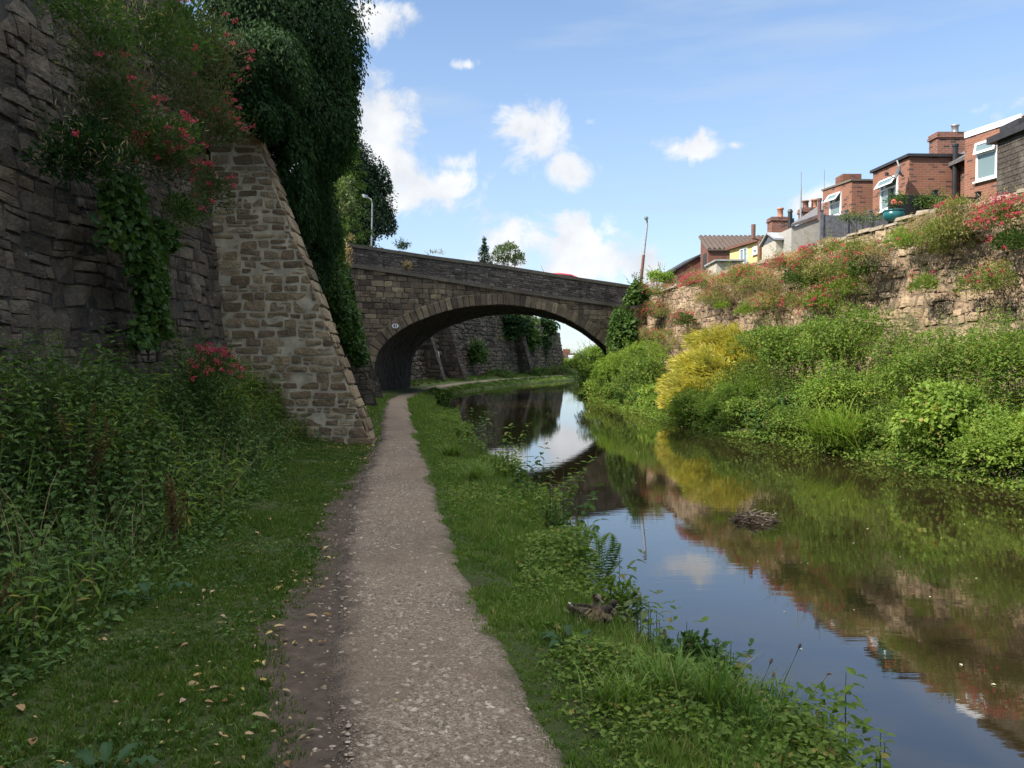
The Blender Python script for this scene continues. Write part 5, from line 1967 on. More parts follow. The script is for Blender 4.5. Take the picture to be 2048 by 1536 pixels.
# ------------------------------------------------------------------ nettles and other plants on the towpath side
rng = RS(101)
n = 1900
y = 2.4 + 14.0 * rng.rand(n) ** 1.2
fr = front(y)
wall = WLx(y) + .15
r = rng.rand(n) ** .85
x = fr - .1 + (wall - fr + .1) * r
hgt = (0.40 + .84 * sstep(0, .8, r)) * (1 + .22 * sn(x * 1.4, y * 1.4, 111, 2)) * rng.uniform(.75, 1.1, n)
hgt *= np.interp(y, [2, 5, 9, 13, 16.5], [.95, 1.0, 1.05, 1.1, .75])
mb = MB()
stem_plants(mb, rng, np.stack([x, y, terrain(x, y)], 1), hgt, .072, .06, LEAF_B, .1)
k = 4200                                # low leaves filling the edge of the bed
y = 2.4 + 14.2 * rng.rand(k) ** 1.3
x = front(y) + .16 - .7 * rng.rand(k) ** 1.3
z = terrain(x, y) + .02 + .28 * rng.rand(k) * np.clip((front(y) + .25 - x) / .5, .1, 1)
put(mb, LEAF_B, np.stack([x, y, z], 1), np.concatenate([rng.normal(size=(k, 2)), rng.uniform(-.6, .5, (k, 1))], 1), np.concatenate([rng.normal(size=(k, 2)) * .5, np.ones((k, 1))], 1), rng.uniform(.035, .07, k), rng.uniform(.022, .04, k))
m3 = MB()                               # other growth mixed into the bed
n = 420
y = 2.6 + 13.2 * rng.rand(n) ** 1.1
r = rng.rand(n)
x = front(y) + (WLx(y) + .2 - front(y)) * r
ok = sn(x * 1.1, y * .9, 112, 2) > .1
pp = np.stack([x, y, terrain(x, y)], 1)[ok]
stem_plants(m3, rng, pp, (0.42 + .82 * sstep(0, .8, r[ok])) * rng.uniform(.8, 1.15, len(pp)), .10, .055, LEAF_B, .16, 0, 1, .22, taper=False)
tag(m3.build("willowherb", [M['leaf_mid'], M['stem_red']]), "narrow-leaved willowherb scattered through the nettles", "willowherb", kind="stuff")
m3 = MB()
n = 1500
y = 2.5 + 13.4 * rng.rand(n) ** 1.2
x = front(y) - .05 + (WLx(y) - front(y)) * rng.rand(n) ** 1.3
h_ = rng.uniform(.15, .5, n) + .5 * rng.rand(n) * np.clip((front(y) - x) / 1.5, 0, 1)
put(m3, BLADE, np.stack([x, y, terrain(x, y)], 1), np.concatenate([rng.normal(size=(n, 2)) * .4, np.ones((n, 1))], 1), rdir(rng, n) + (0, 0, .5), h_, .009, 0)
n = 240
y = 2.8 + 12.5 * rng.rand(n) ** 1.1
x = front(y) - .1 + (WLx(y) + .3 - front(y)) * rng.rand(n)
b_ = np.stack([x, y, terrain(x, y)], 1)
put(m3, BLADE, b_, np.concatenate([rng.normal(size=(n, 2)) * .3, np.ones((n, 1))], 1), rdir(rng, n), .55 + 1.0 * rng.rand(n) * np.clip((front(y) - x) / 1.5, .1, 1), .008, 1)
tag(m3.build("rough_grass", [M['grass'], M['dry']]), "long grass and dead stalks standing among the nettles", "grass", kind="stuff")
tag(mb.build("nettle_bed", [M['nettle'], M['stem']]), "dense bed of stinging nettles along the foot of the dark wall", "nettles", kind="stuff")

# seeding dock clumps
def dock_seed(label, base, h, n, seed):
    rng = RS(seed)
    o = thing("dock_plant", label, "weed", base, "docks among the nettles")
    ms, mf = MB(), MB()
    for i in range(n):
        ln = rng.normal(size=2) * .16
        hh = h * rng.uniform(.7, 1.05)
        pts = np.array([np.asarray(base) + (ln[0] * t * t * hh + rng.normal() * .008, ln[1] * t * t * hh, hh * t) for t in np.linspace(0, 1, 6)])
        ms.tube(pts, [.007, .006, .006, .005, .004, .002], 4)
        k = 150
        t = rng.uniform(.38, 1, k)
        p = np.stack([np.interp(t, np.linspace(0, 1, 6), pts[:, j]) for j in range(3)], 1) + rng.normal(size=(k, 3)) * np.array([.03, .03, .02]) * (1.25 - t)[:, None]
        put(mf, LEAF_A, p, rdir(rng, k) + (0, 0, .3), rdir(rng, k), .022, .016)
    ms.build("stems", M['stem_red'], o)
    mf.build("seed_sprays", M['dock_seed'], o)
    return o


dock_seed("tall rusty seeding dock standing in the nettles below the bare wall", (-3.75, 7.4, .35), 1.25, 9, 1)
dock_seed("shorter seeding dock leaning over the nettles' grassy edge", (-2.75, 6.9, .35), .62, 5, 2)
dock_seed("seeding dock close to the camera at the frame edge", (-2.5, 3.9, .35), .75, 6, 3)


def big_leaves(name, label, base, specs, mat='nettle', cat="weed", group=None, stem='stem'):
    """a rosette of large leaves; spec = (direction angle, rise, length, width)"""
    o = thing(name, label, cat, base, group)
    for (a, rise, l, w) in specs:
        m = MB()
        nu, nv = 9, 7
        u = np.linspace(0, 1, nu)
        v = np.linspace(-1, 1, nv)
        wid = w * np.sin(np.pi * np.clip(u, 0, 1) ** .8) ** .7 * .5
        U, Vv = np.meshgrid(u, v)
        X = U * l
        Yv = Vv * wid[None] * (1 + .14 * np.sin(U * 30 + Vv * 2))
        Z = rise * l * np.sin(U * 1.9) - .25 * l * U ** 2 + np.abs(Vv) * wid[None] * .35 + .07 * l * np.sin(U * 24 + Vv) * np.abs(Vv)
        ca, sa = math.cos(a), math.sin(a)
        X = X + .07
        m.grid(base[0] + X * ca - Yv * sa, base[1] + X * sa + Yv * ca, base[2] + .03 + Z)
        m.tube([np.asarray(base) + (0, 0, .0), np.asarray(base) + (.08 * ca, .08 * sa, .035)], [.006, .004], 5, 0)
        m.build("leaf", M[mat], o, True)
    return o


M['dock'] = leaf_mat("dock_leaf", [(0.03, 0.068, 0.03), (0.04, 0.085, 0.034)], .3, .55)
b = G(205, 1560, .36)
big_leaves("dock_plant", "broad blue-green dock leaves at the bottom left corner of the path view", (b[0], b[1], .36), [(2.5, .3, .15, .055), (1.2, .35, .14, .05), (.2, .3, .15, .055), (4.2, .3, .13, .05), (3.4, .35, .13, .05), (-.6, .25, .12, .045), (1.9, .5, .12, .045)], 'dock', group="docks among the nettles")
b = G(330, 1205, .4)
big_leaves("dock_plant", "single large pale dock leaf lying over the edge of the mown grass", (b[0] - .1, b[1], .42), [(.35, .3, .22, .10), (2.2, .3, .17, .08), (3.7, .3, .16, .08)], 'dock', group="docks among the nettles")
b = G(1140, 1335, .2)
zb = float(terrain(np.array([b[0]]), np.array([b[1]]))[0])
big_leaves("dock_plant", "rosette of blue-green dock leaves in front of the duck", (b[0], b[1], zb), [(2.8, .35, .12, .055), (1.6, .5, .11, .05), (.5, .45, .10, .05), (4.0, .35, .12, .055), (5.2, .35, .11, .05), (3.4, .5, .1, .045)], 'dock', group="docks on the bank")
b = G(1290, 1390, .15)
zb = float(terrain(np.array([b[0]]), np.array([b[1]]))[0])
big_leaves("dock_plant", "bright upright dock leaves beside the dark rose shrub", (b[0], b[1], zb), [(.4, .5, .13, .05), (1.7, .6, .12, .05), (3.1, .45, .12, .05), (-.8, .45, .13, .055)], 'leaf_mid', group="docks on the bank")

# ------------------------------------------------------------------ bank plants, water side
def tuft(label, base, n, L, wd, seed, mat='grass', spread=.06, lean=.5, group="tufts of long grass on the bank", bias=(0, 0)):
    rng = RS(seed)
    m = MB()
    p = np.asarray(base) + np.concatenate([rng.normal(size=(n, 2)) * spread, np.zeros((n, 1))], 1)
    d = np.concatenate([rng.normal(size=(n, 2)) * lean + np.asarray(bias), np.ones((n, 1))], 1)
    put(m, BLADE, p, d, np.concatenate([-d[:, :2] + rng.normal(size=(n, 2)) * .2, np.full((n, 1), .8)], 1), L * rng.uniform(.5, 1.15, n), wd * rng.uniform(.7, 1.2, n))
    o = m.build("grass_tuft", M[mat], None)
    return tag(o, label, "grass tuft", group)


def tz(px, py, zg=.1):
    g_ = G(px, py, zg)
    z = float(terrain(np.array([g_[0]]), np.array([g_[1]]))[0])
    return np.array([g_[0], g_[1], max(z, -.05)])


tuft("arching tuft of long grass left of the tallest upright blades near the water's edge", tz(1330, 1480), 150, .30, .009, 1)
tuft("tallest upright tuft of bright blades near the bottom of the bank", tz(1440, 1500), 180, .36, .010, 2, lean=.3)
tuft("low grass tuft under the plantain seed heads", tz(1540, 1480, .05), 150, .25, .009, 3)
tuft("grass tuft at the lowest tip of the bank", tz(1500, 1560, .05), 130, .25, .009, 4)
tuft("dense grass tuft below the rose shrub, nearest the path", tz(1240, 1520), 140, .2, .008, 5)
tuft("dark green tuft on the bank halfway to the pale buttress", tz(955, 990, .15), 220, .34, .012, 6)
tuft("long grass tuft just below the fern", tz(1090, 1190, .15), 130, .2, .009, 7)
tuft("bank tuft beside the first curve of the path", tz(905, 930, .2), 260, .3, .014, 8)

pl = thing("plantain", "three ribwort plantain stalks with dark seed heads above the water", "wild flower", tz(1545, 1450, .05), None)
for (x0, y0, x1, y1) in ((1520, 1440, 1541, 1325), (1535, 1440, 1546, 1352), (1555, 1440, 1598, 1295)):
    b_ = tz(x0, 1470, .05)
    t_p = P(x1, y1, b_[1] + .05)
    m = MB()
    md = (b_ + t_p) / 2 + (-.02, 0, .03)
    m.tube([b_, md, t_p], [.0032, .0028, .0024], 5)
    st_ = m.build("stalk", M['stem'], pl)
    m = MB()
    d_ = nrm(t_p - md)
    m.tube([t_p - d_ * .006, t_p + d_ * .004, t_p + d_ * .016, t_p + d_ * .024], [.003, .0075, .007, .002], 7)
    hd_ = m.build("seed_head", M['twig'], st_)
    hd_.location = (0, 0, 0)
    hd_.location = -Vector(st_.location) - Vector(pl.location)
m = MB()
b_ = tz(1575, 1470, .05)
m.tube([b_, (b_ + P(1658, 1347, b_[1] + .1)) / 2 + (-.01, 0, .03), P(1658, 1347, b_[1] + .1)], [.003, .0025, .002], 5)
m2 = MB()
q = P(1658, 1347, b_[1] + .1)
m2.tube([q - (.012, 0, .004), q, q + (.012, 0, -.003)], [.004, .006, .003], 6)
ds = thing("dead_stalk", "bleached dry stalk with a small brown tip leaning over the water", "dry stalk", b_)
m.build("stalk", M['dry'], ds)
m2.build("seed_head", M['twig'], ds)


def nettle(label, base, hts, leafL, seed, cat="nettle", leandir=None, group="single nettles on the bank", mat='leaf_mid', spread=.03):
    rng = RS(seed)
    m = MB()
    pos = np.asarray(base) + np.concatenate([rng.normal(size=(len(hts), 2)) * spread, np.zeros((len(hts), 1))], 1)
    stem_plants(m, rng, pos, hts, leafL, .05, LEAF_B, .06, 0, None, leandir=leandir)
    o = thing("nettle", label, cat, base, group)
    m.build("leaves", M[mat], o)
    s = MB()
    for p, h in zip(pos, hts):
        s.tube([p, p + (0, 0, h * .5), p + (0, 0, h)], [.004, .0035, .0015], 5)
    s.build("stem", M['stem'], o)
    return o


b_ = tz(1690, 1530, .0)
nettle("single tall nettle standing against the water near the bottom right of the bank", (b_[0], b_[1], -.05), [.50], .10, 21)
nettle("short nettle pair at the water's edge right of the grass tufts", (b_[0] + .1, b_[1] - .12, -.05), [.28, .22, .2], .075, 22)
nettle("leafy nettle on the bottom edge beside the short pair", (b_[0] - .08, b_[1] - .15, -.05), [.25, .2], .075, 23)

# shrubs and scrambling plants on the waterline
def spray_shrub(label, base, tips, seed, n=34, L=.04, name="briar", cat="shrub", mat='leaf_dark', group=None):
    """arching stems with leaves set along them"""
    rng = RS(seed)
    o = thing(name, label, cat, base, group)
    ms, mf = MB(), MB()
    base = np.asarray(base)
    for t in tips:
        t = np.asarray(t)
        md = (base + t) / 2 + np.array([0, 0, .18 * np.linalg.norm(t - base)]) + rng.normal(size=3) * .02
        s = np.linspace(0, 1, 9)[:, None]
        c = base * (1 - s) ** 2 + 2 * md * s * (1 - s) + t * s * s
        ms.tube(c, np.linspace(.005, .0018, 9), 5)
        u = np.sort(rng.uniform(.12, 1, n))
        p = np.stack([np.interp(u, s[:, 0], c[:, j]) for j in range(3)], 1)
        d = rdir(rng, n) + nrm(t - base) * .6
        for w in range(3):
            put(mf, LEAF_B, p + nrm(d) * (.012 + .022 * w), d + rdir(rng, n) * .8, rdir(rng, n) * .5 + (0, 0, .9), L * rng.uniform(.7, 1.2, n), L * .62 * rng.uniform(.8, 1.1, n))
    ms.build("stems", M['stem_red'], o)
    mf.build("leaves", M[mat], o)
    return o


Yr = G(1340, 1370, .12)[1]
b_ = tz(1335, 1385, .08)
rt = [P(px, py, Yr + dy) for px, py, dy in ((1330, 1290, .1), (1375, 1285, .15), (1400, 1282, .1), (1440, 1300, .05), (1465, 1325, .1), (1455, 1350, .0), (1420, 1360, -.1), (1385, 1350, -.1), (1350, 1340, -.1), (1400, 1320, 0), (1470, 1360, .1), (1340, 1320, -.05))]
spray_shrub("dark wild rose sprawling out over the reflected sky", (b_[0], b_[1], b_[2]), rt, 31, 52, .045, "wild_rose")
Yr = G(1250, 1250, .1)[1]
b_ = tz(1215, 1225, .12)
rt = [P(px, py, Yr + dy) for px, py, dy in ((1225, 1165, .1), (1255, 1172, .0), (1275, 1190, .05), (1280, 1210, 0), (1290, 1228, 0), (1268, 1240, -.1), (1250, 1210, -.1), (1235, 1190, -.05))]
spray_shrub("bramble arching over the water behind the ducklings", (b_[0], b_[1], b_[2]), rt, 32, 38, .045, "bramble", "bramble", 'leaf_mid')
for i, (lab, px, py, tp) in enumerate((
        ("dark scrub at the waterline before the fern", 1130, 1075, [(1085, 1020), (1110, 1015), (1140, 1030), (1165, 1050), (1150, 1075), (1100, 1040), (1125, 1050)]),
        ("leafy scrub leaning out where the bridge reflection ends", 1040, 975, [(1000, 935), (1025, 930), (1048, 945), (1055, 965), (1020, 960), (1040, 985)]),
        ("low scrub on the waterline at the path's first bend", 945, 900, [(915, 860), (935, 868), (950, 880), (925, 890), (948, 905)]),
        ("straggling white-tipped scrub on the near bank below the bridge arch", 895, 825, [(868, 785), (885, 790), (900, 800), (902, 815), (885, 820), (895, 835)]))):
    b_ = tz(px - 12, py, .1)
    spray_shrub(lab, b_, [P(a, c, b_[1] + .2 * math.sin(7 * j)) for j, (a, c) in enumerate(tp)], 33 + i, 30 + 6 * i, .042 + .018 * i, "bank_scrub", "scrub", 'leaf_dark' if i in (0, 3) else 'leaf_mid', "scrub on the near waterline")


WEEDS = [("leafy weed clump at the water's edge just beyond the ferns", 1105, 1050, .5, 7), ("tall weed clump leaning over the water before the arching fern", 1150, 1100, .42, 6), ("ragged weeds between the fern and the bramble", 1215, 1195, .3, 6),
         ("weed clump at the water's edge beyond the leafy scrub", 1010, 960, .55, 7), ("weedy growth near the end of the bridge reflection", 1070, 1010, .5, 6), ("weeds on the waterline below the bramble", 1275, 1265, .26, 6),
         ("leafy weeds left of the wild rose over the water", 1320, 1320, .25, 6), ("weeds at the water's edge right of the wild rose", 1450, 1400, .22, 5), ("weed clump on the bank edge near the path's first bend", 970, 920, .6, 7)]
for i, (lab, px, py, h, n) in enumerate(WEEDS):
    b_ = tz(px - 14, py + 6, .1)
    rg = RS(700 + i)
    nettle(lab, (b_[0], b_[1], max(b_[2], .0)), list(1.35 * h * rg.uniform(.6, 1.15, n)), .06 + .035 * h, 710 + i, "weed", (.35, .0), "weeds along the near waterline", ['leaf_mid', 'leaf_dark', 'leaf_grey'][i % 3], .05 + .12 * h)


def fern(label, base, fronds, seed, group="ferns on the bank"):
    rng = RS(seed)
    o = thing("fern", label, "fern", base, group)
    base = np.asarray(base)
    for tip in fronds:
        tip = np.asarray(tip)
        m = MB()
        L = np.linalg.norm(tip - base)
        md = (base + tip) / 2 + np.array([0, 0, .3 * L])
        s = np.linspace(0, 1, 26)[:, None]
        c = base * (1 - s) ** 2 + 2 * md * s * (1 - s) + tip * s * s
        m.tube(c[::3], np.linspace(.003, .001, len(c[::3])), 4)
        tg = nrm(np.gradient(c, axis=0))
        sd = nrm(np.cross(tg, np.array([0, 0, 1.0])))
        w = L * .28 * np.sin(np.pi * np.clip(.12 + s[:, 0] * .88, 0, 1)) ** .8
        for sg in (-1, 1):
            d = sd * sg + tg * .35 + np.array([0, 0, -.12])
            put(m, LEAF_A, c[4:], d[4:], np.cross(tg, sd * 1.0)[4:] + rng.normal(size=(22, 3)) * .12, w[4:], L * .032)
        m.build("frond", M['leaf_light'], o)
    return o


b_ = tz(1195, 1150, .12)
fern("arching fern fronds hanging over the reflected sky", b_, [P(x, y, b_[1] + dy) for x, y, dy in ((1240, 1085, .1), (1222, 1065, .15), (1245, 1120, 0), (1225, 1150, -.15), (1180, 1060, .1), (1205, 1160, -.1), (1165, 1090, -.2))], 41)
b_ = tz(1150, 1120, .14)
fern("pale upright fern beside the arching one", b_, [P(x, y, b_[1] + dy) for x, y, dy in ((1170, 1045, .05), (1150, 1052, .1), (1190, 1048, .1), (1130, 1070, 0))], 42)
b_ = np.array([-2.72, 3.98, .42])
fern("fern frond poking into the left edge of the frame", b_, [(-2.38, 3.85, .88), (-2.4, 3.75, .68), (-2.45, 4.0, .8)], 43)

# ------------------------------------------------------------------ growth on the dark wall
def wallY(px, xw=-4.75):                # distance at which the wall line passes a photo column
    return xw / ((px - 1024.0) / F)


def W_(px, py, xw=-4.75):
    return P(px, py, wallY(px, xw))


LG = "valerian and climbers on the dark wall"
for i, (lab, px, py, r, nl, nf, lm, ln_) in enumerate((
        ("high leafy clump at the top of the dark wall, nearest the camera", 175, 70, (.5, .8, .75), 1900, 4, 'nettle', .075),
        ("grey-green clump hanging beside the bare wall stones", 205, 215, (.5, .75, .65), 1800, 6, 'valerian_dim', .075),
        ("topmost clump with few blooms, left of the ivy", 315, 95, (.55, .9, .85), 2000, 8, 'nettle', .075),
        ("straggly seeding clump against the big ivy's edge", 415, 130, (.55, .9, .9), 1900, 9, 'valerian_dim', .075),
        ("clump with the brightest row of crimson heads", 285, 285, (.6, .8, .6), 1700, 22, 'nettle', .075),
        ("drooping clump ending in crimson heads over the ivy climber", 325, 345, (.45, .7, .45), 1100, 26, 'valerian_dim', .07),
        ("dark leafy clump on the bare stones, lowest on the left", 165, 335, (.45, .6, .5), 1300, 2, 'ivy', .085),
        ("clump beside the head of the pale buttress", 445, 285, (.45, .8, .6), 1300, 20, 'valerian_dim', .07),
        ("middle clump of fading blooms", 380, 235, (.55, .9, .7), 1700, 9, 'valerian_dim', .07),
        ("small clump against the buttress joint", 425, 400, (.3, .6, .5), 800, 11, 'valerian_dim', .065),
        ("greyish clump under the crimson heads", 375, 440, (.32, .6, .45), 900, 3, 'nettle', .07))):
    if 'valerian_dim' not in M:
        M['valerian_dim'] = leaf_mat("shade_valerian_leaf", [(0.04, 0.075, 0.03), (0.065, 0.10, 0.035), (0.09, 0.11, 0.045), (0.05, 0.07, 0.035)], .3)  # darker copy of the valerian leaf, with the wall's shade in its colour
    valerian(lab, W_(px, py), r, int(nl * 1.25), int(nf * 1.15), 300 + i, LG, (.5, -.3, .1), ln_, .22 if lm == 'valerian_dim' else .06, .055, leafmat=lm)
valerian("crimson valerian rising from the nettles left of the pale buttress", P(425, 735, 11.6) + (0, 0, -.1), (.35, .4, .35), 600, 44, 330, LG, (.2, -.2, .35), .075, .05, .05, leafmat='nettle')

# ivy climbing down the wall
rng = RS(120)
ivy = thing("ivy_climber", "glossy ivy running down the dark wall to the nettles", "ivy", W_(290, 690))
m = MB()
for (px, py, r, n_) in ((250, 470, .5, 700), (290, 520, .45, 800), (300, 570, .38, 700), (305, 620, .3, 520), (310, 660, .25, 360), (245, 410, .45, 500), (330, 480, .3, 300), (285, 680, .3, 300)):
    c = W_(px, py, -4.85)
    clump_leaves(m, rng, c, (.16, r * 1.3, r), n_, .085, .085, IVY_L, .5, .1, .3, dirbias=(.3, 0, -.3))
m.build("leaves", M['ivy_bright'], ivy)
m = MB()
for px in (265, 290, 310, 325):
    pts = [W_(px + 8 * math.sin(t * 9 + px), 720 - 330 * t, -4.93) for t in np.linspace(0, 1, 9)]
    m.tube(pts, np.linspace(.018, .006, 9), 5)
m.build("stems", M['bark'], ivy)

# great overhanging ivy
rng = RS(121)
ivy = thing("ivy_mass", "huge dark ivy overhanging the wall top above the pale buttress", "ivy", (-5.2, 18, 5.5))
m = MB()
for (px, py, Y, r, n_) in ((560, 60, 18, (1.5, 2.0, 1.6), 6500), (640, 90, 19, (.95, 1.8, 1.5), 5600), (610, 230, 18.6, (1.1, 1.7, 1.15), 4800), (660, 165, 19.5, (.58, 1.5, 1.15), 3600), (640, 290, 19.5, (.55, 1.4, .8), 2600),
                            (520, 180, 17.4, (.75, 1.3, 1.2), 3200), (560, 210, 17.5, (.8, 1.2, .9), 2600), (600, -120, 19, (1.5, 2.4, 1.8), 5000), (480, -60, 17.5, (1.0, 2.0, 1.5), 3000), (500, 60, 17.2, (.7, 1.4, 1.0), 2600),
                            (628, 380, 20.5, (.38, 1.3, .7), 1900), (655, 450, 22, (.3, 1.2, .7), 1500), (660, 520, 24.5, (.30, 1.2, .8), 1500), (683, 590, 26.5, (.28, 1.1, .7), 1200), (700, 650, 28.5, (.24, 1.0, .6), 1000), (640, 440, 24, (.36, 1.3, .9), 1400),
                            (500, 215, 15.6, (.5, .6, .45), 1500), (540, 235, 15.7, (.42, .5, .38), 1400), (470, 140, 15.4, (.6, .8, .6), 1800), (545, 130, 16, (.8, .8, .7), 2400), (590, 330, 17.2, (.4, .5, .9), 1600), (610, 410, 18.6, (.3, .6, .8), 1200), (640, 520, 22.5, (.3, .8, .8), 1200)):
    clump_leaves(m, rng, P(px, py, Y), r, int(n_ * 2.2), .10, .048, LEAF_A, .95, .3, .55, dirbias=(.1, 0, -.5), lower=-2)
for (px, py, Y, r) in ((650, 60, 19, (.85, 1.8, 1.5)), (665, 180, 19.5, (.6, 1.5, 1.3)), (650, 300, 19.5, (.65, 1.4, .9)), (520, 220, 16, (.8, .9, .6)), (620, 390, 20.5, (.3, .8, .5))):
    leaf_shoots(m, rng, P(px, py, Y), r, 20, .10, .05, LEAF_A, .75, (.04, .16))
    leaf_shoots(m, rng, P(px, py, Y), r, 22, .10, .05, LEAF_A, 0.0, (.1, .35))
m.build("leaves", M['ivy'], ivy)
m = MB()
for k in range(7):
    a = np.array([-5.5 + .1 * rng.normal(), 16.8 + 1.6 * rng.rand(), 3.6])
    q = a + (rng.uniform(0, .9), rng.normal() * .6, rng.uniform(3.5, 6))
    m.tube([a, (a + q) / 2 + rng.normal(size=3) * .25, q], [.09, .06, .03], 6)
m.build("stems", M['bark'], ivy)

rng = RS(122)
ivy = thing("ivy_climber", "bright-leaved ivy sheet on the wall between the pale buttress and the bridge", "ivy", (-6.3, 28, 1))
m = MB()
for (px, py, Y, r, n_) in ((652, 440, 22.5, (.27, .8, .7), 800), (657, 490, 23.5, (.27, .8, .7), 800), (664, 540, 24.5, (.30, .8, .7), 850), (677, 590, 25.5, (.31, .8, .65), 950), (692, 635, 26.3, (.34, .7, .6), 850), (705, 675, 27, (.3, .7, .5), 750), (717, 708, 27.4, (.24, .5, .42), 500), (676, 560, 28.5, (.35, 1.2, .8), 900), (690, 610, 28.8, (.3, 1.0, .7), 900), (705, 650, 29, (.28, .9, .6), 800), (716, 690, 29.2, (.22, .8, .5), 600), (660, 500, 27.5, (.4, 1.2, .9), 900), (724, 715, 29.3, (.16, .5, .35), 300)):
    clump_leaves(m, rng, P(px, py, Y), r, n_, .11, .10, IVY_L, .6, .2, .5, dirbias=(.3, -.3, -.3), lower=-2)
m.build("leaves", M['ivy_bright'], ivy)
m = MB()
for k in range(3):
    m.tube([(-5.9 - .15 * k, 27.3 + .25 * k, .5), (-6.2 - .12 * k, 27.6 + .3 * k, 2.6), (-6.5 - .1 * k, 27.8 + .3 * k, 4.8)], [.03, .025, .012], 5)
m.build("stems", M['bark'], ivy)

# ------------------------------------------------------------------ right bank
RG = "shrubs on the far bank"
B_ = lambda px, py, Y: P(px, py, Y)
bush("ivy_bush", "dark glossy ivy bush swallowing the right end of the bridge", "ivy", B_(1246, 678, 40.5), (.78, 1.2, 1.4), 7500, .11, .09, M['ivy_bright'], .2, RG, 201, tpl=IVY_L, crad=.42, nclump=26, full=True)
bush("ivy_bush", "ivy spilling over the parapet end behind the ivy bush", "ivy", B_(1272, 600, 40.6), (.6, .9, 1.0), 3200, .11, .09, M['ivy_bright'], 3.2, RG, 202, tpl=IVY_L, nclump=9, stems=False)
bush("shrub", "light green shrub farthest along the right bank with a few red tips", "shrub", B_(1182, 755, 42.0), (.75, 1.1, 1.05), 3600, .09, .045, M['leaf_light'], .0, RG, 203)
bush("shrub", "feathery pale shrub with drooping sprays next to the farthest one", "shrub", B_(1222, 750, 38.0), (.85, 1.0, 1.0), 4200, .16, .035, M['leaf_light'], .0, RG, 204, droop=.7)
bush("shrub", "bushy mid-green shrub left of the golden conifer", "shrub", B_(1285, 765, 34.5), (1.05, 1.2, 1.15), 6500, .085, .05, M['leaf_mid'], .0, RG, 205, nclump=20)
bush("shrub", "low dark waterline shrub left of the golden conifer's foot", "shrub", B_(1300, 808, 31.5), (.7, .8, .55), 2600, .08, .05, M['leaf_dark'], .0, RG, 206)
bush("shrub", "grassy green shrub behind the red valerian foot", "shrub", B_(1300, 715, 38.0), (1.4, 1.2, .75), 4500, .10, .04, M['leaf_light'], .3, RG, 207)

# golden conifer: outward sprays
rng = RS(210)
gc = thing("golden_conifer", "golden yellow conifer shrub leaning over the canal", "conifer", (5.7, 28, .2), None)
m, mi = MB(), MB()
for (px, py, Y, r, n_) in ((1440, 710, 29, (.85, 1.0, .75), 2300), (1480, 705, 29, (.6, .9, .6), 1400), (1400, 755, 27.8, (.9, 1.0, .75), 2600), (1370, 795, 27.0, (.65, .8, .55), 1800), (1385, 825, 26.6, (.5, .7, .42), 1200),
                            (1430, 790, 27.6, (.8, .9, .6), 1500), (1450, 740, 28.4, (.9, .9, .7), 1500), (1350, 810, 27.2, (.35, .5, .35), 600)):
    c = P(px, py, Y)
    d = rdir(rng, n_)
    d[:, 2] = np.where(d[:, 2] < -.3, -d[:, 2], d[:, 2])
    lump = 1 + .42 * sn(d[:, 0] * 4 + px, d[:, 1] * 4 + d[:, 2] * 4, 77, 2)
    p = c + d * np.array(r) * (.55 + .45 * rng.rand(n_) ** .6)[:, None] * lump[:, None]
    ax = d * .6 + np.array([-.75, -.25, .12]) + rdir(rng, n_) * .35
    for j in range(3):
        put(m, LEAF_A, p + nrm(ax) * .05 * j + rdir(rng, n_) * .03, ax + rdir(rng, n_) * .5, rdir(rng, n_) + (0, 0, .6), rng.uniform(.10, .26, n_), .015)
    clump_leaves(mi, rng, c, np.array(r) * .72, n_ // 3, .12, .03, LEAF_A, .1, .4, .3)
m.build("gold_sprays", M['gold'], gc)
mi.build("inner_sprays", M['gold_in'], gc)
m = MB()
branch_tubes(m, rng, (5.6, 27.8, .1), np.array([P(1440, 710, 29), P(1400, 755, 27.8), P(1480, 715, 29), P(1380, 800, 27)]), .05)
m.build("stems", M['bark'], gc)

bush("shrub", "dark green shrub rising against the wall right of the golden conifer", "shrub", B_(1570, 712, 22.5), (1.35, 1.3, 1.0), 9500, .075, .045, M['leaf_mid'], .2, RG, 211, nclump=22)
bush("shrub", "tall dark shrub behind the nettles, in the middle of the right bank", "shrub", B_(1690, 700, 20.5), (1.35, 1.3, 1.1), 9500, .07, .035, M['leaf_mid'], .2, RG, 212, nclump=22, droop=.5)
bush("shrub", "pale leafy shrub low beside the golden conifer", "shrub", B_(1490, 800, 23.5), (.95, 1.0, .72), 5200, .07, .045, M['leaf_light'], .0, RG, 213, nclump=16)
bush("shrub", "mid-green waterline shrub before the sword-leaved sedge", "shrub", B_(1580, 840, 20.3), (.95, 1.0, .55), 5600, .065, .042, M['leaf_mid'], .0, RG, 214, nclump=16)
bush("shrub", "light green mass above the sedge", "shrub", B_(1690, 790, 19.0), (1.05, 1.0, .75), 5600, .06, .035, M['leaf_light'], .1, RG, 215, nclump=16)
bush("bramble_thicket", "bright bramble thicket hanging to the water at the right edge of the frame", "bramble", B_(1900, 860, 14.6), (.8, .9, .72), 5600, .075, .06, M['leaf_light'], .0, RG, 216, nclump=18, tpl=LEAF_B)
bush("bramble_thicket", "bramble tumbling to the water in the far right corner", "bramble", B_(2030, 895, 13.6), (.75, .9, .55), 4200, .075, .06, M['leaf_light'], .0, RG, 217, nclump=14, tpl=LEAF_B)
bush("shrub", "dark leafy tangle between the sedge and the bramble", "shrub", B_(1815, 875, 16.2), (.65, .8, .5), 3600, .06, .045, M['leaf_mid'], .0, RG, 218, nclump=12)
bush("shrub", "leafy shrub at the right edge above the bramble", "shrub", B_(2020, 735, 15.5), (1.05, 1.1, 1.0), 6500, .065, .035, M['leaf_mid'], .2, RG, 219, nclump=18)
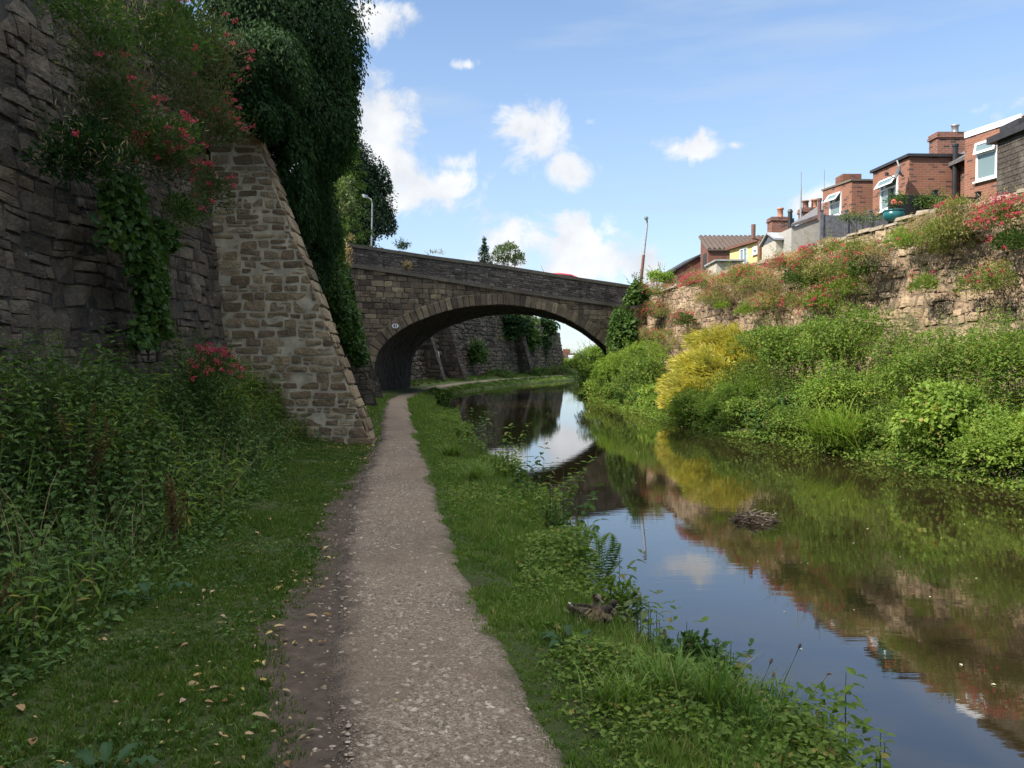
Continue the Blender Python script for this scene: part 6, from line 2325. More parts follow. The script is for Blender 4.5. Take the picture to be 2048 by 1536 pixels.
bush("shrub", "round light-green shrub in the middle of the right bank, above the dark tangle", "shrub", B_(1850, 755, 17.0), (1.1, 1.0, .95), 6000, .06, .04, M['leaf_mid'], .1, RG, 220, nclump=18)

rng = RS(221)                           # tall nettles and willowherb along the foot of the wall
n = 760
y = 13 + 17 * rng.rand(n)
wr = WRx(y)
x = wr - .3 - 2.6 * rng.rand(n) ** 1.0
h = np.interp(wr - x, [0, .6, 2.9], [1.95, 1.85, 1.3]) * rng.uniform(.75, 1.1, n) * np.interp(y, [13, 18, 24, 30], [1.12, 1.05, .85, .6])
mb = MB()
stem_plants(mb, rng, np.stack([x, y, terrain(x, y)], 1), h, .10, .075, LEAF_A, .08, 0, 1, .36)
tag(mb.build("tall_nettles", [M['leaf_mid'], M['stem']]), "tall nettles and willowherb filling the bank below the sunlit wall", "nettles", kind="stuff")
rng = RS(222)                           # low growth over the bare bank
k = 26000
y = 9 + 36 * rng.rand(k) ** 1.1
e2 = ER(y)
x = e2 + .0 + (WRx(y) - .1 - e2) * rng.rand(k)
z = np.maximum(terrain(x, y), .0) + .04 + .32 * rng.rand(k)
mb = MB()
put(mb, LEAF_A, np.stack([x, y, z], 1), np.concatenate([rng.normal(size=(k, 2)), rng.uniform(-.3, .8, (k, 1))], 1), np.concatenate([rng.normal(size=(k, 2)) * .6, np.ones((k, 1))], 1), rng.uniform(.06, .13, k), rng.uniform(.03, .06, k))
tag(mb.build("bank_undergrowth", M['leaf_mid']), "low leafy undergrowth covering the soil of the far bank", "undergrowth", kind="stuff")

rng = RS(223)                           # plants trailing from the bank into the water
k = 14000
y = 9 + 35.5 * rng.rand(k) ** 1.15
x = ER(y) + .15 * sn(y * 1.5, 0 * y + 3, 42, 3) + rng.normal(.12, .22, k) - .10 * np.abs(sn(y * 1.1, 0 * y, 88, 3))
z = .02 + (.2 + .12 * sn(y * 1.3, 0 * y, 89, 3)) * rng.rand(k) ** 1.2
mb = MB()
s_ = np.interp(y, [9, 20, 45], [.075, .085, .12])
put(mb, LEAF_A, np.stack([x, y, z], 1), np.concatenate([rng.normal(size=(k, 2)) + (-.6, -.2), rng.uniform(-.9, .5, (k, 1))], 1), np.concatenate([rng.normal(size=(k, 2)) * .6, np.ones((k, 1))], 1), s_ * rng.uniform(.6, 1.2, k), s_ * .55)
tag(mb.build("waterside_undergrowth", M['leaf_mid']), "leafy growth trailing into the water along the far bank", "undergrowth", kind="stuff")

ORD = ["nearest the bridge", "second from the bridge", "third from the bridge", "fourth from the bridge", "fifth from the bridge", "sixth from the bridge", "seventh from the bridge", "eighth from the bridge",
       "ninth from the bridge", "tenth from the bridge", "fifth from the right frame edge", "fourth from the right frame edge", "third from the right frame edge", "second from the right frame edge", "at the right frame edge"]
WYS = [41.5, 39, 36.5, 34.2, 32, 30, 25.2, 23.4, 21.6, 20.0, 18.9, 16.4, 15.2, 14.2, 13.2]
rg = RS(224)
for i, yv in enumerate(WYS):
    mt_ = ['leaf_light', 'leaf_mid', 'leaf_mid', 'leaf_dark', 'leaf_mid', 'leaf_light', 'leaf_mid', 'leaf_light', 'leaf_mid', 'leaf_dark', 'leaf_mid', 'leaf_mid', 'leaf_light', 'leaf_mid', 'leaf_light'][i]
    tone = {'leaf_light': 'pale', 'leaf_mid': 'mid-green', 'leaf_dark': 'dark'}[mt_]
    big = np.interp(yv, [13, 20, 42], [.9, 1.0, 1.15])
    c = (float(ER(yv)) + .42 + rg.uniform(-.1, .15), yv, .42 + rg.uniform(0, .15))
    s_ = float(np.interp(yv, [13, 42], [.055, .095]))
    bush("waterside_shrub", "%s waterside shrub bulging over the canal, %s" % (tone, ORD[i]), "shrub", c, (.72 * big, .95 * big, .52 * big * rg.uniform(.85, 1.25)), 3800, s_ * rg.uniform(.9, 1.3), s_ * rg.uniform(.45, .75), M[mt_], .0, "low shrubs along the far waterline", 500 + i, nclump=13, full=True, dirbias=(-.3, -.1, 0), tpl=LEAF_A if i % 3 else LEAF_B)

# sedge with sword leaves at the water
for i, (px, py, Y, lab) in enumerate(((1690, 885, 17.6, "left fountain of arching sword-leaved sedge on the right waterline"), (1740, 890, 17.0, "right fountain of arching sword-leaved sedge on the right waterline"), (1420, 830, 25.0, "smaller clump of grassy blades right of the golden conifer's foot"))):
    c = P(px, py, Y)
    tuft(lab, (float(ER(c[1])) + .12, c[1], .22), 330 if i < 2 else 180, 1.0 if i < 2 else .75, .024, 230 + i, 'leaf_light', .2, .5, "sedge clumps at the far waterline", (-.5, -.25))

# ------------------------------------------------------------------ growth on the sunlit wall
RW = "plants on the sunlit garden wall"


def R_(px, py, out=.35):                # point on the sunlit wall face
    d = ray(px, py)
    Yc = np.linspace(12, 46, 800)
    xr = np.interp(Yc, [p[1] for p in rw_pts], [p[0] for p in rw_pts]) - out
    i = int(np.argmin(np.abs(d[0] * Yc / d[1] - xr)))
    return P(px, py, Yc[i])


OUT = (-.8, -.15, .25)
for i, (lab, px, py, r, nl, nf, sdy, lm) in enumerate((
        ("valerian crowning the wall where it meets the bridge", 1305, 580, (.7, 1.2, .55), 1900, 60, .5, 'valerian'),
        ("valerian hanging thick with red blooms beside the ivy bush", 1310, 620, (.6, 1.2, .7), 2000, 50, .35, 'valerian'),
        ("lower valerian with dark leaves under the bridge-end blooms", 1370, 640, (.5, 1.0, .7), 1700, 34, .2, 'leaf_dark'),
        ("brightest crimson valerian ridge below the low brown building", 1400, 560, (.6, 1.4, .5), 2200, 110, .45, 'valerian'),
        ("seeding valerian below the white outbuilding", 1460, 560, (.55, 1.3, .5), 2300, 40, .6, 'valerian'),
        ("brown-tinged valerian below the yellow house", 1520, 550, (.55, 1.2, .55), 2200, 26, .5, 'valerian'),
        ("valerian in pink bloom below the cream shed", 1580, 515, (.5, 1.1, .45), 2000, 60, .5, 'valerian'),
        ("dark leafy valerian below the black flue", 1605, 545, (.5, .9, .6), 1900, 24, .1, 'leaf_dark'),
        ("leafy valerian with scattered red heads in the middle of the wall", 1660, 530, (.5, 1.1, .6), 2300, 22, .3, 'valerian'),
        ("valerian trailing down the bare stones above the tall shrub", 1640, 590, (.4, .8, .6), 1500, 34, .25, 'leaf_light'),
        ("bushy valerian under the grey fence", 1720, 500, (.42, .9, .45), 1700, 10, .25, 'valerian'),
        ("dark green clump below the teal flower pot", 1720, 530, (.35, .7, .45), 1300, 2, .0, 'leaf_dark'),
        ("light green clump with no blooms left of the large one", 1810, 475, (.35, .7, .4), 1300, 3, .05, 'leaf_light'),
        ("large leafy clump in the middle right of the wall top", 1890, 470, (.5, .9, .65), 2600, 5, .1, 'valerian'),
        ("clump with the boldest crimson blooms at the right edge", 2010, 430, (.45, .8, .5), 1400, 85, .15, 'valerian'),
        ("dark clump under the boldest blooms at the right edge", 2035, 475, (.35, .7, .4), 1300, 5, .0, 'leaf_dark'),
        ("hanging clump low on the wall at the right", 1975, 555, (.35, .7, .5), 1500, 8, .1, 'valerian'),
        ("small tuft on the bare stones, right of centre", 1845, 560, (.25, .45, .35), 700, 6, .1, 'leaf_light'),
        ("small tuft beside the dark hollow in the wall", 1570, 650, (.25, .5, .35), 800, 3, .05, 'valerian'),
        ("bright tuft on the bare stones above the golden conifer", 1495, 605, (.3, .6, .3), 800, 1, .05, 'leaf_light'),
        ("tiny tuft on the bare stones left of the bright one", 1445, 605, (.22, .45, .25), 450, 0, .0, 'leaf_light'),
        ("grey mauve-flowered tuft under the fence corner", 1750, 515, (.3, .55, .5), 1300, 0, .5, 'mauve'),
        ("second pink ridge clump, between the white outbuilding and the yellow house", 1490, 530, (.5, 1.1, .38), 1700, 46, .6, 'valerian'),
        ("olive clump hanging under the brightest crimson ridge", 1425, 595, (.5, 1.0, .55), 1700, 14, .45, 'valerian'),
        ("olive brown-flowered clump in the angle left of the dark hollow", 1535, 590, (.45, .9, .5), 1500, 12, .5, 'valerian'),
        ("rusty pink clump on the ridge below the grey lean-to", 1640, 490, (.45, 1.0, .38), 1500, 36, .6, 'valerian'),
        ("red-dotted clump low beside the ivy bush's foot", 1320, 665, (.5, 1.0, .45), 1300, 24, .35, 'valerian'),
        ("cream-green clump with scattered reds under the middle of the wall top", 1690, 560, (.35, .8, .5), 1300, 16, .2, 'leaf_light'),
        ("leafy trailing clump under the rusty pink one", 1600, 590, (.4, .8, .5), 1400, 14, .3, 'valerian'),
        ("sparse blooms at the wall edge below the drainpipe", 1905, 405, (.25, .5, .22), 450, 14, .3, 'valerian'))):
    valerian(lab, R_(px, py + (9 if px < 1480 else 20 if px < 1700 else 14)), tuple(np.array(r) * ((1.2, 1.35, .85) if px < 1700 else (1.05, 1.15, .95))), int(nl * 1.35), int(nf * 1.25), 400 + i, RW, OUT, .085 if px < 1700 else .07, sdy, .05, leafmat=lm)

# dry thatch hanging over the wall
rng = RS(240)
for i, (lab, pts) in enumerate((("dry brown thatch hanging below the crimson ridge", [(1480, 580), (1510, 588), (1540, 580), (1555, 570), (1450, 585), (1420, 580)]),
                                ("pale dead grass hanging low on the wall beside the ivy bush", [(1300, 680), (1325, 685), (1350, 680), (1375, 665), (1290, 660)]),
                                ("dry grass along the coping between pot and drainpipe", [(1850, 445), (1880, 440), (1830, 458), (1905, 432), (1935, 418)]))):
    m = MB()
    for (px, py) in pts:
        n = 420
        p = R_(px, py, .18) + rng.normal(size=(n, 3)) * np.array([.12, .35, .14])
        ax = np.array([-.5, -.1, -.7]) + rdir(rng, n) * .75
        put(m, BLADE3, p, ax, rdir(rng, n) + np.array([-.6, 0, .2]), rng.uniform(.14, .4, n), .011)
    tag(m.build("dry_grass", M['dry']), lab, "dead grass", "dead grass on the garden wall")

# garden scrub seen over the wall
bush("garden_shrub", "straggly dark shrub by the black board fence", "shrub", P(1870, 408, 22.6), (.55, .4, .32), 700, .06, .035, M['leaf_dark'], 5.0, None, 251, nclump=8)
bush("garden_shrub", "wispy shrub in front of the grey panel fence", "shrub", P(1725, 442, 25.8), (.8, .3, .3), 800, .06, .03, M['leaf_grey'], 5.0, None, 252, nclump=8)
bush("garden_shrub", "light green shrub beside the brown lamp post", "shrub", P(1318, 560, 52), (.9, .9, .65), 1600, .12, .08, M['leaf_light'], 5.0, None, 253, nclump=9)


# ------------------------------------------------------------------ trees
def tree(name, label, base, c, r, n, L, Wd, mat, seed, group=None, cat="tree", nclump=26, crad=.34, trunk=.18, **k):
    rng = RS(seed)
    o = thing(name, label, cat, base, group)
    m = MB()
    cen = bush_leaves(m, rng, c, r, n, L, Wd, nclump, crad, **k)
    m.build("crown", M[mat], o)
    m = MB()
    top = np.asarray(c, float) + (0, 0, r[2] * .3)
    m.tube([np.asarray(base, float), (np.asarray(base) + top) / 2 + (.1, .05, 0), top], [trunk, trunk * .8, trunk * .35], 9)
    for q in cen[:12]:
        s = np.asarray(base) + (top - np.asarray(base)) * rng.uniform(.35, .9)
        m.tube([s, (s + q) / 2 + (0, 0, .15), q], [trunk * .35, trunk * .22, trunk * .08], 5)
    m.build("trunk", M['bark'], o)
    return o


def conifer(name, label, base, h, r, n, L, mat, seed, group=None):
    rng = RS(seed)
    o = thing(name, label, "conifer", base, group)
    base = np.asarray(base, float)
    m, mt = MB(), MB()
    mt.tube([base, base + (0, 0, h * .5), base + (0, 0, h)], [r * .09, r * .06, .015], 8)
    nb = int(26 + h * 6)
    for i in range(nb):
        t = .08 + .9 * (i + rng.rand()) / nb
        a = rng.uniform(0, 6.28)
        l = r * (1 - t) ** .8 * rng.uniform(.75, 1.15)
        s = base + (0, 0, h * t)
        e = s + np.array([math.cos(a) * l, math.sin(a) * l, l * (.12 - .35 * (1 - t))])
        mt.tube([s, e], [.03 * r, .008], 4)
        k = int(n / nb * (1.6 - t))
        u = rng.rand(k) ** .6
        p = s + (e - s) * u[:, None] + rng.normal(size=(k, 3)) * np.array([.09, .09, .06]) * r
        ax = nrm(e - s) + rdir(rng, k) * .8 + np.array([0, 0, -.25])
        put(m, LEAF_A, p, ax, rdir(rng, k) * .6 + (0, 0, .8), L * rng.uniform(.6, 1.2, k), L * .28)
    k = n // 20
    put(m, LEAF_A, base + (0, 0, h) + rng.normal(size=(k, 3)) * np.array([.05, .05, .25]), rdir(rng, k) + (0, 0, .8), rdir(rng, k), L, L * .25)
    m.build("crown", M[mat], o)
    mt.build("trunk", M['bark'], o)
    return o


TG = "trees behind the bridge"
tree("dark_tree", "tall dark tree beyond the left end of the bridge parapet", (-8.6, 51, 6), P(716, 415, 51), (2.35, 2.6, 3.7), 30000, .17, .09, 'conifer', 261, TG, droop=.8, full=True, nclump=40)
tree("dark_tree", "dark tree rising behind the big ivy, taller than its neighbour", (-10.3, 50, 6), P(690, 360, 50), (1.7, 2.2, 3.6), 15000, .17, .09, 'conifer', 262, TG, droop=.8, full=True, nclump=34)
conifer("spruce_tree", "dull green spruce showing between the ivy and the dark trees", P(703, 620, 41.5), 9.0, 1.6, 8500, .20, 'leaf_dark', 263, TG)
tree("leafy_shrub", "sunlit yellow-green sprays below the spruce at the ivy's edge", (-8.4, 38, 5.5), P(688, 410, 38), (.65, .8, 1.5), 1500, .13, .08, 'leaf_grey', 264, TG, nclump=14, trunk=.05)
tree("leafy_tree", "pale willow-like tree just above the middle of the parapet", P(1015, 620, 75), P(1015, 522, 75), (1.4, 1.5, 1.6), 2600, .2, .07, 'leaf_grey', 265, TG, nclump=16, trunk=.1, droop=-.6)
conifer("spruce_tree", "small dark spruce beside the willow-like tree over the parapet", P(969, 600, 75), 4.9, 1.35, 3200, .26, 'conifer', 266, TG)
bush("shrub", "tiny dark bush peeping over the parapet near the dark trees", "shrub", P(803, 494, 60), (.5, .5, .35), 350, .14, .08, M['conifer'], 6.2, None, 267, nclump=5)
FG = "growth seen through the arch"
tree("overhanging_tree", "dark tree hanging over the far wall towards the open sky", (4.3, 93, 4.5), P(1080, 665, 92), (2.1, 2.2, 2.0), 5200, .26, .12, 'ivy', 271, FG, droop=.9, nclump=18)
tree("overhanging_tree", "yellowish shrub crowning the far wall under the arch", (-.3, 80, 5.8), P(1040, 648, 80), (1.9, 1.6, 1.5), 4200, .2, .12, 'leaf_grey', 272, FG, nclump=16, trunk=.1)
bush("ivy_climber", "ivy curtain hanging down the far wall between two buttresses", "ivy", P(1062, 690, 84.5), (1.1, 1.4, 2.1), 3600, .22, .15, M['ivy_bright'], .5, FG, 273, tpl=IVY_L, nclump=14)
bush("ivy_climber", "thin ivy on the far wall left of its last buttress", "ivy", P(985, 690, 75), (.9, 1.2, 2.0), 2200, .2, .14, M['ivy_bright'], .5, FG, 274, tpl=IVY_L, nclump=12)
bush("ivy_climber", "dark ivy under the arch crown, covering the far wall's top", "ivy", P(1020, 655, 77), (2.2, 1.4, 1.3), 3600, .22, .15, M['ivy'], 2.5, FG, 294, tpl=IVY_L, nclump=16, full=True)
bush("ivy_climber", "greenery smothering the far wall beyond its last buttress", "ivy", P(1078, 700, 90), (1.5, 1.5, 1.9), 3600, .24, .16, M['ivy'], .5, FG, 295, tpl=IVY_L, nclump=16, full=True)
bush("ivy_climber", "moss-green ivy low on the far wall between the two dark buttresses", "ivy", P(946, 715, 66), (1.0, .9, 1.2), 1500, .2, .14, M['ivy_bright'], .3, FG, 296, tpl=IVY_L, nclump=10)
bush("reed_bed", "grey-green rushes at the water beyond the bridge", "rushes", P(1105, 752, 84), (2.3, 2.0, .8), 4200, .3, .05, M['leaf_grey'], .1, FG, 275, droop=-.9, stems=False)
bush("shrub", "dark waterside scrub with white flowers beyond the bridge", "shrub", P(1070, 752, 79), (1.0, 1.0, .75), 2200, .16, .08, M['leaf_dark'], .1, FG, 276)
bush("shrub", "low dark weeds along the foot of the far wall", "shrub", P(965, 752, 70), (2.6, 1.0, .45), 3600, .18, .09, M['leaf_dark'], .3, FG, 277, stems=False, nclump=18)
bush("far_bush", "rounded light green willow bush beyond the arch on the right", "bush", P(1178, 722, 100), (2.5, 2.2, 1.9), 5200, .24, .1, M['leaf_light'], .2, FG, 278)
bush("far_bush", "lower dark bush beside the light willow bush", "bush", P(1152, 740, 92), (1.6, 1.5, 1.2), 3000, .22, .1, M['leaf_mid'], .2, FG, 279)
bush("far_bush", "light hedge in front of the distant grey roof", "bush", P(1140, 735, 125), (3.0, 1.5, 1.1), 3200, .28, .14, M['leaf_light'], .2, FG, 280)
# trees on the high ground left, mostly out of frame but shading the wall
for i, (x, y, zc, r) in enumerate(((-9.0, -4, 10.0, (2.4, 3.2, 2.6)), (-8.6, 3, 10.0, (2.3, 3.0, 2.5)), (-8.8, 9.5, 10.0, (2.3, 2.8, 2.5)), (-9.2, 27, 9.2, (1.8, 2.4, 2.0)))):
    tree("leafy_tree", "dark leafy tree on the high ground, %s" % ("nearest the camera's back", "above the camera's left", "above the nettle bed", "between the ivy and the bridge")[i], (x, y, 6.3), (x, y, zc), r, 5200, .16, .11, 'leaf_dark', 281 + i, "trees on the high ground")
# small plants rooted in the bridge
for i, (lab, px, py, r, n_, mt_) in enumerate((("reddish weed clump rooted at the left end of the bridge parapet", 688, 520, (.28, .3, .75), 500, 'seedy'), ("wispy dry weed growing from the string course", 810, 535, (.3, .15, .3), 90, 'dry'), ("tan seed head on the coping's left end", 701, 481, (.2, .15, .22), 70, 'dry'), ("thin wisps of grass on the coping above the arch", 868, 508, (.45, .12, .14), 70, 'dry'))):
    s_, z_ = b_sz(px, py)
    c = bface(np.array(s_), np.array(z_), np.array(.12))
    rg = RS(290 + i)
    m = MB()
    clump_leaves(m, rg, c, r, n_, .13, .03, LEAF_A, -.5, .3, .1)
    tag(m.build("wall_weed", M[mt_]), lab, "weed", "weeds growing on the bridge")
# ------------------------------------------------------------------ street lamps, car
def lamp(label, base, top, mats, headdir, hl, r0, seed=0):
    base, top = np.asarray(base), np.asarray(top)
    o = thing("street_lamp", label, "street lamp", base, "street lamps by the bridge")
    k = base * .35 + top * .65 if mats[0] != mats[1] else base * .7 + top * .3
    m = MB()
    m.tube([base, k], [r0, r0 * .85], 10)
    m.build("lower_pole", M[mats[0]], o)
    m = MB()
    hd = nrm(np.asarray(headdir, float))
    m.tube([k, top - (0, 0, .25), top - (0, 0, .06) + hd * .06, top + hd * .28], [r0 * .7, r0 * .55, r0 * .5, r0 * .45], 9)
    m.build("upper_pole", M[mats[1]], o)
    m = MB()
    a = math.atan2(hd[1], hd[0])
    c = top + hd * (.25 + hl / 2)
    n = 8
    pts = []
    for s in np.linspace(-.5, .5, n):
        w = .13 * math.sqrt(max(.05, 1 - (2 * s) ** 2 * .8))
        pts.append((s, w))
    side = np.array([-hd[1], hd[0], 0])
    ringp = [c + hd * s * hl + side * w for s, w in pts] + [c + hd * s * hl - side * w for s, w in pts[::-1]]
    m.prism([p + (0, 0, .0) for p in ringp], (0, 0, .1))
    hd_o = m.build("lamp_head", M['metal_grey'], o)
    m = MB()
    m.prism([c + (p - c) * .8 - (0, 0, .004) for p in ringp], (0, 0, -.04))
    g = m.build("diffuser", M['lamp_glass'], hd_o)
    g.location = (0, 0, 0)
    g.location = -Vector(hd_o.location) - Vector(o.location)
    return o


b0, t0 = P(741, 495, 44.6), P(744.5, 397, 44.6)
lamp("pale grey lamp post with a short arm, left end of the bridge", (b0[0], b0[1], 5.6), t0, ('metal_grey', 'metal_grey'), (-1, .1, .25), .3, .062)
b0, t0 = P(1282, 590, 56.0), P(1294.5, 441, 56.0)
lamp("lamp post with a brown lower half, right of the bridge", (b0[0] - .25, b0[1], 4.6), t0, ('rust_paint', 'metal_grey'), (-.3, -1, .08), .45, .115)

# red car crossing the bridge, roof just showing over the parapet
cs, _ = b_sz(1168, 556)
cp = bface(np.array(cs), np.array(float(roadz(np.array(cs)))), np.array(-2.2))
car = thing("red_car", "red car crossing the bridge, only its roof above the parapet", "car", cp)
fw = np.array([BT[0], BT[1], -.075])
fw /= np.linalg.norm(fw)
sd = np.array([-BN[0], -BN[1], 0])
upv = np.cross(sd, fw)
upv = upv if upv[2] > 0 else -upv
cl_ = lambda f, s, u: cp + fw * f + sd * s + upv * u
prof = [(-2.0, .35), (-2.05, .75), (-1.9, .95), (-1.6, 1.0), (-1.15, 1.36), (-.6, 1.47), (.1, 1.48), (.55, 1.38), (1.1, 1.0), (1.75, .9), (2.05, .7), (2.05, .35)]
H0 = float(P(1166, 550.5, cp[1])[2] - cp[2])
ks = H0 / 1.48
m = MB()
secs = []
for s, k in ((-.82, .93), (-.78, 1.0), (-.5, 1.015), (0, 1.02), (.5, 1.015), (.78, 1.0), (.82, .93)):
    secs.append([cl_(f, s * (1 if u < 1 else .84), .35 + (u - .35) * k * ks) for f, u in prof])
n = len(prof)
v = np.array(secs).reshape(-1, 3)
f = [[i * n + j, i * n + (j + 1) % n, (i + 1) * n + (j + 1) % n, (i + 1) * n + j] for i in range(6) for j in range(n)]
m.add(v, f)
m.f.append((np.array([list(range(n))]), 0))
m.f.append((np.array([list(range(7 * n - 1, 6 * n - 1, -1))]), 0))
m.build("body", M['car_red'], car, True)
for s in (-1, 1):
    m = MB()
    w = [(-1.3, 1.03), (-1.0, 1.3), (-.5, 1.4), (.1, 1.41), (.5, 1.31), (.9, 1.03)]
    m.prism([cl_(f_, s * (.80 - (u - 1) * .22), .35 + (u - .35) * ks) for f_, u in w], sd * s * .02)
    m.build("side_window", M['car_glass'], car)
    for f_ in (-1.25, 1.3):
        m = MB()
        c = cl_(f_, s * .78, .31)
        kk = np.arange(18) * 2 * np.pi / 18
        m.prism([c + fw * .31 * math.cos(a) + upv * .31 * math.sin(a) for a in kk], sd * s * .08)
        wo = m.build("wheel", M['rubber'], car)
        m = MB()
        m.prism([c + sd * s * .082 + fw * .2 * math.cos(a) + upv * .2 * math.sin(a) for a in kk], sd * s * .01)
        ro = m.build("rim", M['metal_grey'], wo)
        ro.location = (0, 0, 0)
        ro.location = -Vector(wo.location) - Vector(car.location)
m = MB()
m.tube([cl_(-1.0, .1, 1.44 * ks), cl_(-1.25, .1, 1.44 * ks + .42)], [.012, .006], 5)
m.build("aerial", M['black_pipe'], car)

# ------------------------------------------------------------------ flower pot on the wall
pc = P(1788, 440, 22.0)
pot = thing("flower_pot", "glazed teal pot planted with a pink rose on the wall top", "plant pot", pc)
m = MB()
s_ = .245
m.lathe(pc, [(.6 * s_, -.25 * s_), (.95 * s_, .0), (1.12 * s_, .35 * s_), (1.08 * s_, .72 * s_), (.98 * s_, .85 * s_), (1.12 * s_, .92 * s_), (1.12 * s_, 1.0 * s_), (.95 * s_, 1.0 * s_), (.9 * s_, .8 * s_), (.01, .8 * s_)], 24)
m.build("pot", M['teal'], pot, True)
rng = RS(81)
rose = thing("rose_bush", "leafy rose with two pink blooms growing in the teal pot", "rose", pc + (0, 0, .25))
m = MB()
cen = pc + np.array([.08, 0, .45])
cl2 = bush_leaves(m, rng, cen, (.30, .3, .33), 420, .055, .035, nclump=7, crad=.5)
m.build("foliage", M['leaf_dark'], rose)
m = MB()
branch_tubes(m, rng, pc + (0, 0, .2), cl2, .008)
for q in (P(1789, 404, 22), P(1806, 407, 22), P(1796, 392, 22), P(1812, 399, 22)):
    m.tube([pc + (0, 0, .22), (pc + q) / 2 + (.03, 0, .1), q], .005, 4)
m.build("stems", M['stem'], rose)
for q, r in ((P(1788, 404, 21.8), .06), (P(1800, 406, 21.8), .045)):
    m = MB()
    n = 60
    d = rdir(rng, n)
    put(m, LEAF_B, q + d * r * .4, d + (0, 0, .3), -d + rdir(rng, n) * .4, r * .9, r * .8)
    m.build("bloom", M['pink_flower'], rose)

# ------------------------------------------------------------------ twig raft in the canal
tc_ = G(1507, 1042, 0.0)
nest = thing("twig_nest", "floating raft of dark twigs in the middle of the canal", "nest", tc_)
rng = RS(82)
m, m2 = MB(), MB()
for i in range(150):
    r = rng.rand() ** .6 * np.array([.24, .22])
    a = rng.uniform(0, 6.28)
    hgt = max(0.0, .13 * (1 - (r[0] / .26) ** 1.5))
    p = tc_ + np.array([r[0] * math.cos(a), r[1] * math.sin(a), .0 + hgt * rng.rand()])
    d = nrm(np.array([rng.normal(), rng.normal() * .7, rng.normal() * .22]))
    l = rng.uniform(.08, .3)
    mid = p + rng.normal(size=3) * .015
    (m2 if rng.rand() < .22 else m).tube([p - d * l / 2, mid, p + d * l / 2], [rng.uniform(.003, .008), rng.uniform(.003, .008), .002], 4)
for (x0, y0, x1, y1, r) in ((1494, 1030, 1512, 1018, .010), (1504, 1030, 1525, 1021, .008), (1497, 1034, 1510, 1044, .011), (1508, 1046, 1527, 1045, .007), (1545, 1030, 1556, 1028, .008), (1505, 1018, 1504, 1007, .008), (1528, 1027, 1542, 1027, .009)):
    a, b = G(x0, 1046, 0), G(x1, 1046, 0)
    m2.tube([P(x0, y0, tc_[1] + .02), P((x0 + x1) / 2, (y0 + y1) / 2 - 1, tc_[1] - .02), P(x1, y1, tc_[1] - .04)], [r, r, r * .6], 5)
m.build("dark_twigs", M['twig'], nest)
m2.build("bleached_twigs", M['twig_pale'], nest)

# ------------------------------------------------------------------ ducks
def loft(mb, pts, rw, rh, k=18, mats=None, upref=(0, 0, 1.0)):
    """one closed skin through elliptical sections along a bent spine"""
    pts = np.asarray(pts, float)
    n = len(pts)
    # smooth resample
    t = np.linspace(0, n - 1, (n - 1) * 4 + 1)

    def cr(a):
        a = np.asarray(a, float)
        a = a[:, None] if a.ndim == 1 else a
        o = []
        for q in t:
            i = min(int(q), n - 2)
            f = q - i
            p0, p1, p2, p3 = a[max(i - 1, 0)], a[i], a[i + 1], a[min(i + 2, n - 1)]
            o.append(.5 * (2 * p1 + (p2 - p0) * f + (2 * p0 - 5 * p1 + 4 * p2 - p3) * f * f + (3 * p1 - p0 - 3 * p2 + p3) * f ** 3))
        return np.array(o)
    p, a, b = cr(pts), np.maximum(cr(rw)[:, 0], .001), np.maximum(cr(rh)[:, 0], .001)
    tg = nrm(np.gradient(p, axis=0))
    lat = np.zeros_like(tg)
    base = np.asarray(upref, float)
    prev = None
    for i in range(len(p)):
        l = np.cross(tg[i], base) if prev is None else prev - tg[i] * (prev @ tg[i])
        l = l / (np.linalg.norm(l) + 1e-9)
        lat[i] = l
        prev = l
    nv_ = np.cross(lat, tg)
    th = np.arange(k) * 2 * np.pi / k
    v = p[:, None] + (a[:, None] * np.cos(th)[None])[..., None] * lat[:, None] + (b[:, None] * np.sin(th)[None])[..., None] * nv_[:, None]
    N = len(p)
    i = np.arange(N * k).reshape(N, k)
    q = np.stack([i[:-1], np.roll(i[:-1], -1, 1), np.roll(i[1:], -1, 1), i[1:]], 2)
    base_n = mb.n
    mb.add(v.reshape(-1, 3), q[0])
    mb.f.pop()
    for r in range(N - 1):
        mb.f.append((q[r] + base_n, 0 if mats is None else mats(r / (N - 1), r)))
    mb.f.append((i[0][None, ::-1] + base_n, 0 if mats is None else mats(0, 0)))
    mb.f.append((i[-1][None] + base_n, 0 if mats is None else mats(1, N - 1)))
    return p, lat, nv_


def place(mb_, origin, yaw, sc):
    c, s = math.cos(yaw), math.sin(yaw)
    R = np.array([[c, s, 0], [-s, c, 0], [0, 0, 1]])
    mb_.v = [np.asarray(v) * sc @ R + np.asarray(origin) for v in mb_.v]


dk = G(1172, 1272, 0.2)
dk[2] = float(terrain(np.array([dk[0]]), np.array([dk[1]]))[0]) + .03
FM = [M['feather'], M['feather_breast'], M['feather_pale'], M['feather_dark'], M['bill'], M['feather_white']]
m = MB()
# hen in her own frame: x forward, z up, sitting
spine = [(-.20, 0, .135), (-.17, 0, .125), (-.12, 0, .10), (-.04, 0, .085), (.05, 0, .085), (.105, 0, .10), (.122, 0, .15), (.112, 0, .205), (.112, 0, .25), (.130, -.004, .277), (.154, -.01, .278), (.172, -.014, .270)]
rw = [.012, .035, .062, .082, .082, .066, .044, .027, .024, .027, .022, .012]
rh = [.006, .018, .05, .075, .078, .070, .050, .029, .026, .030, .024, .012]
loft(m, spine, rw, rh, 20, lambda f, r: 0 if f < .36 else (1 if f < .60 else 2))
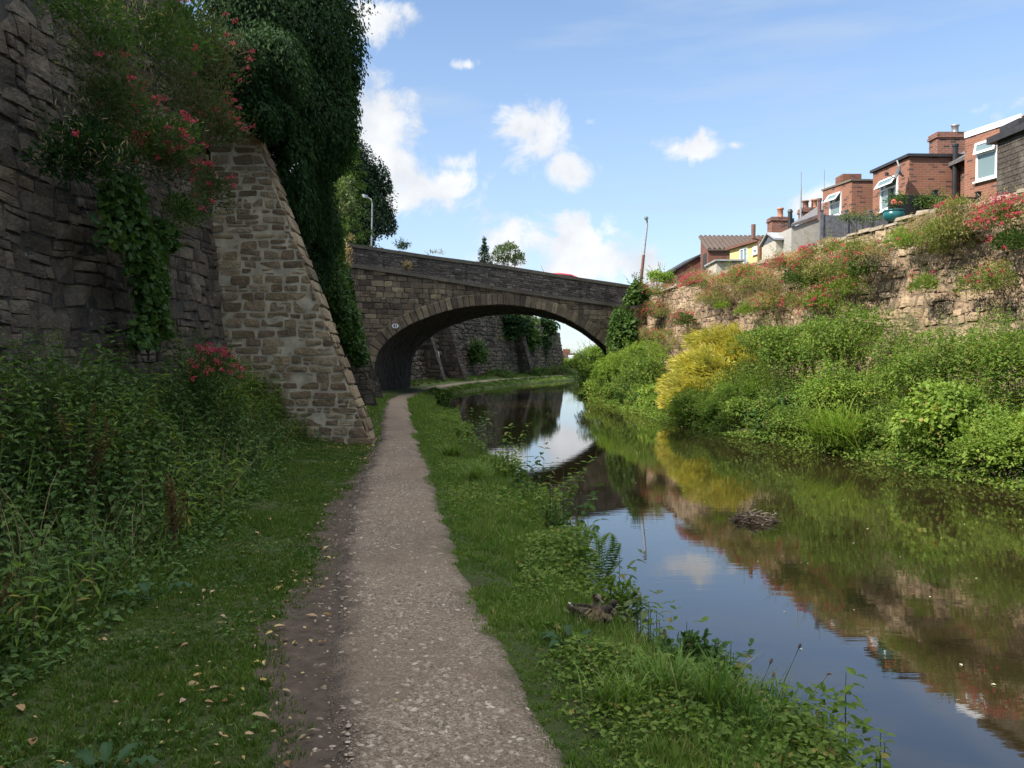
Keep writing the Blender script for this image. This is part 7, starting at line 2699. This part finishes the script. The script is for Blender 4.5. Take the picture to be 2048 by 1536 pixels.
# dark crown and eye stripe
n_ = 14
g = []
for i, (x, z, w) in enumerate(((.090, .268, .012), (.104, .294, .022), (.128, .310, .023), (.150, .300, .017), (.168, .282, .009))):
    g.append((x, -.004 - i * .002, z))
loft(m, [(a, b, c - .008) for a, b, c in g], [.012, .021, .022, .016, .008], [.005, .008, .008, .007, .004], 10, lambda f, r: 3)
for s in (-1, 1):
    loft(m, [(.117, s * .026 - .003, .278), (.137, s * .0265 - .006, .280), (.158, s * .020 - .010, .276)], [.002, .003, .002], [.004, .006, .004], 8, lambda f, r: 3)
    m.lathe((.144, s * .0245 - .008, .282), [(.0005, -.005), (.005, -.002), (.005, .002), (.0005, .005)], 8, 3)
# bill
loft(m, [(.168, -.013, .270), (.187, -.017, .263), (.207, -.022, .258), (.222, -.026, .257)], [.011, .0105, .012, .008], [.010, .007, .005, .003], 10, lambda f, r: 4)
# folded wings laid over the back, with pale feather edges
for s in (-1, 1):
    loft(m, [(.08, s * .062, .115), (.03, s * .082, .118), (-.05, s * .080, .122), (-.13, s * .05, .130), (-.20, s * .018, .146)], [.010, .018, .018, .014, .004], [.03, .052, .05, .032, .008], 12, lambda f, r: 0)
    for j in range(9):
        x = .05 - j * .026
        loft(m, [(x, s * (.095 - .004 * j), .135 - .003 * j), (x - .025, s * (.097 - .0045 * j), .118 - .001 * j), (x - .05, s * (.09 - .005 * j), .112 + .002 * j)], [.0015, .002, .001], [.0015, .003, .0015], 5, lambda f, r: 5)
loft(m, [(-.17, .02, .135), (-.215, .024, .15), (-.235, .028, .15)], [.006, .012, .004], [.003, .004, .002], 8, lambda f, r: 5)
place(m, dk, math.radians(-50), .78)
hen = m.build("duck", FM, None, True)
tag(hen, "brown mallard hen sitting in the bank grass with her head up", "duck")


def duckling(label, o, yaw, sc, headturn=0.0):
    m = MB()
    c, s = math.cos(headturn), math.sin(headturn)
    hx = lambda f, z: (.045 + f * c, f * s, z)
    loft(m, [(-.075, 0, .05), (-.06, 0, .048), (-.03, 0, .045), (.01, 0, .045), (.04, 0, .058), (.047, 0, .082), (.05 + .006 * c, .006 * s, .102), (.045 + .024 * c, .024 * s, .109), (.045 + .036 * c, .036 * s, .104)],
         [.006, .022, .04, .044, .034, .021, .022, .020, .008], [.006, .02, .036, .042, .036, .024, .022, .019, .008], 14, lambda f, r: 0 if f < .48 else (1 if f < .62 else 0))
    loft(m, [hx(.030, .103), hx(.048, .099), hx(.058, .098)], [.007, .0075, .004], [.006, .004, .002], 8, lambda f, r: 2)
    for q in (-1, 1):
        loft(m, [(hx(.012, .108)[0] - q * s * .017, hx(.012, .108)[1] + q * c * .017, .111), (hx(.024, .1)[0] - q * s * .017, hx(.024, .1)[1] + q * c * .017, .110)], [.002, .002], [.004, .003], 6, lambda f, r: 1)
        loft(m, [(.02, q * .042, .06), (-.02, q * .045, .058), (-.05, q * .03, .056)], [.005, .008, .003], [.012, .016, .006], 8, lambda f, r: 0)
    loft(m, [(.03, .0, .03), (.062, 0, .04), (.06, 0, .062)], [.02, .026, .012], [.014, .02, .01], 10, lambda f, r: 1)
    place(m, o, yaw, sc)
    return tag(m.build("duckling", [M['down_dark'], M['down_pale'], M['bill']], None, True), label, "duckling", "ducklings beside the hen")


o1 = dk + np.array([.105, .09, 0])
o2 = dk + np.array([.14, .20, 0])
duckling("dark downy duckling tucked close behind the hen's breast", o1, math.radians(-40), 1.0, .3)
duckling("duckling beyond the other, its head turned towards the water", o2, math.radians(-10), .98, -.4)
